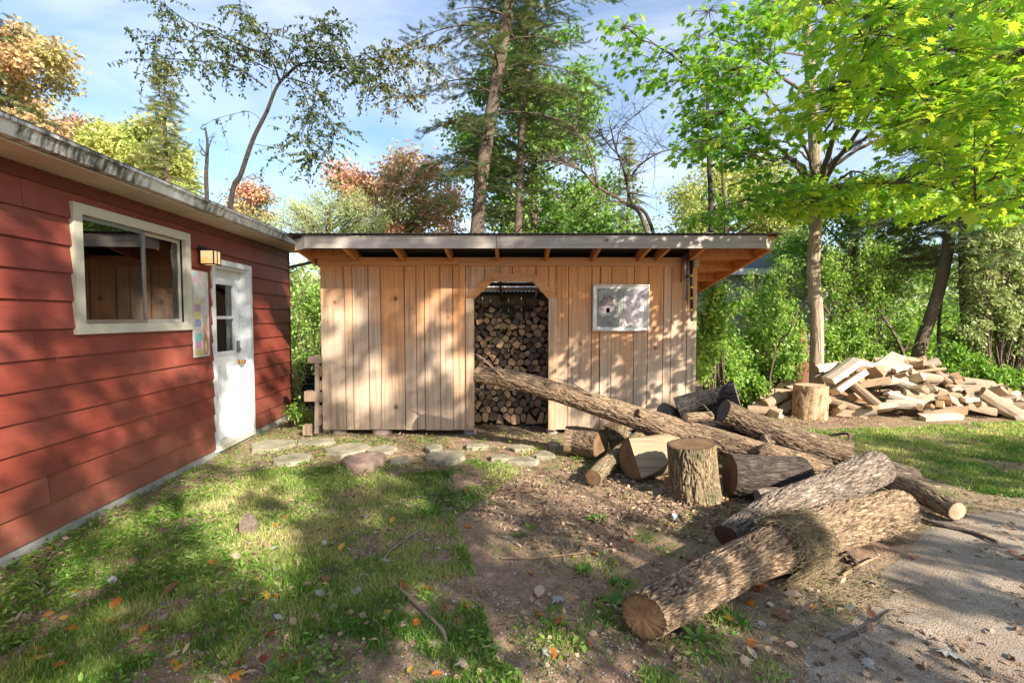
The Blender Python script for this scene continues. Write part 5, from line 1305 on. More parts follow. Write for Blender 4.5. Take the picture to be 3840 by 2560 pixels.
# pale slender spruce over the cabin roof, and a dim one behind the dead twigs
def spruce(px, pyt, Y, wpx, label, pyb=900, nb=70, mat_='needle_pale', dens=.8, gp=.05):
    b = PY(px, pyb, Y); tp_ = PY(px, pyt, Y); w = wpx / FPX * Y
    conifer('spruce_tree', label, (b.x, Y, 0), [(b.x, Y, 0, .16), (b.x, Y, tp_.z * .4, .12), (b.x, Y, tp_.z * .75, .06), (b.x + .05, Y, tp_.z, .012)],
            nb, tp_.z * .18, lambda t: w * (1.02 - t) ** .8 + .12, mat_, 'bark_tree', density=dens, droop=.12, spray=.26, gap=gp)
spruce(632, 235, 17, 160, 'slender pale spruce with a bare tip above the cabin roof', nb=190, dens=1.0)
spruce(2355, 520, 22, 110, 'pale yellowish spruce behind the bare branches right of centre', nb=150)
spruce(2200, 690, 26, 120, 'distant pale conifer low behind the bare branches', nb=60)
# dark hemlocks at the right edge
for (px, Y, lab, top, w, tr) in ((3420, 9.8, 'dark shaggy conifer behind the maple boughs, with a leaning trunk', -700, 1.5, (3440, 1340, 3570, 800)),
                                 (3640, 11.5, 'dark conifer with a thick upright trunk at the right', -500, 2.6, (3632, 1260, 3625, 700))):
    p0, p1 = PY(tr[0], tr[1], Y), PY(tr[2], tr[3], Y); tp_ = PY(tr[2] + 60, top, Y)
    conifer('hemlock_tree', lab, (p0.x, Y, 0), [(p0.x - .02, Y, 0, .135 if Y < 11 else .18), (p0.x, Y, p0.z, .11 if Y < 11 else .15), (p1.x, Y, p1.z, .095 if Y < 11 else .13), (tp_.x, Y, tp_.z, .06)],
            95, 2.6, lambda t: w * (1.1 - .5 * t), 'needle_dark', 'bark_tree', density=.8, droop=.3, spray=.20, gap=.03)
# conifer bough reaching in at the top left corner
p = Vector((-10.0, 9.0, 0))
conifer('hemlock_tree', 'dark conifer at the left frame edge, only its bough tips showing', (p.x, 9.0, 0), [(p.x - .6, 9.0, 0, .2), (p.x - .6, 9.0, 4, .16), (p.x - .6, 9.0, 8.5, .05)], 60, 3.8, lambda t: 2.6 - .8 * t, 'needle_dark', 'bark_tree', density=.9, droop=.25, spray=.18)

# ---------------------------------------------------------------- broadleaf trees
FAR = 'autumn trees behind the cabin and shed'
def btree(name, label, px, Y, pyb, pyt, clusters, leafmat, r0=.14, bark='bark_tree', **k):
    b = PY(px, pyb, Y); tp_ = PY(px + R.uniform(-20, 20), pyt, Y)
    tr = [(b.x, Y, 0, r0 * 1.3), (b.x, Y, max(.5, b.z * .6), r0), (b.x + R.uniform(-.15, .15), Y, (b.z + tp_.z) / 2, r0 * .7), (tp_.x, Y, tp_.z, r0 * .25)]
    return broadleaf(name, label, k.pop('cat', 'tree'), (b.x, Y, 0), tr, clusters, leafmat, bark, k.pop('group', FAR), **k)
btree('autumn_maple', 'orange and gold maple crown at the upper left above the cabin', 60, 19, 700, 180,
      px_clusters(fill([(-250, 150), (20, 120), (230, 170), (270, 300), (300, 420), (250, 540), (-250, 520)], 44, 45, 80), 19, 1.8), 'lf_orange', leaf=.17, per=1.15, spread=.35, flat=.2, group=FAR)
btree('autumn_maple', 'thin reddish maple top showing low behind the gutter at far left', 250, 24, 700, 480,
      px_clusters(fill([(120, 470), (300, 450), (400, 520), (300, 600), (120, 520)], 10, 35, 55), 24, 1.5), 'lf_orange', leaf=.15, per=.7, sub=8, spread=.35, tint=(.6, 1))
btree('ash_tree', 'yellow-green round treetop left of the pale spruce', 430, 21, 760, 500,
      px_clusters(fill([(290, 560), (340, 480), (480, 440), (600, 470), (640, 640), (560, 660), (420, 620)], 26, 45, 70), 21, 1.5), 'lf_yellow', leaf=.16, per=1.1, spread=.35, flat=.2)
btree('ash_tree', 'pale yellow treetop at the foot of the slender spruce', 640, 23, 800, 560,
      px_clusters(fill([(500, 640), (560, 560), (700, 560), (760, 680), (740, 740), (600, 700)], 16, 40, 60), 23, 1.2), 'lf_yellow', leaf=.16, per=1.0, spread=.35, tint=(.2, 1))
btree('autumn_maple', 'small russet treetop behind the cabin eave end', 930, 22, 900, 730,
      px_clusters(fill([(860, 740), (930, 700), (1000, 720), (1040, 800), (1030, 850), (880, 800)], 14, 32, 50), 22, 1.2), 'lf_redgreen', leaf=.14, per=.8, spread=.35, tint=(.2, 1))
btree('willow_tree', 'pale grey-green feathery treetop left above the shed roof', 1230, 17, 1000, 760,
      px_clusters(fill([(1050, 860), (1080, 780), (1150, 730), (1260, 720), (1400, 770), (1480, 870), (1400, 900), (1060, 900)], 34, 36, 56), 17, 1.5), 'lf_pale', leaf=.10, per=1.2, spread=.4, flat=.0, droop=-.5, tmpl=LONG)
btree('turning_maple', 'green maple with red and orange top above the shed roof', 1490, 19, 900, 600,
      px_clusters(fill([(1230, 720), (1240, 640), (1330, 560), (1430, 620), (1490, 560), (1560, 540), (1640, 600), (1720, 690), (1750, 760), (1740, 880), (1300, 880), (1290, 780)], 56, 38, 60), 19, 1.8), 'lf_redgreen', leaf=.13, per=1.0, spread=.35, flat=.2, tintz=.35, tint=(.2, 1.1))
btree('green_maple', 'bright green maple filling in behind the tall conifers', 2010, 15.5, 900, 300,
      px_clusters(fill([(1650, 560), (1750, 380), (1900, 150), (2050, 60), (2200, 150), (2250, 400), (2330, 620), (2380, 880), (1850, 880), (1760, 700)], 90, 45, 80), 15.5, 1.6), 'lf_green', leaf=.13, per=.80, spread=.35, flat=.3, tint=(.1, 1), group=FAR)
btree('green_maple', 'low pale green trees filling the gap right of the leaning trunk', 1990, 24, 900, 760,
      px_clusters(fill([(1800, 860), (1900, 740), (2100, 720), (2330, 760), (2450, 880), (1800, 890)], 26, 50, 75), 24, 1.6), 'lf_pale', leaf=.17, per=.9, spread=.4, tint=(0, .7))
btree('birch_tree', 'yellow-green treetop above the right end of the shed roof', 2700, 20, 900, 620,
      px_clusters(fill([(2500, 860), (2540, 700), (2640, 620), (2800, 590), (3000, 620), (3060, 780), (3040, 900), (2520, 900)], 54, 45, 68), 20, 1.8), 'lf_yellow', leaf=.14, per=.9, spread=.4, flat=.2)
# the arching half-bare tree above the cabin: drooping leaves on long twigs
Yb = 10.5
def seg(pts): return [tuple(PY(x, y, Yb)) for x, y in pts]
root = empty('arching_tree', tuple(PY(830, 900, Yb).xy) + (0,), 'slim leaning tree with drooping leaves arching over the cabin roof', 'tree', None)
TR = [(PY(800, 900, Yb).x, Yb, 0, .075), D(862, 785, Yb, .052), D(905, 650, Yb, .047), D(950, 520, Yb, .042), D(1000, 420, Yb, .037), D(1045, 315, Yb, .030), D(1130, 235, Yb, .02)]
a = Acc(); P_ = crom(TR, 30); a.tube(P_[:, :3], P_[:, 3], 10, tint=.35); a.build('trunk', M['bark_dark'], root, True, root.location, True)
BR = [([(1050, 310), (1010, 220), (880, 160), (720, 90), (620, 20), (580, -20)], .022), ([(1010, 260), (860, 190), (700, 150), (560, 140)], .014), ([(1045, 315), (1130, 240), (1300, 230), (1480, 215), (1620, 250)], .022),
      ([(1000, 330), (880, 250), (760, 230), (600, 220), (520, 230)], .016), ([(1060, 290), (1100, 180), (1180, 110), (1250, 90), (1280, 130)], .014), ([(1070, 290), (1180, 330), (1220, 420), (1250, 520), (1200, 610)], .016),
      ([(1100, 260), (1020, 150), (930, 80), (900, 20)], .012), ([(1200, 235), (1350, 270), (1450, 330), (1560, 370)], .014), ([(1120, 300), (1160, 420), (1130, 520), (1170, 600)], .012), ([(1300, 225), (1420, 190), (1530, 190), (1660, 160)], .012),
      ([(980, 450), (930, 420), (830, 440), (760, 470)], .006), ([(950, 540), (1050, 555), (1110, 540), (1220, 580)], .006), ([(895, 680), (960, 650), (985, 680)], .005), ([(1140, 250), (1240, 160), (1330, 220), (1380, 310)], .010)]
br = Acc(); lv = Acc()
for bi, (pts, r_) in enumerate(BR):
    Q = [tuple(PY(x, y, Yb + (i / len(pts)) * NR.uniform(-1.2, .8))) for i, (x, y) in enumerate(pts)]; C_ = crom(Q, 40); br.tube(C_, np.linspace(r_, .003, 40), 6, tint=.3, cap=False)
    sparse = bi in (10, 11, 12)
    for k in range(5 if sparse else 54):
        i = NR.integers(6, 40); s0 = C_[i]; L = NR.uniform(.25, .8); dr = unit(1)[0] * [1, .9, .6] + [0, 0, -.30]; e = s0 + dr / np.linalg.norm(dr) * L; e[2] -= .15
        tw = bezier(s0, (s0 + e) / 2 + [0, 0, .12], e, 7); br.tube(tw, np.linspace(.004, .0015, 7), 3, tint=.3, cap=False)
        n = int(L * (14 if sparse else 30)) + 2; f = NR.uniform(.15, 1, n) * 6; i0 = np.minimum(f.astype(int), 5); fr = (f - i0)[:, None]; p = tw[i0] * (1 - fr) + tw[i0 + 1] * fr
        put(lv, LONG, p, unit(n) * .9 + [0, 0, -.75], unit(n), NR.uniform(.045, .105, n), np.clip(NR.normal(.22, .25, n) + (.3 if C_[i][0] > PY(1400, 0, Yb).x else 0), 0, 1), NR.uniform(.10, .2, n))
br.build('branches', M['bark_dark'], root, True, root.location, True); tag(lv.build('crown', M['lf_drab'], root, False, root.location, True), kind='stuff')
# dead snag and bare trees
def bare_tree(name, label, Y, base_px, stems, bark, twigs=8, seed=1, tw=.5):
    rr = random.Random(seed); b = PY(base_px, 1000, Y); root = empty(name, (b.x, Y, 0), label, 'tree', None); a = Acc(); tws = Acc()
    for si, (pts, r0, r1) in enumerate(stems):
        Q = [tuple(PY(x, y, Y + .15 * i)) for i, (x, y) in enumerate(pts)]
        if si == 0: Q = [(Q[0][0] - (Q[1][0] - Q[0][0]) * 1.8, Y, 0)] + Q
        C_ = crom(Q, 40); a.tube(C_, np.linspace(r0, r1, 40), 8, tint=.45)
        for k in range(twigs):
            i = rr.randrange(14, 40); s0 = C_[i]; d = Vector((rr.gauss(0, 1), rr.gauss(0, .8), rr.gauss(.3, .7))).normalized(); L = rr.uniform(.3, 1) * tw
            e = s0 + np.array(d) * L; m_ = (s0 + e) / 2 + np.array([rr.gauss(0, .08) for _ in range(3)]); B = bezier(s0, m_, e, 7); tws.tube(B, np.linspace(r1 * .6 + .004, .0022, 7), 4, tint=.4, cap=False)
            for _ in range(4):
                j = rr.randrange(2, 7); d2 = Vector((rr.gauss(0, 1), rr.gauss(0, .8), rr.gauss(.1, .7))).normalized(); e2 = B[j] + np.array(d2) * L * .5
                tws.tube([B[j], (B[j] + e2) / 2 + np.array([0, 0, .03]), e2], [.0035, .0028, .0015], 3, tint=.4, cap=False)
    a.build('trunk', M[bark], root, True, root.location, True); tws.build('branches', M[bark], root, True, root.location, True); return root
bare_tree('dead_snag', 'bare broken dead stem standing between the spruce and the arching tree', 9.6, 775, [([(777, 760), (776, 600), (778, 540), (770, 480)], .045, .018), ([(776, 590), (760, 560), (748, 548)], .014, .006), ([(780, 560), (795, 520), (806, 510)], .012, .005)], 'bark_dark', 2, 3, .25)
bare_tree('bare_tree', 'leafless tree bending left from behind the shed roof', 11.0, 2440, [([(2425, 865), (2340, 760), (2240, 700), (2180, 640), (2100, 600)], .055, .018), ([(2240, 700), (2230, 620), (2200, 540), (2150, 480)], .035, .012), ([(2180, 640), (2060, 600), (1980, 620)], .02, .006)], 'bark_tree', 16, 5, 1.0)
bare_tree('bare_tree', 'leafless tree forking upwards right of the bent leafless one', 11.4, 2455, [([(2448, 865), (2370, 760), (2340, 640), (2310, 560), (2290, 480)], .048, .014), ([(2350, 690), (2400, 620), (2480, 570), (2560, 560)], .03, .008), ([(2310, 560), (2330, 480), (2400, 420)], .018, .006), ([(2340, 600), (2280, 540), (2230, 460)], .02, .006)], 'bark_dark', 20, 8, 1.1)

# ---------------------------------------------------------------- the maple
MY = 8.35
b = PY(3062, 1400, MY)
mroot = empty('maple_tree', (b.x, MY, 0), 'young maple with smooth pale trunk and glowing yellow-green boughs right of the shed', 'tree', None); MO = mroot.location
TR = [(b.x + .03, MY, -.05, .125), (b.x, MY, .6, .108), D(3063, 1200, MY, .100), D(3050, 1000, MY, .096), D(3063, 780, MY, .088), D(3055, 560, MY, .088), D(3042, 330, MY, .080), D(3030, 150, MY, .07), D(3022, -100, MY, .055), D(3010, -500, MY, .03)]
P_ = crom(TR, 70); a = Acc()
th = np.arange(20) * 2 * np.pi / 20
a.tube(P_[:, :3], P_[:, 3] * (1 + .04 * (fbm(P_[:, 2] * 6, P_[:, 2] * 0, seed=2) - .5)), 20, tint=np.repeat(.35 + .4 * fbm(P_[:, 2] * 14, P_[:, 2] * 0, seed=4), 20) + .1 * np.tile(np.cos(th * 3), 70))
a.build('trunk', M['bark_maple'], mroot, True, MO, True)
br = Acc()
for (pts, r_) in (([(3042, 215, 0), (2990, 205, -.3), (2930, 197, -.5)], .022), ([(3060, 560, 0), (3090, 500, -.2), (3140, 430, -.5)], .03)):
    Q = [tuple(PY(x, y, MY + d_)) for x, y, d_ in pts]; br.tube(crom(Q, 14), np.linspace(r_, r_ * .5, 14), 8, tint=.6)
SPR = []   # (px, py, Y, r)
def zone(poly, n, y0, y1, r0=.30, r1=.48):
    for (x, y, _) in fill(poly, n, 1, 2): SPR.append((x, y, R.uniform(y0, y1), R.uniform(r0, r1)))
zone([(2560, -150), (2620, 260), (2700, 330), (2960, 300), (3000, -150)], 24, 6.2, 8.2, .26, .44)
zone([(2330, 90), (2420, 130), (2600, 230), (2620, 330), (2480, 400), (2380, 260), (2310, 200)], 8, 6.2, 7.2, .22, .36)
zone([(2480, 300), (2620, 220), (2900, 300), (2960, 470), (2880, 600), (2660, 560), (2540, 430)], 22, 6.2, 8.2, .26, .44)
zone([(2560, 520), (2800, 520), (2960, 600), (3000, 700), (2700, 620)], 8, 5.5, 7.5, .22, .38)
zone([(3050, -150), (3900, -150), (3950, 420), (3400, 430), (3120, 330)], 44, 3.6, 6.0)
zone([(3080, 300), (3300, 330), (3420, 420), (3150, 440), (3080, 400)], 8, 4.4, 6.5)
zone([(3450, 350), (3950, 350), (3950, 800), (3700, 820), (3440, 640)], 26, 3.7, 6.0)
zone([(2640, 760), (2900, 680), (3250, 620), (3500, 640), (3600, 830), (3300, 800), (2980, 790), (2650, 850)], 30, 6.3, 8.2, .30, .5)
for zz in ([(3050, -150), (3900, -150), (3950, 420), (3400, 430), (3120, 330)], [(3500, 100), (3950, 100), (3950, 860), (3500, 700)]): zone(zz, 10, 5.0, 8.0)
SP3 = [np.array(PY(px, py, Y)) for (px, py, Y, r_) in SPR]
# main boughs: tips spread through the sprays, rooted on the stem above head height
tips = [int(np.argmax([p[0] for p in SP3]))]
while len(tips) < 15:
    dd = [min(np.linalg.norm(p - SP3[t]) for t in tips) for p in SP3]; tips.append(int(np.argmax(dd)))
BOUGH = []
for t in tips:
    c = SP3[t]; L = math.hypot(c[0] - b.x, c[1] - MY); hz = min(max(3.45, c[2] - .35 * L), 7.5); q = P_[np.argmin(np.abs(P_[:, 2] - hz))][:3]
    m_ = (q + c) / 2 + [0, 0, .10 * L + .15]; B = bezier(q, m_, c, 26); B[1:-1] += (np.cumsum(NR.normal(size=(26, 3)) * .012, 0) - 0)[1:-1]
    br.tube(B, np.linspace(.014 + .007 * L, .005, 26), 8, tint=.5, cap=False); BOUGH.append(B[5:])
BP = np.concatenate(BOUGH + [P_[(P_[:, 2] > 3.5)][:, :3]])
big_pos = []; lv = Acc(); LP = []; LA = []; LN = []; LS = []; LT = []
for (px, py, Y, r_) in SPR:
    c = np.array(PY(px, py, Y))
    q = BP[np.argmin(np.linalg.norm(BP - c, axis=1) + .35 * np.abs(np.hypot(BP[:, 0] - b.x, BP[:, 1] - MY) - .75 * math.hypot(c[0] - b.x, c[1] - MY)))]
    m_ = (q + c) / 2 + [0, 0, .06] + NR.normal(size=3) * .05; L = np.linalg.norm(c - q)
    B = bezier(q, m_, c, 12); br.tube(B, np.linspace(.004 + .003 * L, .003, 12), 5, tint=.45, cap=False)
    out = (c - np.array([b.x, MY, 0])); out[2] = 0; out /= np.linalg.norm(out) + 1e-6
    n = int(60 * (r_ / .38) ** 2); th = NR.uniform(0, 2 * np.pi, n); rr = r_ * np.sqrt(NR.uniform(.02, 1, n))
    p = c + np.stack([np.cos(th) * rr, np.sin(th) * rr, NR.normal(size=n) * .045 - .10 * (rr / r_) ** 2], -1)
    for k in range(0, n, 3):
        br.tube([c + (p[k] - c) * .05, (c + p[k]) / 2 + [0, 0, .02], p[k]], [.004, .003, .0015], 3, tint=.45, cap=False)
    LP.append(p); LA.append((p - c) / (rr[:, None] + .02) + out * .5 + NR.normal(size=(n, 3)) * .35 + [0, 0, -.25]); LN.append(np.array([0, 0, 1.0]) + NR.normal(size=(n, 3)) * .45)
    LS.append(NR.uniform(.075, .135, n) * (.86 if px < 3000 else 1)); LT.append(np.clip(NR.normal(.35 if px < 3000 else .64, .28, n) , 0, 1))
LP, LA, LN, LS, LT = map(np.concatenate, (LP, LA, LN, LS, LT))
br.build('branches', M['bark_tree'], mroot, True, MO, True)
# the 300 leaves that show largest are leaves of their own, the rest one mass
px_, py_ = project(LP[:, 0], LP[:, 1], LP[:, 2]); show = (LS / LP[:, 1]) * ((px_ > 0) & (px_ < 3840) & (py_ > -40) & (py_ < 2560))
order = np.argsort(-show); top, rest = order[:300], order[300:]
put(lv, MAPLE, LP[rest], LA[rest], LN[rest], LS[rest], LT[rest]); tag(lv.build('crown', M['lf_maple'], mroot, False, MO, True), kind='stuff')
lm = []
for k in range(8):
    a = Acc(); put(a, MAPLE, np.zeros((1, 3)), np.array([[0, 1., 0]]), np.array([[0, 0, 1.]]), 1.0, .3 + .09 * k); o = a.build('leaf', M['lf_maple'], None, False, attr=True); lm.append(o.data); bpy.data.objects.remove(o)
for i in top:
    y = Vector(LA[i]).normalized(); x = y.cross(Vector(LN[i])).normalized(); z = x.cross(y)
    o = link('leaf', lm[min(7, max(0, int((LT[i] - .3) / .09)))], mroot); o.rotation_mode = 'QUATERNION'; o.rotation_quaternion = Matrix((x, y, z)).transposed().to_quaternion()
    o.location = Vector(LP[i]) - MO; s = LS[i]; o.scale = (s, s, s)
# slim dark stems beside the maple boughs
for (px, py0, py1, Y, r_, lb) in ((2657, 870, 180, 10.5, .05, 'slim dark stem rising behind the right end of the shed roof'), (2712, 870, 480, 11.0, .026, 'very thin stem right of the slim dark one behind the shed roof')):
    a0, a1 = PY(px, py0, Y), PY(px - 5, py1, Y)
    broadleaf('slim_tree', lb, 'tree', (a0.x, Y, 0), [(a0.x, Y, 0, r_ * 1.2), (a0.x + .05, Y, a0.z, r_), (a0.x - .04, Y, (a0.z + a1.z) / 2, r_ * .8), (a1.x, Y, a1.z, r_ * .4)],
              px_clusters([(px - 30, py1 + 60, 60), (px + 40, py1 + 140, 60), (px - 50, py1 + 240, 50)], Y, .4), 'lf_green', 'bark_dark', leaf=.09, per=.6, tmpl=OVAL, sub=5)

btree('green_maple', 'mid green tree filling in low behind the maple trunk', 3180, 14.0, 1100, 640,
      px_clusters(fill([(2900, 1000), (2960, 820), (3100, 700), (3320, 680), (3480, 780), (3560, 1000), (3200, 1060)], 44, 50, 80), 14, 1.5), 'lf_green', leaf=.12, per=.8, spread=.35, tint=(.1, 1))
btree('pale_maple', 'pale sunlit yellow-green tree at the far right', 3800, 14.5, 1100, 500,
      px_clusters(fill([(3560, 1050), (3640, 800), (3750, 560), (4000, 520), (4000, 1100)], 44, 50, 80), 14.5, 1.5), 'lf_pale', leaf=.12, per=.9, spread=.35)
# ---------------------------------------------------------------- shrubs
SH = 'leafy shrubs growing at the edge of the yard'
def shrub(label, clusters, Y, mat_='lf_shrub', leaf=.075, per=1.0, tint=(.1, 1), name='leafy_shrub', sub=7, stems=5, bark='bark_tree', flat=.45, tm=OVAL, group=SH, cat='shrub', dr=.15):
    cs = px_clusters(clusters, Y, .45); bx = sum(c[0] for c in cs) / len(cs)
    root = empty(name, (bx, Y, 0), label, cat, group); O = root.location; br = Acc(); lv = Acc()
    for c in cs:
        c3 = np.array(c[:3]); g = np.array([bx + (c3[0] - bx) * .45 + NR.normal() * .12, Y + NR.normal() * .12, 0.0]); m_ = (g + c3) / 2 + [NR.normal() * .1, 0, .1]
        B = bezier(g, m_, c3, 9); br.tube(B, np.linspace(.016, .006, 9), 5, tint=.6); ends = []
        for k in range(sub):
            e = c3 + unit(1)[0] * [c[3], c[3], c[4]] * NR.uniform(.5, 1.1); s0 = B[NR.integers(4, 9)]; C_ = bezier(s0, (s0 + e) / 2 + [0, 0, .05], e, 6); br.tube(C_, np.linspace(.006, .002, 6), 3, tint=.6, cap=False); ends.append(C_)
        n = int(sub * 30 * per); E = np.stack(ends); idx = NR.integers(0, sub, n); f = NR.uniform(.2, 1, n) * 5; i0 = np.minimum(f.astype(int), 4); fr = (f - i0)[:, None]
        p = E[idx, i0] * (1 - fr) + E[idx, i0 + 1] * fr + NR.normal(size=(n, 3)) * .05
        p[:, 2] = np.maximum(p[:, 2], .03)
        put(lv, tm, p, unit(n) * .9 + [0, 0, -dr * 3], np.array([0, 0, 1.0]) * flat * 2 + unit(n) * (1.1 - flat), leaf * NR.uniform(.7, 1.3, n), np.clip(tint[0] + (tint[1] - tint[0]) * NR.uniform(0, 1, n), 0, 1))
    br.build('stems', M[bark], root, True, O, True); tag(lv.build('foliage', M[mat_], root, False, O, True), kind='stuff'); return root
shrub('tall leafy shrub hugging the right corner of the shed', fill([(2625, 1150), (2700, 1000), (2760, 1100), (2780, 1380), (2640, 1440)], 22, 40, 65), 8.6)
shrub('bright leafy sapling left of the maple trunk above the heap', fill([(2760, 1180), (2900, 1060), (3010, 1150), (3030, 1380), (2800, 1430)], 28, 40, 65), 9.4)
shrub('airy green shrub screening the grey house left of the maple trunk', fill([(2760, 960), (3030, 950), (3030, 1200), (2780, 1250)], 22, 42, 64), 11.5)
shrub('dense green shrub directly behind the heap left end', fill([(2640, 1400), (2800, 1340), (3000, 1330), (3000, 1420), (2860, 1470), (2660, 1480)], 20, 32, 50), 9.0)
shrub('green shrub between the maple trunk and the leaning trunk', fill([(3080, 1200), (3300, 1120), (3420, 1200), (3400, 1360), (3090, 1390)], 30, 38, 60), 10.0)
shrub('yellow-green sapling high between the maple and leaning trunk', fill([(3080, 950), (3300, 900), (3400, 1000), (3360, 1140), (3100, 1120)], 24, 40, 65), 10.6, tint=(.3, 1))
shrub('dark glossy shrub low behind the heap right end', fill([(3440, 1380), (3560, 1300), (3840, 1380), (3900, 1480), (3560, 1420)], 26, 32, 50), 9.3, tint=(0, .7))
shrub('broad leafy shrub at the right edge of the yard', fill([(3560, 1260), (3700, 1100), (3950, 1100), (3950, 1400), (3600, 1380)], 34, 45, 70), 10.2, tint=(.1, .9))
shrub('pale yellow-green cedar-like bush tall at the right edge', fill([(3600, 1080), (3660, 760), (3950, 560), (3960, 1250), (3640, 1250)], 60, 45, 70), 9.4, 'lf_pale', leaf=.075, per=1.7, tint=(0, .9), name='pale_bush')
shrub('greenery filling the gap between cabin and shed', fill([(1090, 1100), (1210, 1050), (1215, 1420), (1100, 1420)], 20, 35, 55), 10.6, 'lf_shrub', leaf=.07, tint=(.2, 1))
shrub('tall green bush behind the cabin corner gap', fill([(1070, 960), (1230, 940), (1230, 1200), (1070, 1250)], 16, 45, 60), 13.0, 'lf_pale', leaf=.10, tint=(0, .7), per=1.2)
shrub('low fern-like weed at the foot of the cabin corner', [(1125, 1555, 30), (1150, 1580, 26), (1110, 1530, 24)], 7.1, 'lf_shrub', leaf=.05, sub=6, name='corner_weed', cat='weed')
shrub('yellow-green weed clump left of the plastic crate', [(1105, 1430, 26), (1112, 1380, 24), (1120, 1490, 26)], 8.4, 'lf_yellow', leaf=.05, sub=6, name='corner_weed', cat='weed')
# sapling stems with forks, pale
for (pts, Y, r_, lb) in (([(2890, 1400), (2925, 1280), (2960, 1240), (3005, 1130)], 8.75, .018, 'pale forked sapling stem among the leaves left of the maple'), ([(2690, 1430), (2680, 1250), (2672, 1060), (2665, 960)], 8.9, .045, 'mottled dark stem beside the shed right corner'),
                         ([(2660, 1380), (2640, 1280), (2630, 1180)], 8.8, .035, 'thin leaning dark stem touching the shed right corner'), ([(3390, 1340), (3340, 1230), (3290, 1160)], 9.7, .035, 'fallen pole leaning left behind the heap'),
                         ([(3530, 1400), (3520, 1240), (3540, 1060), (3570, 900)], 9.9, .035, 'dark crooked stem between the two conifer trunks'), ([(3130, 1330), (3120, 1200), (3075, 1130)], 9.9, .030, 'crooked dark stem just right of the maple trunk')):
    Q = [tuple(PY(x, y, Y)) for x, y in pts]; Q = [(Q[0][0], Y, 0)] + Q; C_ = crom(Q, 24); a = Acc(); a.tube(C_, np.linspace(r_ * 1.1, r_ * .55, 24), 8, tint=.55)
    root = empty('sapling_stem', (Q[0][0], Y, 0), lb, 'tree', None); a.build('trunk', M['bark_tree'], root, True, root.location, True); br = Acc()
    for k in range(7):
        i = R.randrange(8, 24); e = C_[i] + np.array([R.gauss(0, .25), R.gauss(0, .2), R.uniform(.05, .4)]); br.tube(bezier(C_[i], (C_[i] + e) / 2 + [0, 0, -.04], e, 6), np.linspace(r_ * .4, .002, 6), 4, tint=.6, cap=False)
    br.build('branches', M['bark_tree'], root, True, root.location, True)
# red-brown rotten stump and pink marker by the heap
a0 = PY(3005, 1370, 9.6); root = empty('rotten_stump', (a0.x, 9.6, 0), 'red-brown rotting trunk stub behind the heap left of the maple', 'stump'); a = Acc()
C_ = crom([(a0.x, 9.6, 0, .2), (a0.x - .02, 9.6, .5, .17), (a0.x - .05, 9.6, 1.0, .15), (a0.x - .06, 9.6, 1.35, .10)], 24); a.tube(C_[:, :3], C_[:, 3] * (1 + .3 * (fbm(C_[:, 2] * 9, C_[:, 2] * 0, seed=3) - .5)), 14, tint=.4); a.build('trunk', plain('rotten_wood', (.16, .07, .04), .95, 0, .6, 18, 1), root, True, root.location)
# far undergrowth closing the view, and a distant treeline
def mass(name, n, sampler, mat_, leaf, tmpl=DIAM, tint=(0, 1), label=None, cat=None):
    p, tz = sampler(n); a = Acc(); put(a, tmpl, p, unit(n), unit(n) * .7 + [0, 0, .5], leaf * NR.uniform(.6, 1.4, n), np.clip(tint[0] + (tint[1] - tint[0]) * tz, 0, 1)); o = a.build(name, M[mat_], None, False, attr=True); return tag(o, label, cat, None, 'stuff')
def under(n):
    x = NR.uniform(-14, 20, n); y = NR.uniform(13.5, 19, n) ; h = 1.1 + 1.3 * fbm(x * .5, y * .5, seed=6); z = np.abs(NR.uniform(0, 1, n)) ** .8 * h + .05
    keep = fbm(x * 1.1, y * 1.1, z * 1.3, 4, 3) > .42; p = np.stack([x, y, z], -1)[keep]; m_ = len(p)
    while len(p) < n: p = np.concatenate([p, p + NR.normal(size=p.shape) * .15])
    p = p[:n]; p[:, 2] = np.maximum(p[:, 2], .03)
    return p, fbm(p[:, 0], p[:, 1], p[:, 2], 3, 3) * .6 + NR.uniform(0, .4, n)
mass('undergrowth', 32000, under, 'lf_shrub', .13, label='mixed undergrowth behind the shed and heap', cat='undergrowth')
def line(n):
    th = NR.uniform(math.radians(-75), math.radians(75), n); r_ = NR.uniform(28, 36, n); x, y = np.sin(th) * r_, np.cos(th) * r_
    h = 3.0 + 2.6 * fbm(th * 9, th * 0, seed=2); z = NR.uniform(0, 1, n) * h; p = np.stack([x, y, z], -1); return p, fbm(p[:, 0] * .6, p[:, 2] * .8, seed=3) * .7 + NR.uniform(0, .3, n)
mass('far_treeline', 42000, line, 'lf_pale', .36, tint=(0, .55), label='distant band of woods along the horizon', cat='woods')
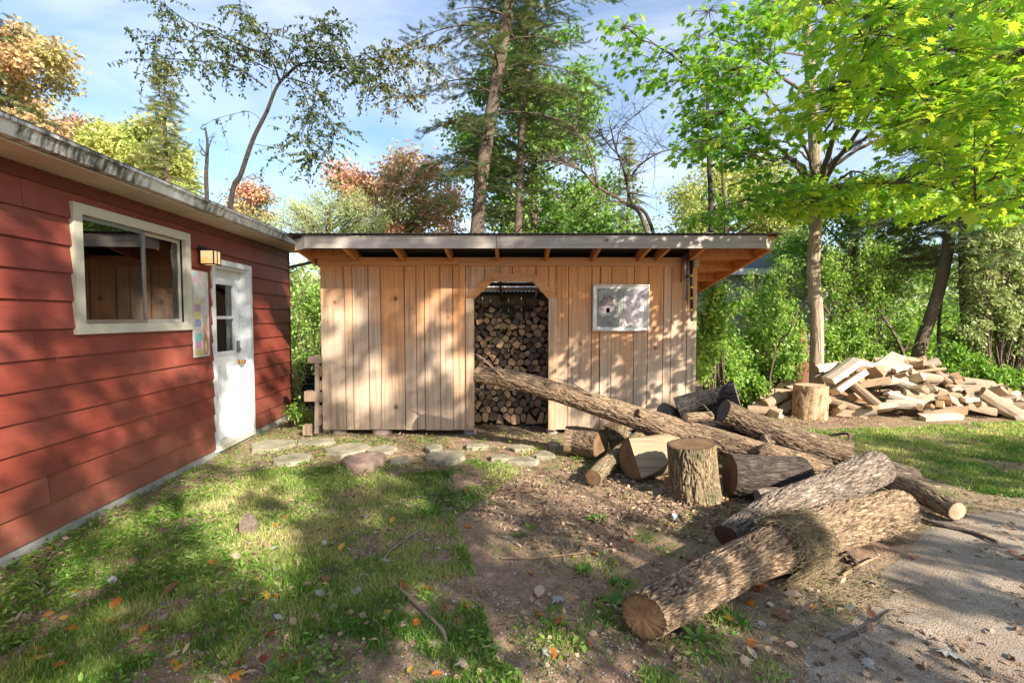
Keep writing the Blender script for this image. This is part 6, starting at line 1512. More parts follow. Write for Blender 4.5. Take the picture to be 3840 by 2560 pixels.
# trees behind the camera that throw the dappled shade
SHADE = 'yard trees outside the view that cast the dappled shade'
SH_H = np.array([SUN.x, SUN.y]) / math.hypot(SUN.x, SUN.y); TREES = [(-3.4, 9.0), (-.4, 10.0), (2.6, 9.2), (5.6, 10.2)]
def on_wall(px, py):                                   # point of the cabin wall seen at a pixel
    d = ray(px, py); t = CA / (d.x - CB * d.y); return Vector((d.x * t, d.y * t, EYE + d.z * t))
PTS = []
def shade(poly, kind, step, v0, v1, prob=1.0, holes=()):
    """leaf clumps of the crowns stand sunwards of these places"""
    xs_ = [p[0] for p in poly]; ys_ = [p[1] for p in poly]
    f = {'cabin': on_wall, 'shed': lambda x, y: PY(x, y, YW), 'ground': lambda x, y: PZ(x, y, 0), 'fascia': lambda x, y: PY(x, y, 6.05)}[kind]
    m_ = 38 if kind == 'cabin' else 12; got = []
    for _ in range(6000):
        x, y = R.uniform(min(xs_), max(xs_)), R.uniform(min(ys_), max(ys_))
        if not inpoly(np.array([x]), np.array([y]), poly)[0] or any(inpoly(np.array([x - m_, x + m_, x, x, x]), np.array([y, y, y - m_, y + m_, y]), h).any() for h in holes): continue
        w = f(x, y)
        # distance measured across the light
        q = (w.x * .7809 + w.y * .6247, w.z * .87 + (w.x * SH_H[0] + w.y * SH_H[1]) * -.49)
        if any((q[0] - a_) ** 2 + (q[1] - b_) ** 2 < step * step for a_, b_ in got): continue
        got.append(q)
        if R.random() < prob: v = w.x * SH_H[0] + w.y * SH_H[1]; t = (R.uniform(v0, v1) - v) / .871; PTS.append(w + SUN * t)
def inpoly(px, py, poly):
    c = np.zeros(len(px), bool); j = len(poly) - 1
    for i in range(len(poly)):
        xi, yi = poly[i]; xj, yj = poly[j]; cond = ((yi > py) != (yj > py)) & (px < (xj - xi) * (py - yi) / (yj - yi + 1e-9) + xi); c ^= cond; j = i
    return c
# cabin wall: shaded but for a few patches
shade([(-40, 600), (200, 660), (640, 850), (960, 960), (960, 1600), (500, 1850), (150, 2010), (-40, 2080)], 'cabin', .15, 4.0, 6.5, .95,
      [[(-60, 960), (100, 1010), (110, 1500), (140, 1700), (110, 2080), (-60, 2090)], [(180, 1120), (260, 1150), (240, 1420), (190, 1400)], [(290, 1530), (420, 1500), (440, 1780), (490, 1860), (300, 1960), (270, 1850)], [(560, 1260), (690, 1240), (740, 1420), (640, 1440)], [(860, 1380), (940, 1300), (950, 1600), (860, 1640)], [(330, 1250), (380, 1250), (380, 1450)]])
shade([(960, 1330), (1100, 1390), (1100, 1560), (960, 1600)], 'cabin', .16, 4.5, 7, .5)
shade([(960, 950), (1080, 950), (1080, 1290), (960, 1060)], 'cabin', .15, 4.5, 7, 1.0)
# shed front: a slanting band, mottling, soft foot
shade([(1480, 1060), (1620, 1060), (1560, 1160), (1440, 1230), (1350, 1380), (1250, 1440), (1330, 1230)], 'shed', .14, 4.5, 6.8, 1.0)
shade([(1600, 1090), (1740, 1100), (1740, 1320), (1560, 1380), (1500, 1230)], 'shed', .17, 4.5, 6.8, .62)
shade([(1440, 1230), (1560, 1240), (1640, 1400), (1640, 1600), (1520, 1600), (1500, 1420)], 'shed', .16, 4.5, 6.8, .72)
shade([(1205, 1500), (1400, 1520), (1480, 1600), (1205, 1612)], 'shed', .16, 4.5, 6.8, .75); shade([(1640, 1500), (1790, 1480), (1790, 1612), (1640, 1612)], 'shed', .16, 4.5, 6.8, .6)
shade([(1780, 1040), (2060, 1040), (2060, 1600), (1780, 1600)], 'shed', .17, 4.5, 6.8, .80, [[(1860, 1180), (2000, 1170), (2020, 1330), (1880, 1350)]])
shade([(2060, 1040), (2220, 1040), (2180, 1300), (2060, 1300)], 'shed', .17, 4.5, 6.8, .72); shade([(2190, 1300), (2420, 1270), (2560, 1300), (2480, 1600), (2150, 1600)], 'shed', .17, 4.5, 6.8, .62)
shade([(1350, 880), (1560, 880), (1560, 940), (1350, 940)], 'fascia', .13, 4.5, 6.8, .8); shade([(1600, 880), (2300, 880), (2300, 940), (1600, 940)], 'fascia', .14, 4.5, 6.8, .55)
# the lawn and the soil
shade([(1180, 1760), (1700, 1730), (1780, 1830), (1740, 1960), (1580, 2050), (1320, 2060), (1240, 1900)], 'ground', .14, 4.5, 8, .95, [[(1320, 1800), (1420, 1790), (1400, 1840)]])
shade([(1160, 1950), (1330, 1950), (1420, 2200), (1400, 2620), (1130, 2620), (1180, 2250)], 'ground', .12, 4.0, 7, .95)
shade([(1330, 2050), (1760, 1980), (1760, 2240), (1500, 2250), (1380, 2200)], 'ground', .12, 3.6, 6, .5); shade([(1650, 2230), (1820, 2200), (1860, 2440), (1700, 2460)], 'ground', .12, 4, 7, .85)
shade([(1760, 2120), (2330, 2110), (2380, 2230), (2080, 2260), (1760, 2210)], 'ground', .13, 4.0, 7, .9); shade([(-60, 1980), (420, 1850), (760, 1760), (1150, 1760), (1150, 1880), (760, 1960), (700, 2120), (300, 2180), (-60, 2330)], 'ground', .13, 3.6, 6.5, .36)
shade([(420, 2240), (760, 2130), (900, 2230), (860, 2420), (640, 2620), (480, 2600)], 'ground', .12, 4, 7, .7); shade([(-60, 2280), (200, 2300), (180, 2450), (-60, 2500)], 'ground', .12, 4, 7, .8); shade([(860, 2330), (1130, 2330), (1130, 2620), (760, 2620)], 'ground', .12, 4, 7, .45)
shade([(1800, 1940), (2150, 1960), (2500, 1930), (2700, 2010), (2660, 2110), (2350, 2020), (2100, 2040)], 'ground', .14, 4.5, 8, .45); shade([(1850, 2380), (2350, 2300), (2500, 2480), (2200, 2620), (1900, 2620)], 'ground', .13, 4, 7, .3)
shade([(2750, 2330), (3080, 2200), (3300, 2280), (3060, 2480), (2700, 2560)], 'ground', .13, 4, 7, .8); shade([(3300, 2020), (3500, 2010), (3900, 2090), (3900, 2190), (3560, 2110)], 'ground', .13, 4.2, 7.5, .85); shade([(3500, 2200), (3900, 2260), (3900, 2330), (3560, 2280)], 'ground', .13, 4.2, 7.5, .6)
shade([(3060, 1650), (3900, 1640), (3900, 1860), (3640, 1830), (3320, 1740)], 'ground', .16, 5.0, 8.5, .97)
print('shade clumps', len(PTS))
PA = np.array([tuple(p) for p in PTS]); ui = PA[:, 0] * .7809 + PA[:, 1] * .6247; own = np.argmin(np.abs(ui[:, None] - np.array([t_[0] for t_ in TREES])[None]), 1)
for k, nm in enumerate(('nearest the cabin', 'second from the cabin', 'third from the cabin', 'farthest from the cabin')):
    C_ = PA[own == k]
    if not len(C_): continue
    u_, v_ = TREES[k]; x, y = .7809 * u_ + .6247 * v_, .6247 * u_ - .7809 * v_
    root = empty('shade_tree', (x, y, 0), 'leafy yard tree behind the viewer, ' + nm, 'tree', SHADE); O = root.location
    a = Acc(); T0 = crom([(x, y, 0, .20), (x + .05, y, 1.5, .16), (x, y + .05, 3.4, .13), (x, y, 4.4, .05)], 14); a.tube(T0[:, :3], T0[:, 3], 10, tint=.5); a.build('trunk', M['bark_tree'], root, True, O, True)
    br = Acc(); lv = Acc(); top_ = np.array([x, y, 3.6])
    cents = C_[NR.choice(len(C_), min(len(C_), 16), replace=False)]; pool = []
    for c in cents:
        B = bezier(top_, (top_ + c) / 2 + [0, 0, .4], c, 12); br.tube(B, np.linspace(.035, .008, 12), 5, tint=.5, cap=False); pool.append(B[5:])
    pool = np.concatenate(pool)
    for c in C_:
        q = pool[np.argmin(np.linalg.norm(pool - c, axis=1))]; br.tube(bezier(q, (q + c) / 2 + [0, 0, .05], c, 5), np.linspace(.008, .003, 5), 4, tint=.5, cap=False)
        n = 48; p = c + NR.normal(size=(n, 3)) * .085
        put(lv, DIAM, p, unit(n) + [0, 0, -.3], unit(n) * .7 + [0, 0, .7], NR.uniform(.08, .14, n), NR.uniform(0, 1, n))
    br.build('branches', M['bark_tree'], root, True, O, True); tag(lv.build('crown', M['lf_green'], root, False, O, True), kind='stuff')

# neighbour's grey house behind the shrubs, deck and railing
HY = 15.0
hx = lambda px: (px - 1920) / FPX * HY
hs = empty('grey_house', (hx(2980), HY, 0), 'pale grey neighbouring house with a slate-blue roof behind the shrubs', 'house'); HO = hs.location
M['grey_wall'] = plain('grey_clad', (.34, .36, .38), .7, 0, .08, 4); M['slate'] = plain('slate_roof', (.07, .10, .14), .8, 0, .2, 10)
x0, x1 = hx(2745), hx(3200); zr = EYE + (1188 - 1010) / FPX * HY
for k in range(int((x1 - x0) / .3)):
    a = Acc(); a.box((x0 + k * .3 + .006, HY, .4), (x0 + k * .3 + .294, HY + .03, zr)); a.build('cladding_board', M['grey_wall'], hs, off=HO)
a = Acc(); a.box((x0, HY + .032, 0), (x1, HY + 5, zr)); a.build('wall', M['grey_wall'], hs, off=HO)
a = Acc(); zp = EYE + (1188 - 935) / FPX * (HY + 2.5)
a.prism([(x0 - .4, HY - .4, zr - .05), (x0 - .4, HY + 2.5, zp), (x0 - .4, HY + 5.4, zr - .05), (x0 - .4, HY + 5.4, zr - .17), (x0 - .4, HY - .4, zr - .17)], (x1 - x0 + .8, 0, 0)); a.build('roof', M['slate'], hs, off=HO)
a = Acc(); a.box((x0 - .42, HY - .46, zr - .20), (x1 + .42, HY - .405, zr - .02)); a.build('fascia', M['white_paint'], hs, off=HO)
for wx in (2935, 3130):
    a = Acc(); q = hx(wx); z0 = 1.55; 
    for (p0, p1, r0, r1) in ((q - .3, q + .3, z0 - .05, z0), (q - .3, q + .3, z0 + .8, z0 + .86), (q - .3, q - .24, z0, z0 + .8), (q + .24, q + .3, z0, z0 + .8), (q - .02, q + .02, z0, z0 + .8)): a.box((p0, HY - .04, r0), (p1, HY - .002, r1))
    wn_ = a.build('window', M['white_paint'], hs, off=HO); a = Acc(); a.box((q - .24, HY - .012, z0), (q + .24, HY - .004, z0 + .8)); a.build('pane', M['dark_plastic'], wn_, off=HO)
rl = empty('deck_railing', (hx(3300), HY - 1, 0), 'pale deck railing with thin balusters behind the shrubs right of the maple', 'railing'); RO = rl.location
m_bl = plain('railing_paint', (.48, .55, .62), .5)
p0, p1 = hx(3085) * 14 / 15, hx(3310) * 14 / 15
for z_ in (1.0, 1.85): a = Acc(); a.box((p0, HY - 1.03, z_), (p1, HY - .97, z_ + .06)); a.build('rail', m_bl, rl, off=RO)
x = p0 + .05
while x < p1: a = Acc(); a.box((x, HY - 1.015, 1.062), (x + .03, HY - .985, 1.848)); a.build('baluster', m_bl, rl, off=RO); x += .13
for x in (p0, p1 - .08): a = Acc(); a.box((x, HY - 1.09, 0), (x + .08, HY - 1.032, 1.95)); a.build('post', m_bl, rl, off=RO)

# ================================================================ GROUND COVER
def ground_samples(n, ymin, ymax, power=1.0):
    """more samples near the viewer"""
    u_ = NR.uniform(0, 1, n); y = ymin * (ymax / ymin) ** (u_ ** power); x = NR.uniform(-1.08, 1.08, n) * y * 1.0105; return x, y
def inpoly(px, py, poly):
    c = np.zeros(len(px), bool); j = len(poly) - 1
    for i in range(len(poly)):
        xi, yi = poly[i]; xj, yj = poly[j]; cond = ((yi > py) != (yj > py)) & (px < (xj - xi) * (py - yi) / (yj - yi + 1e-9) + xi); c ^= cond; j = i
    return c
G3 = lambda l: [tuple(PZ(x, y, 0).xy) for x, y in l]
LAWN = G3([(-100, 2300), (300, 2020), (700, 1850), (1000, 1760), (1300, 1740), (1800, 1720), (1960, 1760), (1850, 1850), (1700, 1950), (1750, 2050), (1800, 2200), (1850, 2400), (2000, 2620), (-300, 2620)])
LAWN2 = G3([(2960, 1610), (3300, 1600), (3950, 1570), (3950, 1880), (3650, 1840), (3300, 1730), (3060, 1680)])
TUFTS = [(2250, 2120, .16), (2420, 2010, .10), (2500, 2060, .09), (2720, 2320, .14), (2650, 2420, .16), (2880, 2520, .1), (2350, 2190, .14), (2300, 2300, .18), (2060, 2380, .2), (3480, 2165, .06), (3415, 2205, .05), (3600, 1900, .12), (3300, 1850, .15), (2250, 1740, .15), (2180, 1690, .15), (2000, 1690, .25), (1600, 1650, .3), (1450, 1660, .2), (2150, 1760, .12), (2480, 2560, .12), (3500, 1850, .2)]
TW = [(PZ(x, y, 0).x, PZ(x, y, 0).y, r_) for x, y, r_ in TUFTS]
def clear_of(x, y):
    ok = (x > cx(y) + .03) & ~((y > YW - .02) & (x > xl[0] - .02) & (x < xr[-1] + .02) & ~((x > DLx) & (x < DRx) & (y < 7.1)))
    return ok & ~((x > edge_x(y) + .03) & (y < 4.55))
def grass_density(x, y):
    d = np.zeros(len(x)); n = fbm(x * 2.1, y * 2.1, seed=12); n2 = fbm(x * 6, y * 6, seed=15)
    l1 = inpoly(x, y, LAWN); d = np.where(l1, np.clip((n - .31) * 5 + (n2 - .45) * 4, 0.05, 1), d)
    l2 = inpoly(x, y, LAWN2); d = np.where(l2, np.clip((n - .30) * 6 + (n2 - .4) * 2, .1, 1), d)
    for (a_, b_, r_) in TW: d = np.maximum(d, .5 * np.clip(1.2 - np.hypot(x - a_, y - b_) / r_, 0, 1))
    d = np.maximum(d, .05 * (n > .5) * ~l1)
    return d
x, y = ground_samples(520000, 1.75, 11, .95)
k = (NR.uniform(0, 1, len(x)) < grass_density(x, y)) & clear_of(x, y); x, y = x[k], y[k]; n = len(x)
p = np.stack([x, y, gh(x, y)], -1); ax_ = np.stack([NR.normal(size=n) * .55, NR.normal(size=n) * .55, np.ones(n)], -1)
a = Acc(); hgt = NR.uniform(.014, .040, n) * (1 + .6 * (fbm(x * 3, y * 3, seed=2) > .55)); dry = fbm(x * 1.7, y * 1.7, seed=33)
put(a, BLADE, p, ax_, unit(n), hgt, np.clip(NR.normal(.45, .24, n) + (dry - .45) * 2.2, 0, 1), .045 * NR.uniform(.8, 1.6, n) * np.clip(y / 3, 1, 2.2))
o = a.build('grass', M['grass'], None, False, attr=True); tag(o, 'short patchy lawn grass', 'grass', None, 'stuff'); print('grass', n)
# broad leaved ground cover along the cabin and between the stones
x, y = ground_samples(95000, 1.75, 8.2, 1)
dist = x - cx(y); n1 = fbm(x * 2.3, y * 2.3, seed=41); n2 = fbm(x * 5, y * 5, seed=42)
dn = np.clip(1.5 - np.abs(dist - .25) / .35, 0, 1) * .9 + np.clip((1.9 - dist) / 1.0, 0, 1) * np.clip((n1 - .42) * 6, 0, 1) * .75 + inpoly(x, y, LAWN) * np.clip((n1 - .52) * 6, 0, 1) * .35 + ((y > 5.0) & (y < 6.6) & (x < 1.2)) * np.clip((n2 - .42) * 5, 0, 1) * .8
for (a_, b_, r_) in TW: dn = np.maximum(dn, .05 * (np.hypot(x - a_, y - b_) < r_))
k = (NR.uniform(0, 1, len(x)) < dn) & clear_of(x, y); x, y = x[k], y[k]; n = len(x)
p = np.stack([x, y, gh(x, y) + NR.uniform(.01, .045, n)], -1); a = Acc()
put(a, OVAL, p, np.stack([NR.normal(size=n), NR.normal(size=n), NR.normal(size=n) * .25], -1), np.array([0, 0, 1.0]) + NR.normal(size=(n, 3)) * .35, NR.uniform(.016, .042, n), np.clip(NR.normal(.4, .25, n), 0, 1), NR.uniform(.02, .045, n))
o = a.build('ground_cover', M['lf_shrub'], None, False, attr=True); tag(o, 'small broad-leaved weeds matted by the cabin and stones', 'weeds', None, 'stuff'); print('cover', n)
# brown leaf litter round the logs
x, y = ground_samples(110000, 1.8, 8.6, 1); LIT = G3([(1800, 1800), (2100, 1760), (2250, 1700), (2700, 1640), (3000, 1640), (2800, 1900), (2650, 2030), (2450, 1990), (2200, 2080), (1980, 2060), (1780, 1950)])
LIT2 = G3([(1780, 1650), (2060, 1650), (2060, 1560), (1780, 1560)]); LIT3 = G3([(2800, 1600), (3300, 1590), (3300, 1540), (2700, 1540)]); LIT4 = G3([(950, 1700), (1200, 1620), (1800, 1640), (1500, 1760), (1100, 1760)])
dn = (.25 + .5 * (fbm(x * 2.6, y * 2.6, seed=71) > .46)) * inpoly(x, y, LIT) + .5 * inpoly(x, y, LIT2) + .6 * inpoly(x, y, LIT3) + .25 * inpoly(x, y, LIT4) + .075 * (fbm(x * 2, y * 2, seed=70) > .47)
k = (NR.uniform(0, 1, len(x)) < dn) & (x > cx(y) + .02); x, y = x[k], y[k]; n = len(x)
p = np.stack([x, y, gh(x, y) + NR.uniform(.004, .03, n)], -1); a = Acc()
put(a, OVAL, p, np.stack([NR.normal(size=n), NR.normal(size=n), NR.normal(size=n) * .3], -1), np.array([0, 0, 1.0]) + NR.normal(size=(n, 3)) * .5, NR.uniform(.014, .06, n), NR.uniform(0, 1, n), NR.uniform(.014, .06, n))
o = a.build('leaf_litter', M['litter'], None, False, attr=True); tag(o, 'brown dead leaves and chips littering the soil by the logs', 'leaf litter', None, 'stuff'); print('litter', n)
# pebbles of the drip strip along the cabin and grit everywhere
x, y = ground_samples(90000, 1.7, 8, 1); dist = x - cx(y)
dn = .9 * np.clip(1 - np.abs(dist - .72 - .12 * np.sin(y * 2)) / .22, 0, 1) * (y > 2.6) * (fbm(x * 2, y * 2, seed=60) > .42) + .16
k = (NR.uniform(0, 1, len(x)) < dn) & (dist > .03); x, y = x[k], y[k]; n = len(x)
OCT = T_([(0, 0, .6), (0, 0, -.6), (1, 0, 0), (-1, 0, 0), (0, 1, 0), (0, -1, 0)], [(0, 2, 4), (0, 4, 3), (0, 3, 5), (0, 5, 2), (1, 4, 2), (1, 3, 4), (1, 5, 3), (1, 2, 5)])
a = Acc(); put(a, OCT, np.stack([x, y, gh(x, y) + .003], -1), np.stack([NR.normal(size=n), NR.normal(size=n), NR.normal(size=n) * .2], -1), np.array([0, 0, 1.0]) + NR.normal(size=(n, 3)) * .3, NR.uniform(.003, .009, n), NR.uniform(0, 1, n))
m, nt, b = mat('pebble'); at = N(nt, 'ShaderNodeAttribute'); at.attribute_name = 'tint'; nt.links.new(ramp(nt, [(0, (.12, .09, .07)), (.35, (.26, .21, .17)), (.7, (.30, .28, .26)), (1, (.46, .43, .39))], at.outputs['Fac']), b.inputs['Base Color']); b.inputs['Roughness'].default_value = .85; M['pebble'] = m
o = a.build('gravel', M['pebble'], None, False, attr=True); tag(o, 'grey gravel strip along the cabin foot', 'gravel', None, 'stuff')
# dry grass tangle round the great log
a = Acc(); c0 = np.array(PZ(2975, 2040, .155)); d_ = np.array(PZ(3370, 1905, .2)) - np.array(PZ(2840, 2085, .16)); d_ /= np.linalg.norm(d_); sdv = np.array([d_[1], -d_[0], 0])
nS = 1500
for k in range(nS):
    s0 = NR.normal() * .075; th = NR.uniform(-1.2, 2.9); rr = .150 + abs(NR.normal()) * .018; q = c0 + d_ * s0
    pts = []; t_ = th
    for j in range(6):
        pts.append(q + d_ * (j * NR.normal() * .012) + sdv * math.cos(t_) * rr + np.array([0, 0, 1]) * math.sin(t_) * rr); t_ -= NR.uniform(.05, .22); rr += NR.uniform(-.002, .006)
    a.tube(pts, .0014, 3, tint=NR.uniform(0, 1), cap=False)
o = a.build('dry_grass_tangle', M['dry_grass'], None, False, attr=True); tag(o, 'tangle of dry grass draped over the great foreground log', 'dry grass', None, 'stuff')
# straw on the soil to its right
a = Acc()
for (px, py, r_, m_) in ((3150, 2250, .22, 260), (3280, 2200, .16, 140), (2500, 2330, .1, 60), (2990, 2150, .14, 160), (2560, 2400, .12, 60)):
    c = PZ(px, py, 0)
    for k in range(m_):
        x_, y_ = c.x + NR.normal() * r_, c.y + NR.normal() * r_ * .6; an = NR.normal() * .6; L = NR.uniform(.04, .14); z_ = float(gh(x_, y_)) + .008
        a.tube([(x_, y_, z_), (x_ + math.cos(an) * L / 2, y_ + math.sin(an) * L / 2, z_ + NR.uniform(.004, .015)), (x_ + math.cos(an) * L, y_ + math.sin(an) * L, z_)], .0013, 3, tint=NR.uniform(0, 1), cap=False)
o = a.build('straw', M['dry_grass'], None, False, attr=True); tag(o, 'loose straw scattered beside the great foreground log', 'straw', None, 'stuff')

# ---- weeds one can count: rosettes and seedlings
def rosette(px, py, size, n, label, up=.35, leafm='lf_green', tmpl=OVAL, wd=.5):
    c = PZ(px, py, 0); z = float(gh(c.x, c.y)); root = empty('rosette_weed', (c.x, c.y, z), label, 'weed', 'broad-leaved weeds in the bare soil')
    for k in range(n):
        th = k * 2.4 + R.uniform(-.3, .3); u_ = up * R.uniform(.5, 1.4); a = Acc(); s = size * R.uniform(.7, 1.1)
        put(a, tmpl, np.zeros((1, 3)), np.array([[math.cos(th), math.sin(th), u_]]), np.array([[-math.cos(th) * .4, -math.sin(th) * .4, 1.]]), s, R.uniform(.2, .7), s * wd * 1.6)
        a.build('leaf', M[leafm], root, False, attr=True)
for a_ in ((2245, 1945, .11, 12, 'big green rosette weed in the brown leaves left of the stump', .3), (1985, 1985, .085, 4, 'two-leaved seedling in the soil left of centre', .9), (1950, 2010, .07, 5, 'small seedling with grassy leaves beside the two-leaved one', .5),
           (2180, 2130, .085, 11, 'rosette weed at the left edge of the bare soil middle', .35), (2330, 2180, .09, 10, 'spiky dark weed left of the great log', .4), (2310, 2255, .10, 12, 'thistle-like weed against the sawn end of the great log', .45),
           (2080, 2270, .07, 8, 'low weed below the rosette in the bare soil', .3), (2075, 2330, .075, 8, 'lobed weed beside a twig in the bare soil', .3), (2760, 2330, .10, 9, 'bright lettuce-like weed under the great log', .5), (2620, 2400, .11, 6, 'long-leaved light green weed at the bottom right of centre', .5),
           (1290, 2340, .08, 12, 'grey-green rosette weed in the shaded lawn', .35), (1760, 1870, .085, 8, 'pale weed at the lawn edge near the twigs', .5), (1840, 1890, .07, 7, 'small dark weed right of the pale one at the lawn edge', .5), (2830, 2140, .06, 9, 'dark clover-like weed under the belly of the great log', .6),
           (2795, 1945, .07, 5, 'two-tone leafy weed by the branch stub of the crooked log', .9), (3120, 1530, .08, 8, 'small leafy plant growing out of the heap front', .8), (3440, 1500, .10, 10, 'green leafy plant sprouting in the heap middle', .9)):
    rosette(*a_[:5], up=a_[5])
for a_ in ((1000, 1650), (1320, 1655)): rosette(a_[0], a_[1], .07, 6, 'upright seedling beside the ' + ('largest pale' if a_[0] < 1100 else 'angular grey') + ' flagstone', .9, 'lf_shrub')
# ---- fallen leaves one can count
colsL = {'orange': (.50, .17, .03), 'yellow': (.56, .38, .07), 'pale tan': (.52, .40, .28), 'brown': (.26, .13, .07), 'whitish': (.42, .42, .37), 'red-brown': (.34, .10, .045)}
LM = {}
for cn, cc in colsL.items():
    mm = leaf_mat('fallen_' + cn.replace(' ', '_').replace('-', '_'), [tuple(x * .75 for x in cc), cc], (1, .9, .7), .2, .7, .2)
    for sh, tm in (('oval', OVAL), ('lobed', MAPLE)):
        a = Acc(); put(a, tm, np.zeros((1, 3)), np.array([[0, 1., 0]]), np.array([[0, 0, 1.]]), 1.0, .6, 1.35 if sh == 'oval' else 1.0); o = a.build('fallen_leaf', mm, None, False, attr=True); LM[cn, sh] = o.data; bpy.data.objects.remove(o)
def fallen(px, py, cn, sh, s, group, label, tilt=.25):
    c = PZ(px, py, 0)
    if not (c.x > cx(c.y) + .06): return
    z = float(gh(c.x, c.y)) + .012 + s * tilt * .3
    if c.y < 4.5 and c.x > float(edge_x(c.y)): z += .006
    o = link('fallen_leaf', LM[cn, sh], None, (c.x, c.y, z)); o.rotation_euler = (R.gauss(0, tilt), R.gauss(0, tilt), R.uniform(0, 6.28)); o.scale = (s, s, s); tag(o, label, 'fallen leaf', group)
for (px, py, cn, sh, s, lb) in ((605, 2235, 'brown', 'oval', .10, 'large pinkish brown oval leaf lying with a small stone in the lawn'), (430, 2290, 'orange', 'oval', .10, 'long bright orange leaf on the dark lawn at lower left'), (440, 2330, 'orange', 'oval', .07, 'dull orange leaf just below the long bright orange one'),
                                (90, 2455, 'orange', 'oval', .09, 'yellow-orange leaf in the bottom left corner grass'), (1335, 2235, 'whitish', 'oval', .10, 'large whitish leaf in the shaded middle lawn'), (1020, 2070, 'whitish', 'oval', .09, 'white leaf in the sunlit lawn by the wood chunk'), (1045, 2125, 'whitish', 'oval', .08, 'white leaf below the other white one in the sunlit lawn'),
                                (3250, 2170, 'whitish', 'oval', .12, 'grey-white leaf on the edge of the asphalt'), (2890, 2290, 'brown', 'oval', .11, 'reddish brown leaf under the right part of the great log'), (2860, 1120 + 1090, 'red-brown', 'lobed', .09, 'red lobed leaf below the great log'), (1660, 2410, 'pale tan', 'lobed', .10, 'pale lobed leaf at the tip of the long curved twig'),
                                (2020, 2240, 'pale tan', 'oval', .10, 'pale curled leaf in the shaded soil centre'), (2100, 2235, 'whitish', 'lobed', .08, 'white lobed leaf beside the pale curled one'), (1520, 2215, 'red-brown', 'oval', .08, 'red-brown leaf lying on the long curved twig'), (1615, 2200, 'orange', 'lobed', .07, 'orange lobed leaf right of the curved twig'), (880, 2265, 'whitish', 'oval', .09, 'silvery curled leaf left of centre in the lawn'),
                                (3530, 2440, 'whitish', 'lobed', .13, 'green-grey lobed leaf lying on the asphalt at the bottom'), (3575, 2455, 'whitish', 'oval', .09, 'upright pale leaf beside the lobed one on the asphalt'), (2935, 2225, 'pale tan', 'oval', .10, 'long yellow-tan leaf leaning by the dry grass tangle'), (150, 2050, 'orange', 'oval', .07, 'orange leaf in the weeds close to the cabin foot')):
    fallen(px, py, cn, sh, s, None, lb)
zones = [((100, 900, 2050, 2540), 'on the left lawn', 48), ((900, 1750, 1780, 2100), 'on the lawn below the flagstones', 50), ((900, 1800, 2100, 2540), 'on the middle foreground lawn', 40), ((1850, 2700, 1950, 2500), 'on the bare soil by the great log', 45),
         ((2750, 3300, 2150, 2540), 'on the soil right of the great log', 16), ((3350, 3830, 1650, 2100), 'on the right lawn and verge', 22), ((950, 1750, 1640, 1760), 'among the flagstones', 36)]
for (x0_, x1_, y0_, y1_), where, m_ in zones:
    for k in range(m_):
        cn = R.choices(list(colsL), [3, 2, 4, 2, 2, 1])[0]; sh = R.choice(('oval', 'oval', 'lobed')); sz = R.uniform(.04, .075); zw = 'tiny' if sz < .05 else 'small' if sz < .063 else 'broad'
        x_, y_ = R.uniform(x0_, x1_), R.uniform(y0_, y1_); hw = ('left' if x_ < (x0_ + x1_) / 2 else 'right') + (' rear' if y_ < (y0_ + y1_) / 2 else ' front')
        fallen(x_, y_, cn, sh, sz, 'fallen leaves scattered ' + where, f'{zw} {cn} {sh} leaf {where}, {hw} part')
# ---- twigs and sticks
def twig(pts, r0, r1, label, mt='bark_tree', name='twig'):
    Q = []
    for (px, py) in pts: c = PZ(px, py, 0); Q.append((c.x, c.y, float(gh(c.x, c.y)) + r0 + .006))
    C_ = crom(Q, 40); a = Acc(); a.tube(C_, np.linspace(r0, r1, 40) * (1 + .12 * (fbm(np.arange(40) * .7, np.arange(40) * 0., seed=3) - .5)), 8, tint=.6); o = a.build(name, M[mt], None, True, Q[0], attr=True); o.location = Q[0]; tag(o, label, 'twig', 'twigs and sticks lying on the ground'); return o
twig([(1598, 1975), (1500, 2035), (1440, 2095), (1460, 2165), (1520, 2230), (1600, 2300), (1660, 2360), (1672, 2405)], .007, .011, 'long curved grey twig winding through the middle lawn', 'bark_maple')
twig([(1520, 1882), (1600, 1862), (1700, 1855)], .008, .005, 'straight grey twig at the top of the middle lawn'); twig([(1780, 1835), (1830, 1800), (1875, 1775)], .006, .004, 'thin twig slanting up before the doorway')
twig([(1700, 1862), (1900, 1848), (2010, 1840)], .006, .004, 'thin twig lying level on the brown leaves'); twig([(1880, 2090), (2000, 2090), (2130, 2080), (2200, 2065)], .007, .004, 'bleached branch across the bare soil', 'bark_pale'); twig([(2110, 2065), (2118, 2110)], .005, .004, 'short twig crossing the bleached branch', 'bark_pale')
twig([(3130, 2420), (3250, 2360), (3350, 2290)], .011, .010, 'straight brown stick on the asphalt at lower right'); twig([(3410, 1935), (3520, 1970), (3640, 2000), (3740, 2035)], .018, .014, 'long brown stick on the asphalt beside the slim log')
twig([(3160, 2150), (3230, 2110), (3290, 2085)], .010, .007, 'pale stick right of the dry grass tangle', 'bark_pale'); twig([(3165, 2050), (3185, 2085), (3210, 2110)], .024, .016, 'short thick broken branch under the great log'); twig([(690, 2085), (750, 2060)], .011, .009, 'short dark stick in the left lawn')
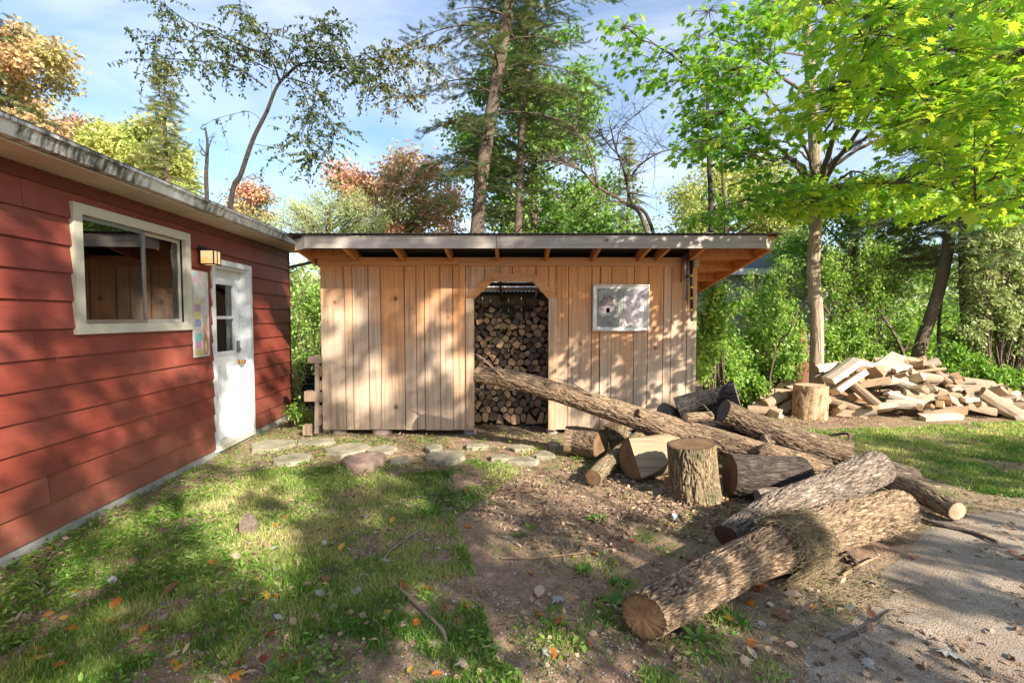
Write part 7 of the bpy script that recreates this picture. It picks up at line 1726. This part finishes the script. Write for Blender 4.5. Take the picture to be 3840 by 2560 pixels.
twig([(1200, 2145), (1270, 2132)], .008, .005, 'short dark stick in the shaded middle lawn'); twig([(2460, 1870), (2522, 1812)], .010, .010, 'grey stick leaning at the foot of the notched block', 'bark_maple'); twig([(2075, 2335), (2140, 2320)], .006, .006, 'short reddish twig on the bare soil'); twig([(1460, 2600 - 1000 + 50), (1400, 1640), (1330, 1660)], .006, .004, 'curved twig lying under the shed boards')
def airtwig(pts, Y, r0, label, mt='bark_tree'):
    Q = [tuple(PY(x, y, Y + d_)) for x, y, d_ in pts]; C_ = crom(Q, 30); a = Acc(); a.tube(C_, np.linspace(r0, r0 * .4, 30), 6, tint=.5); o = a.build('twig', M[mt], None, True, Q[0], attr=True); o.location = Q[0]; tag(o, label, 'twig', 'twigs and sticks lying on the ground')
airtwig([(2258, 1505, 0), (2200, 1470, 0), (2140, 1435, .1), (2083, 1418, .1)], 5.3, .009, 'thin twig rising left from the long trunk'); airtwig([(3205, 1730, 0), (3185, 1665, 0), (3175, 1625, .1), (3060, 1640, .3), (2960, 1635, .4)], 4.8, .020, 'hooked dead branch sticking up right of the leaning log')
airtwig([(2670, 1560, 0), (2640, 1520, 0), (2600, 1505, .1)], 5.0, .008, 'small forked twig on the short thin log')
airtwig([(2850, 1760, 0), (2900, 1800, -.1), (2940, 1840, -.2)], 4.55, .012, 'dark twig leaning over the low dark log')
# crumpled wrapper
c = PZ(2535, 1945, 0); a = Acc(); n = 9; xx = np.linspace(0, 1, n)
V = [(c.x + x_ * .10 - .05, c.y + y_ * .05, .02 + .02 * math.sin(x_ * 11 + y_ * 3) + .015 * math.cos(x_ * 7 + y_ * 9)) for y_ in (0, .5, 1) for x_ in xx]
a.add(V, [(r_ * n + i, r_ * n + i + 1, (r_ + 1) * n + i + 1, (r_ + 1) * n + i) for r_ in range(2) for i in range(n - 1)])
m, nt, b = mat('wrapper'); nt.links.new(ramp(nt, [(.35, (.08, .25, .5)), (.5, (.6, .6, .6)), (.62, (.6, .08, .1))], noise(nt, coords(nt), 18, 1)), b.inputs['Base Color']); b.inputs['Roughness'].default_value = .3
o = a.build('wrapper', m, None, True, tuple(c)); o.location = c; tag(o, 'crumpled blue and red wrapper in the leaves below the stump', 'wrapper')
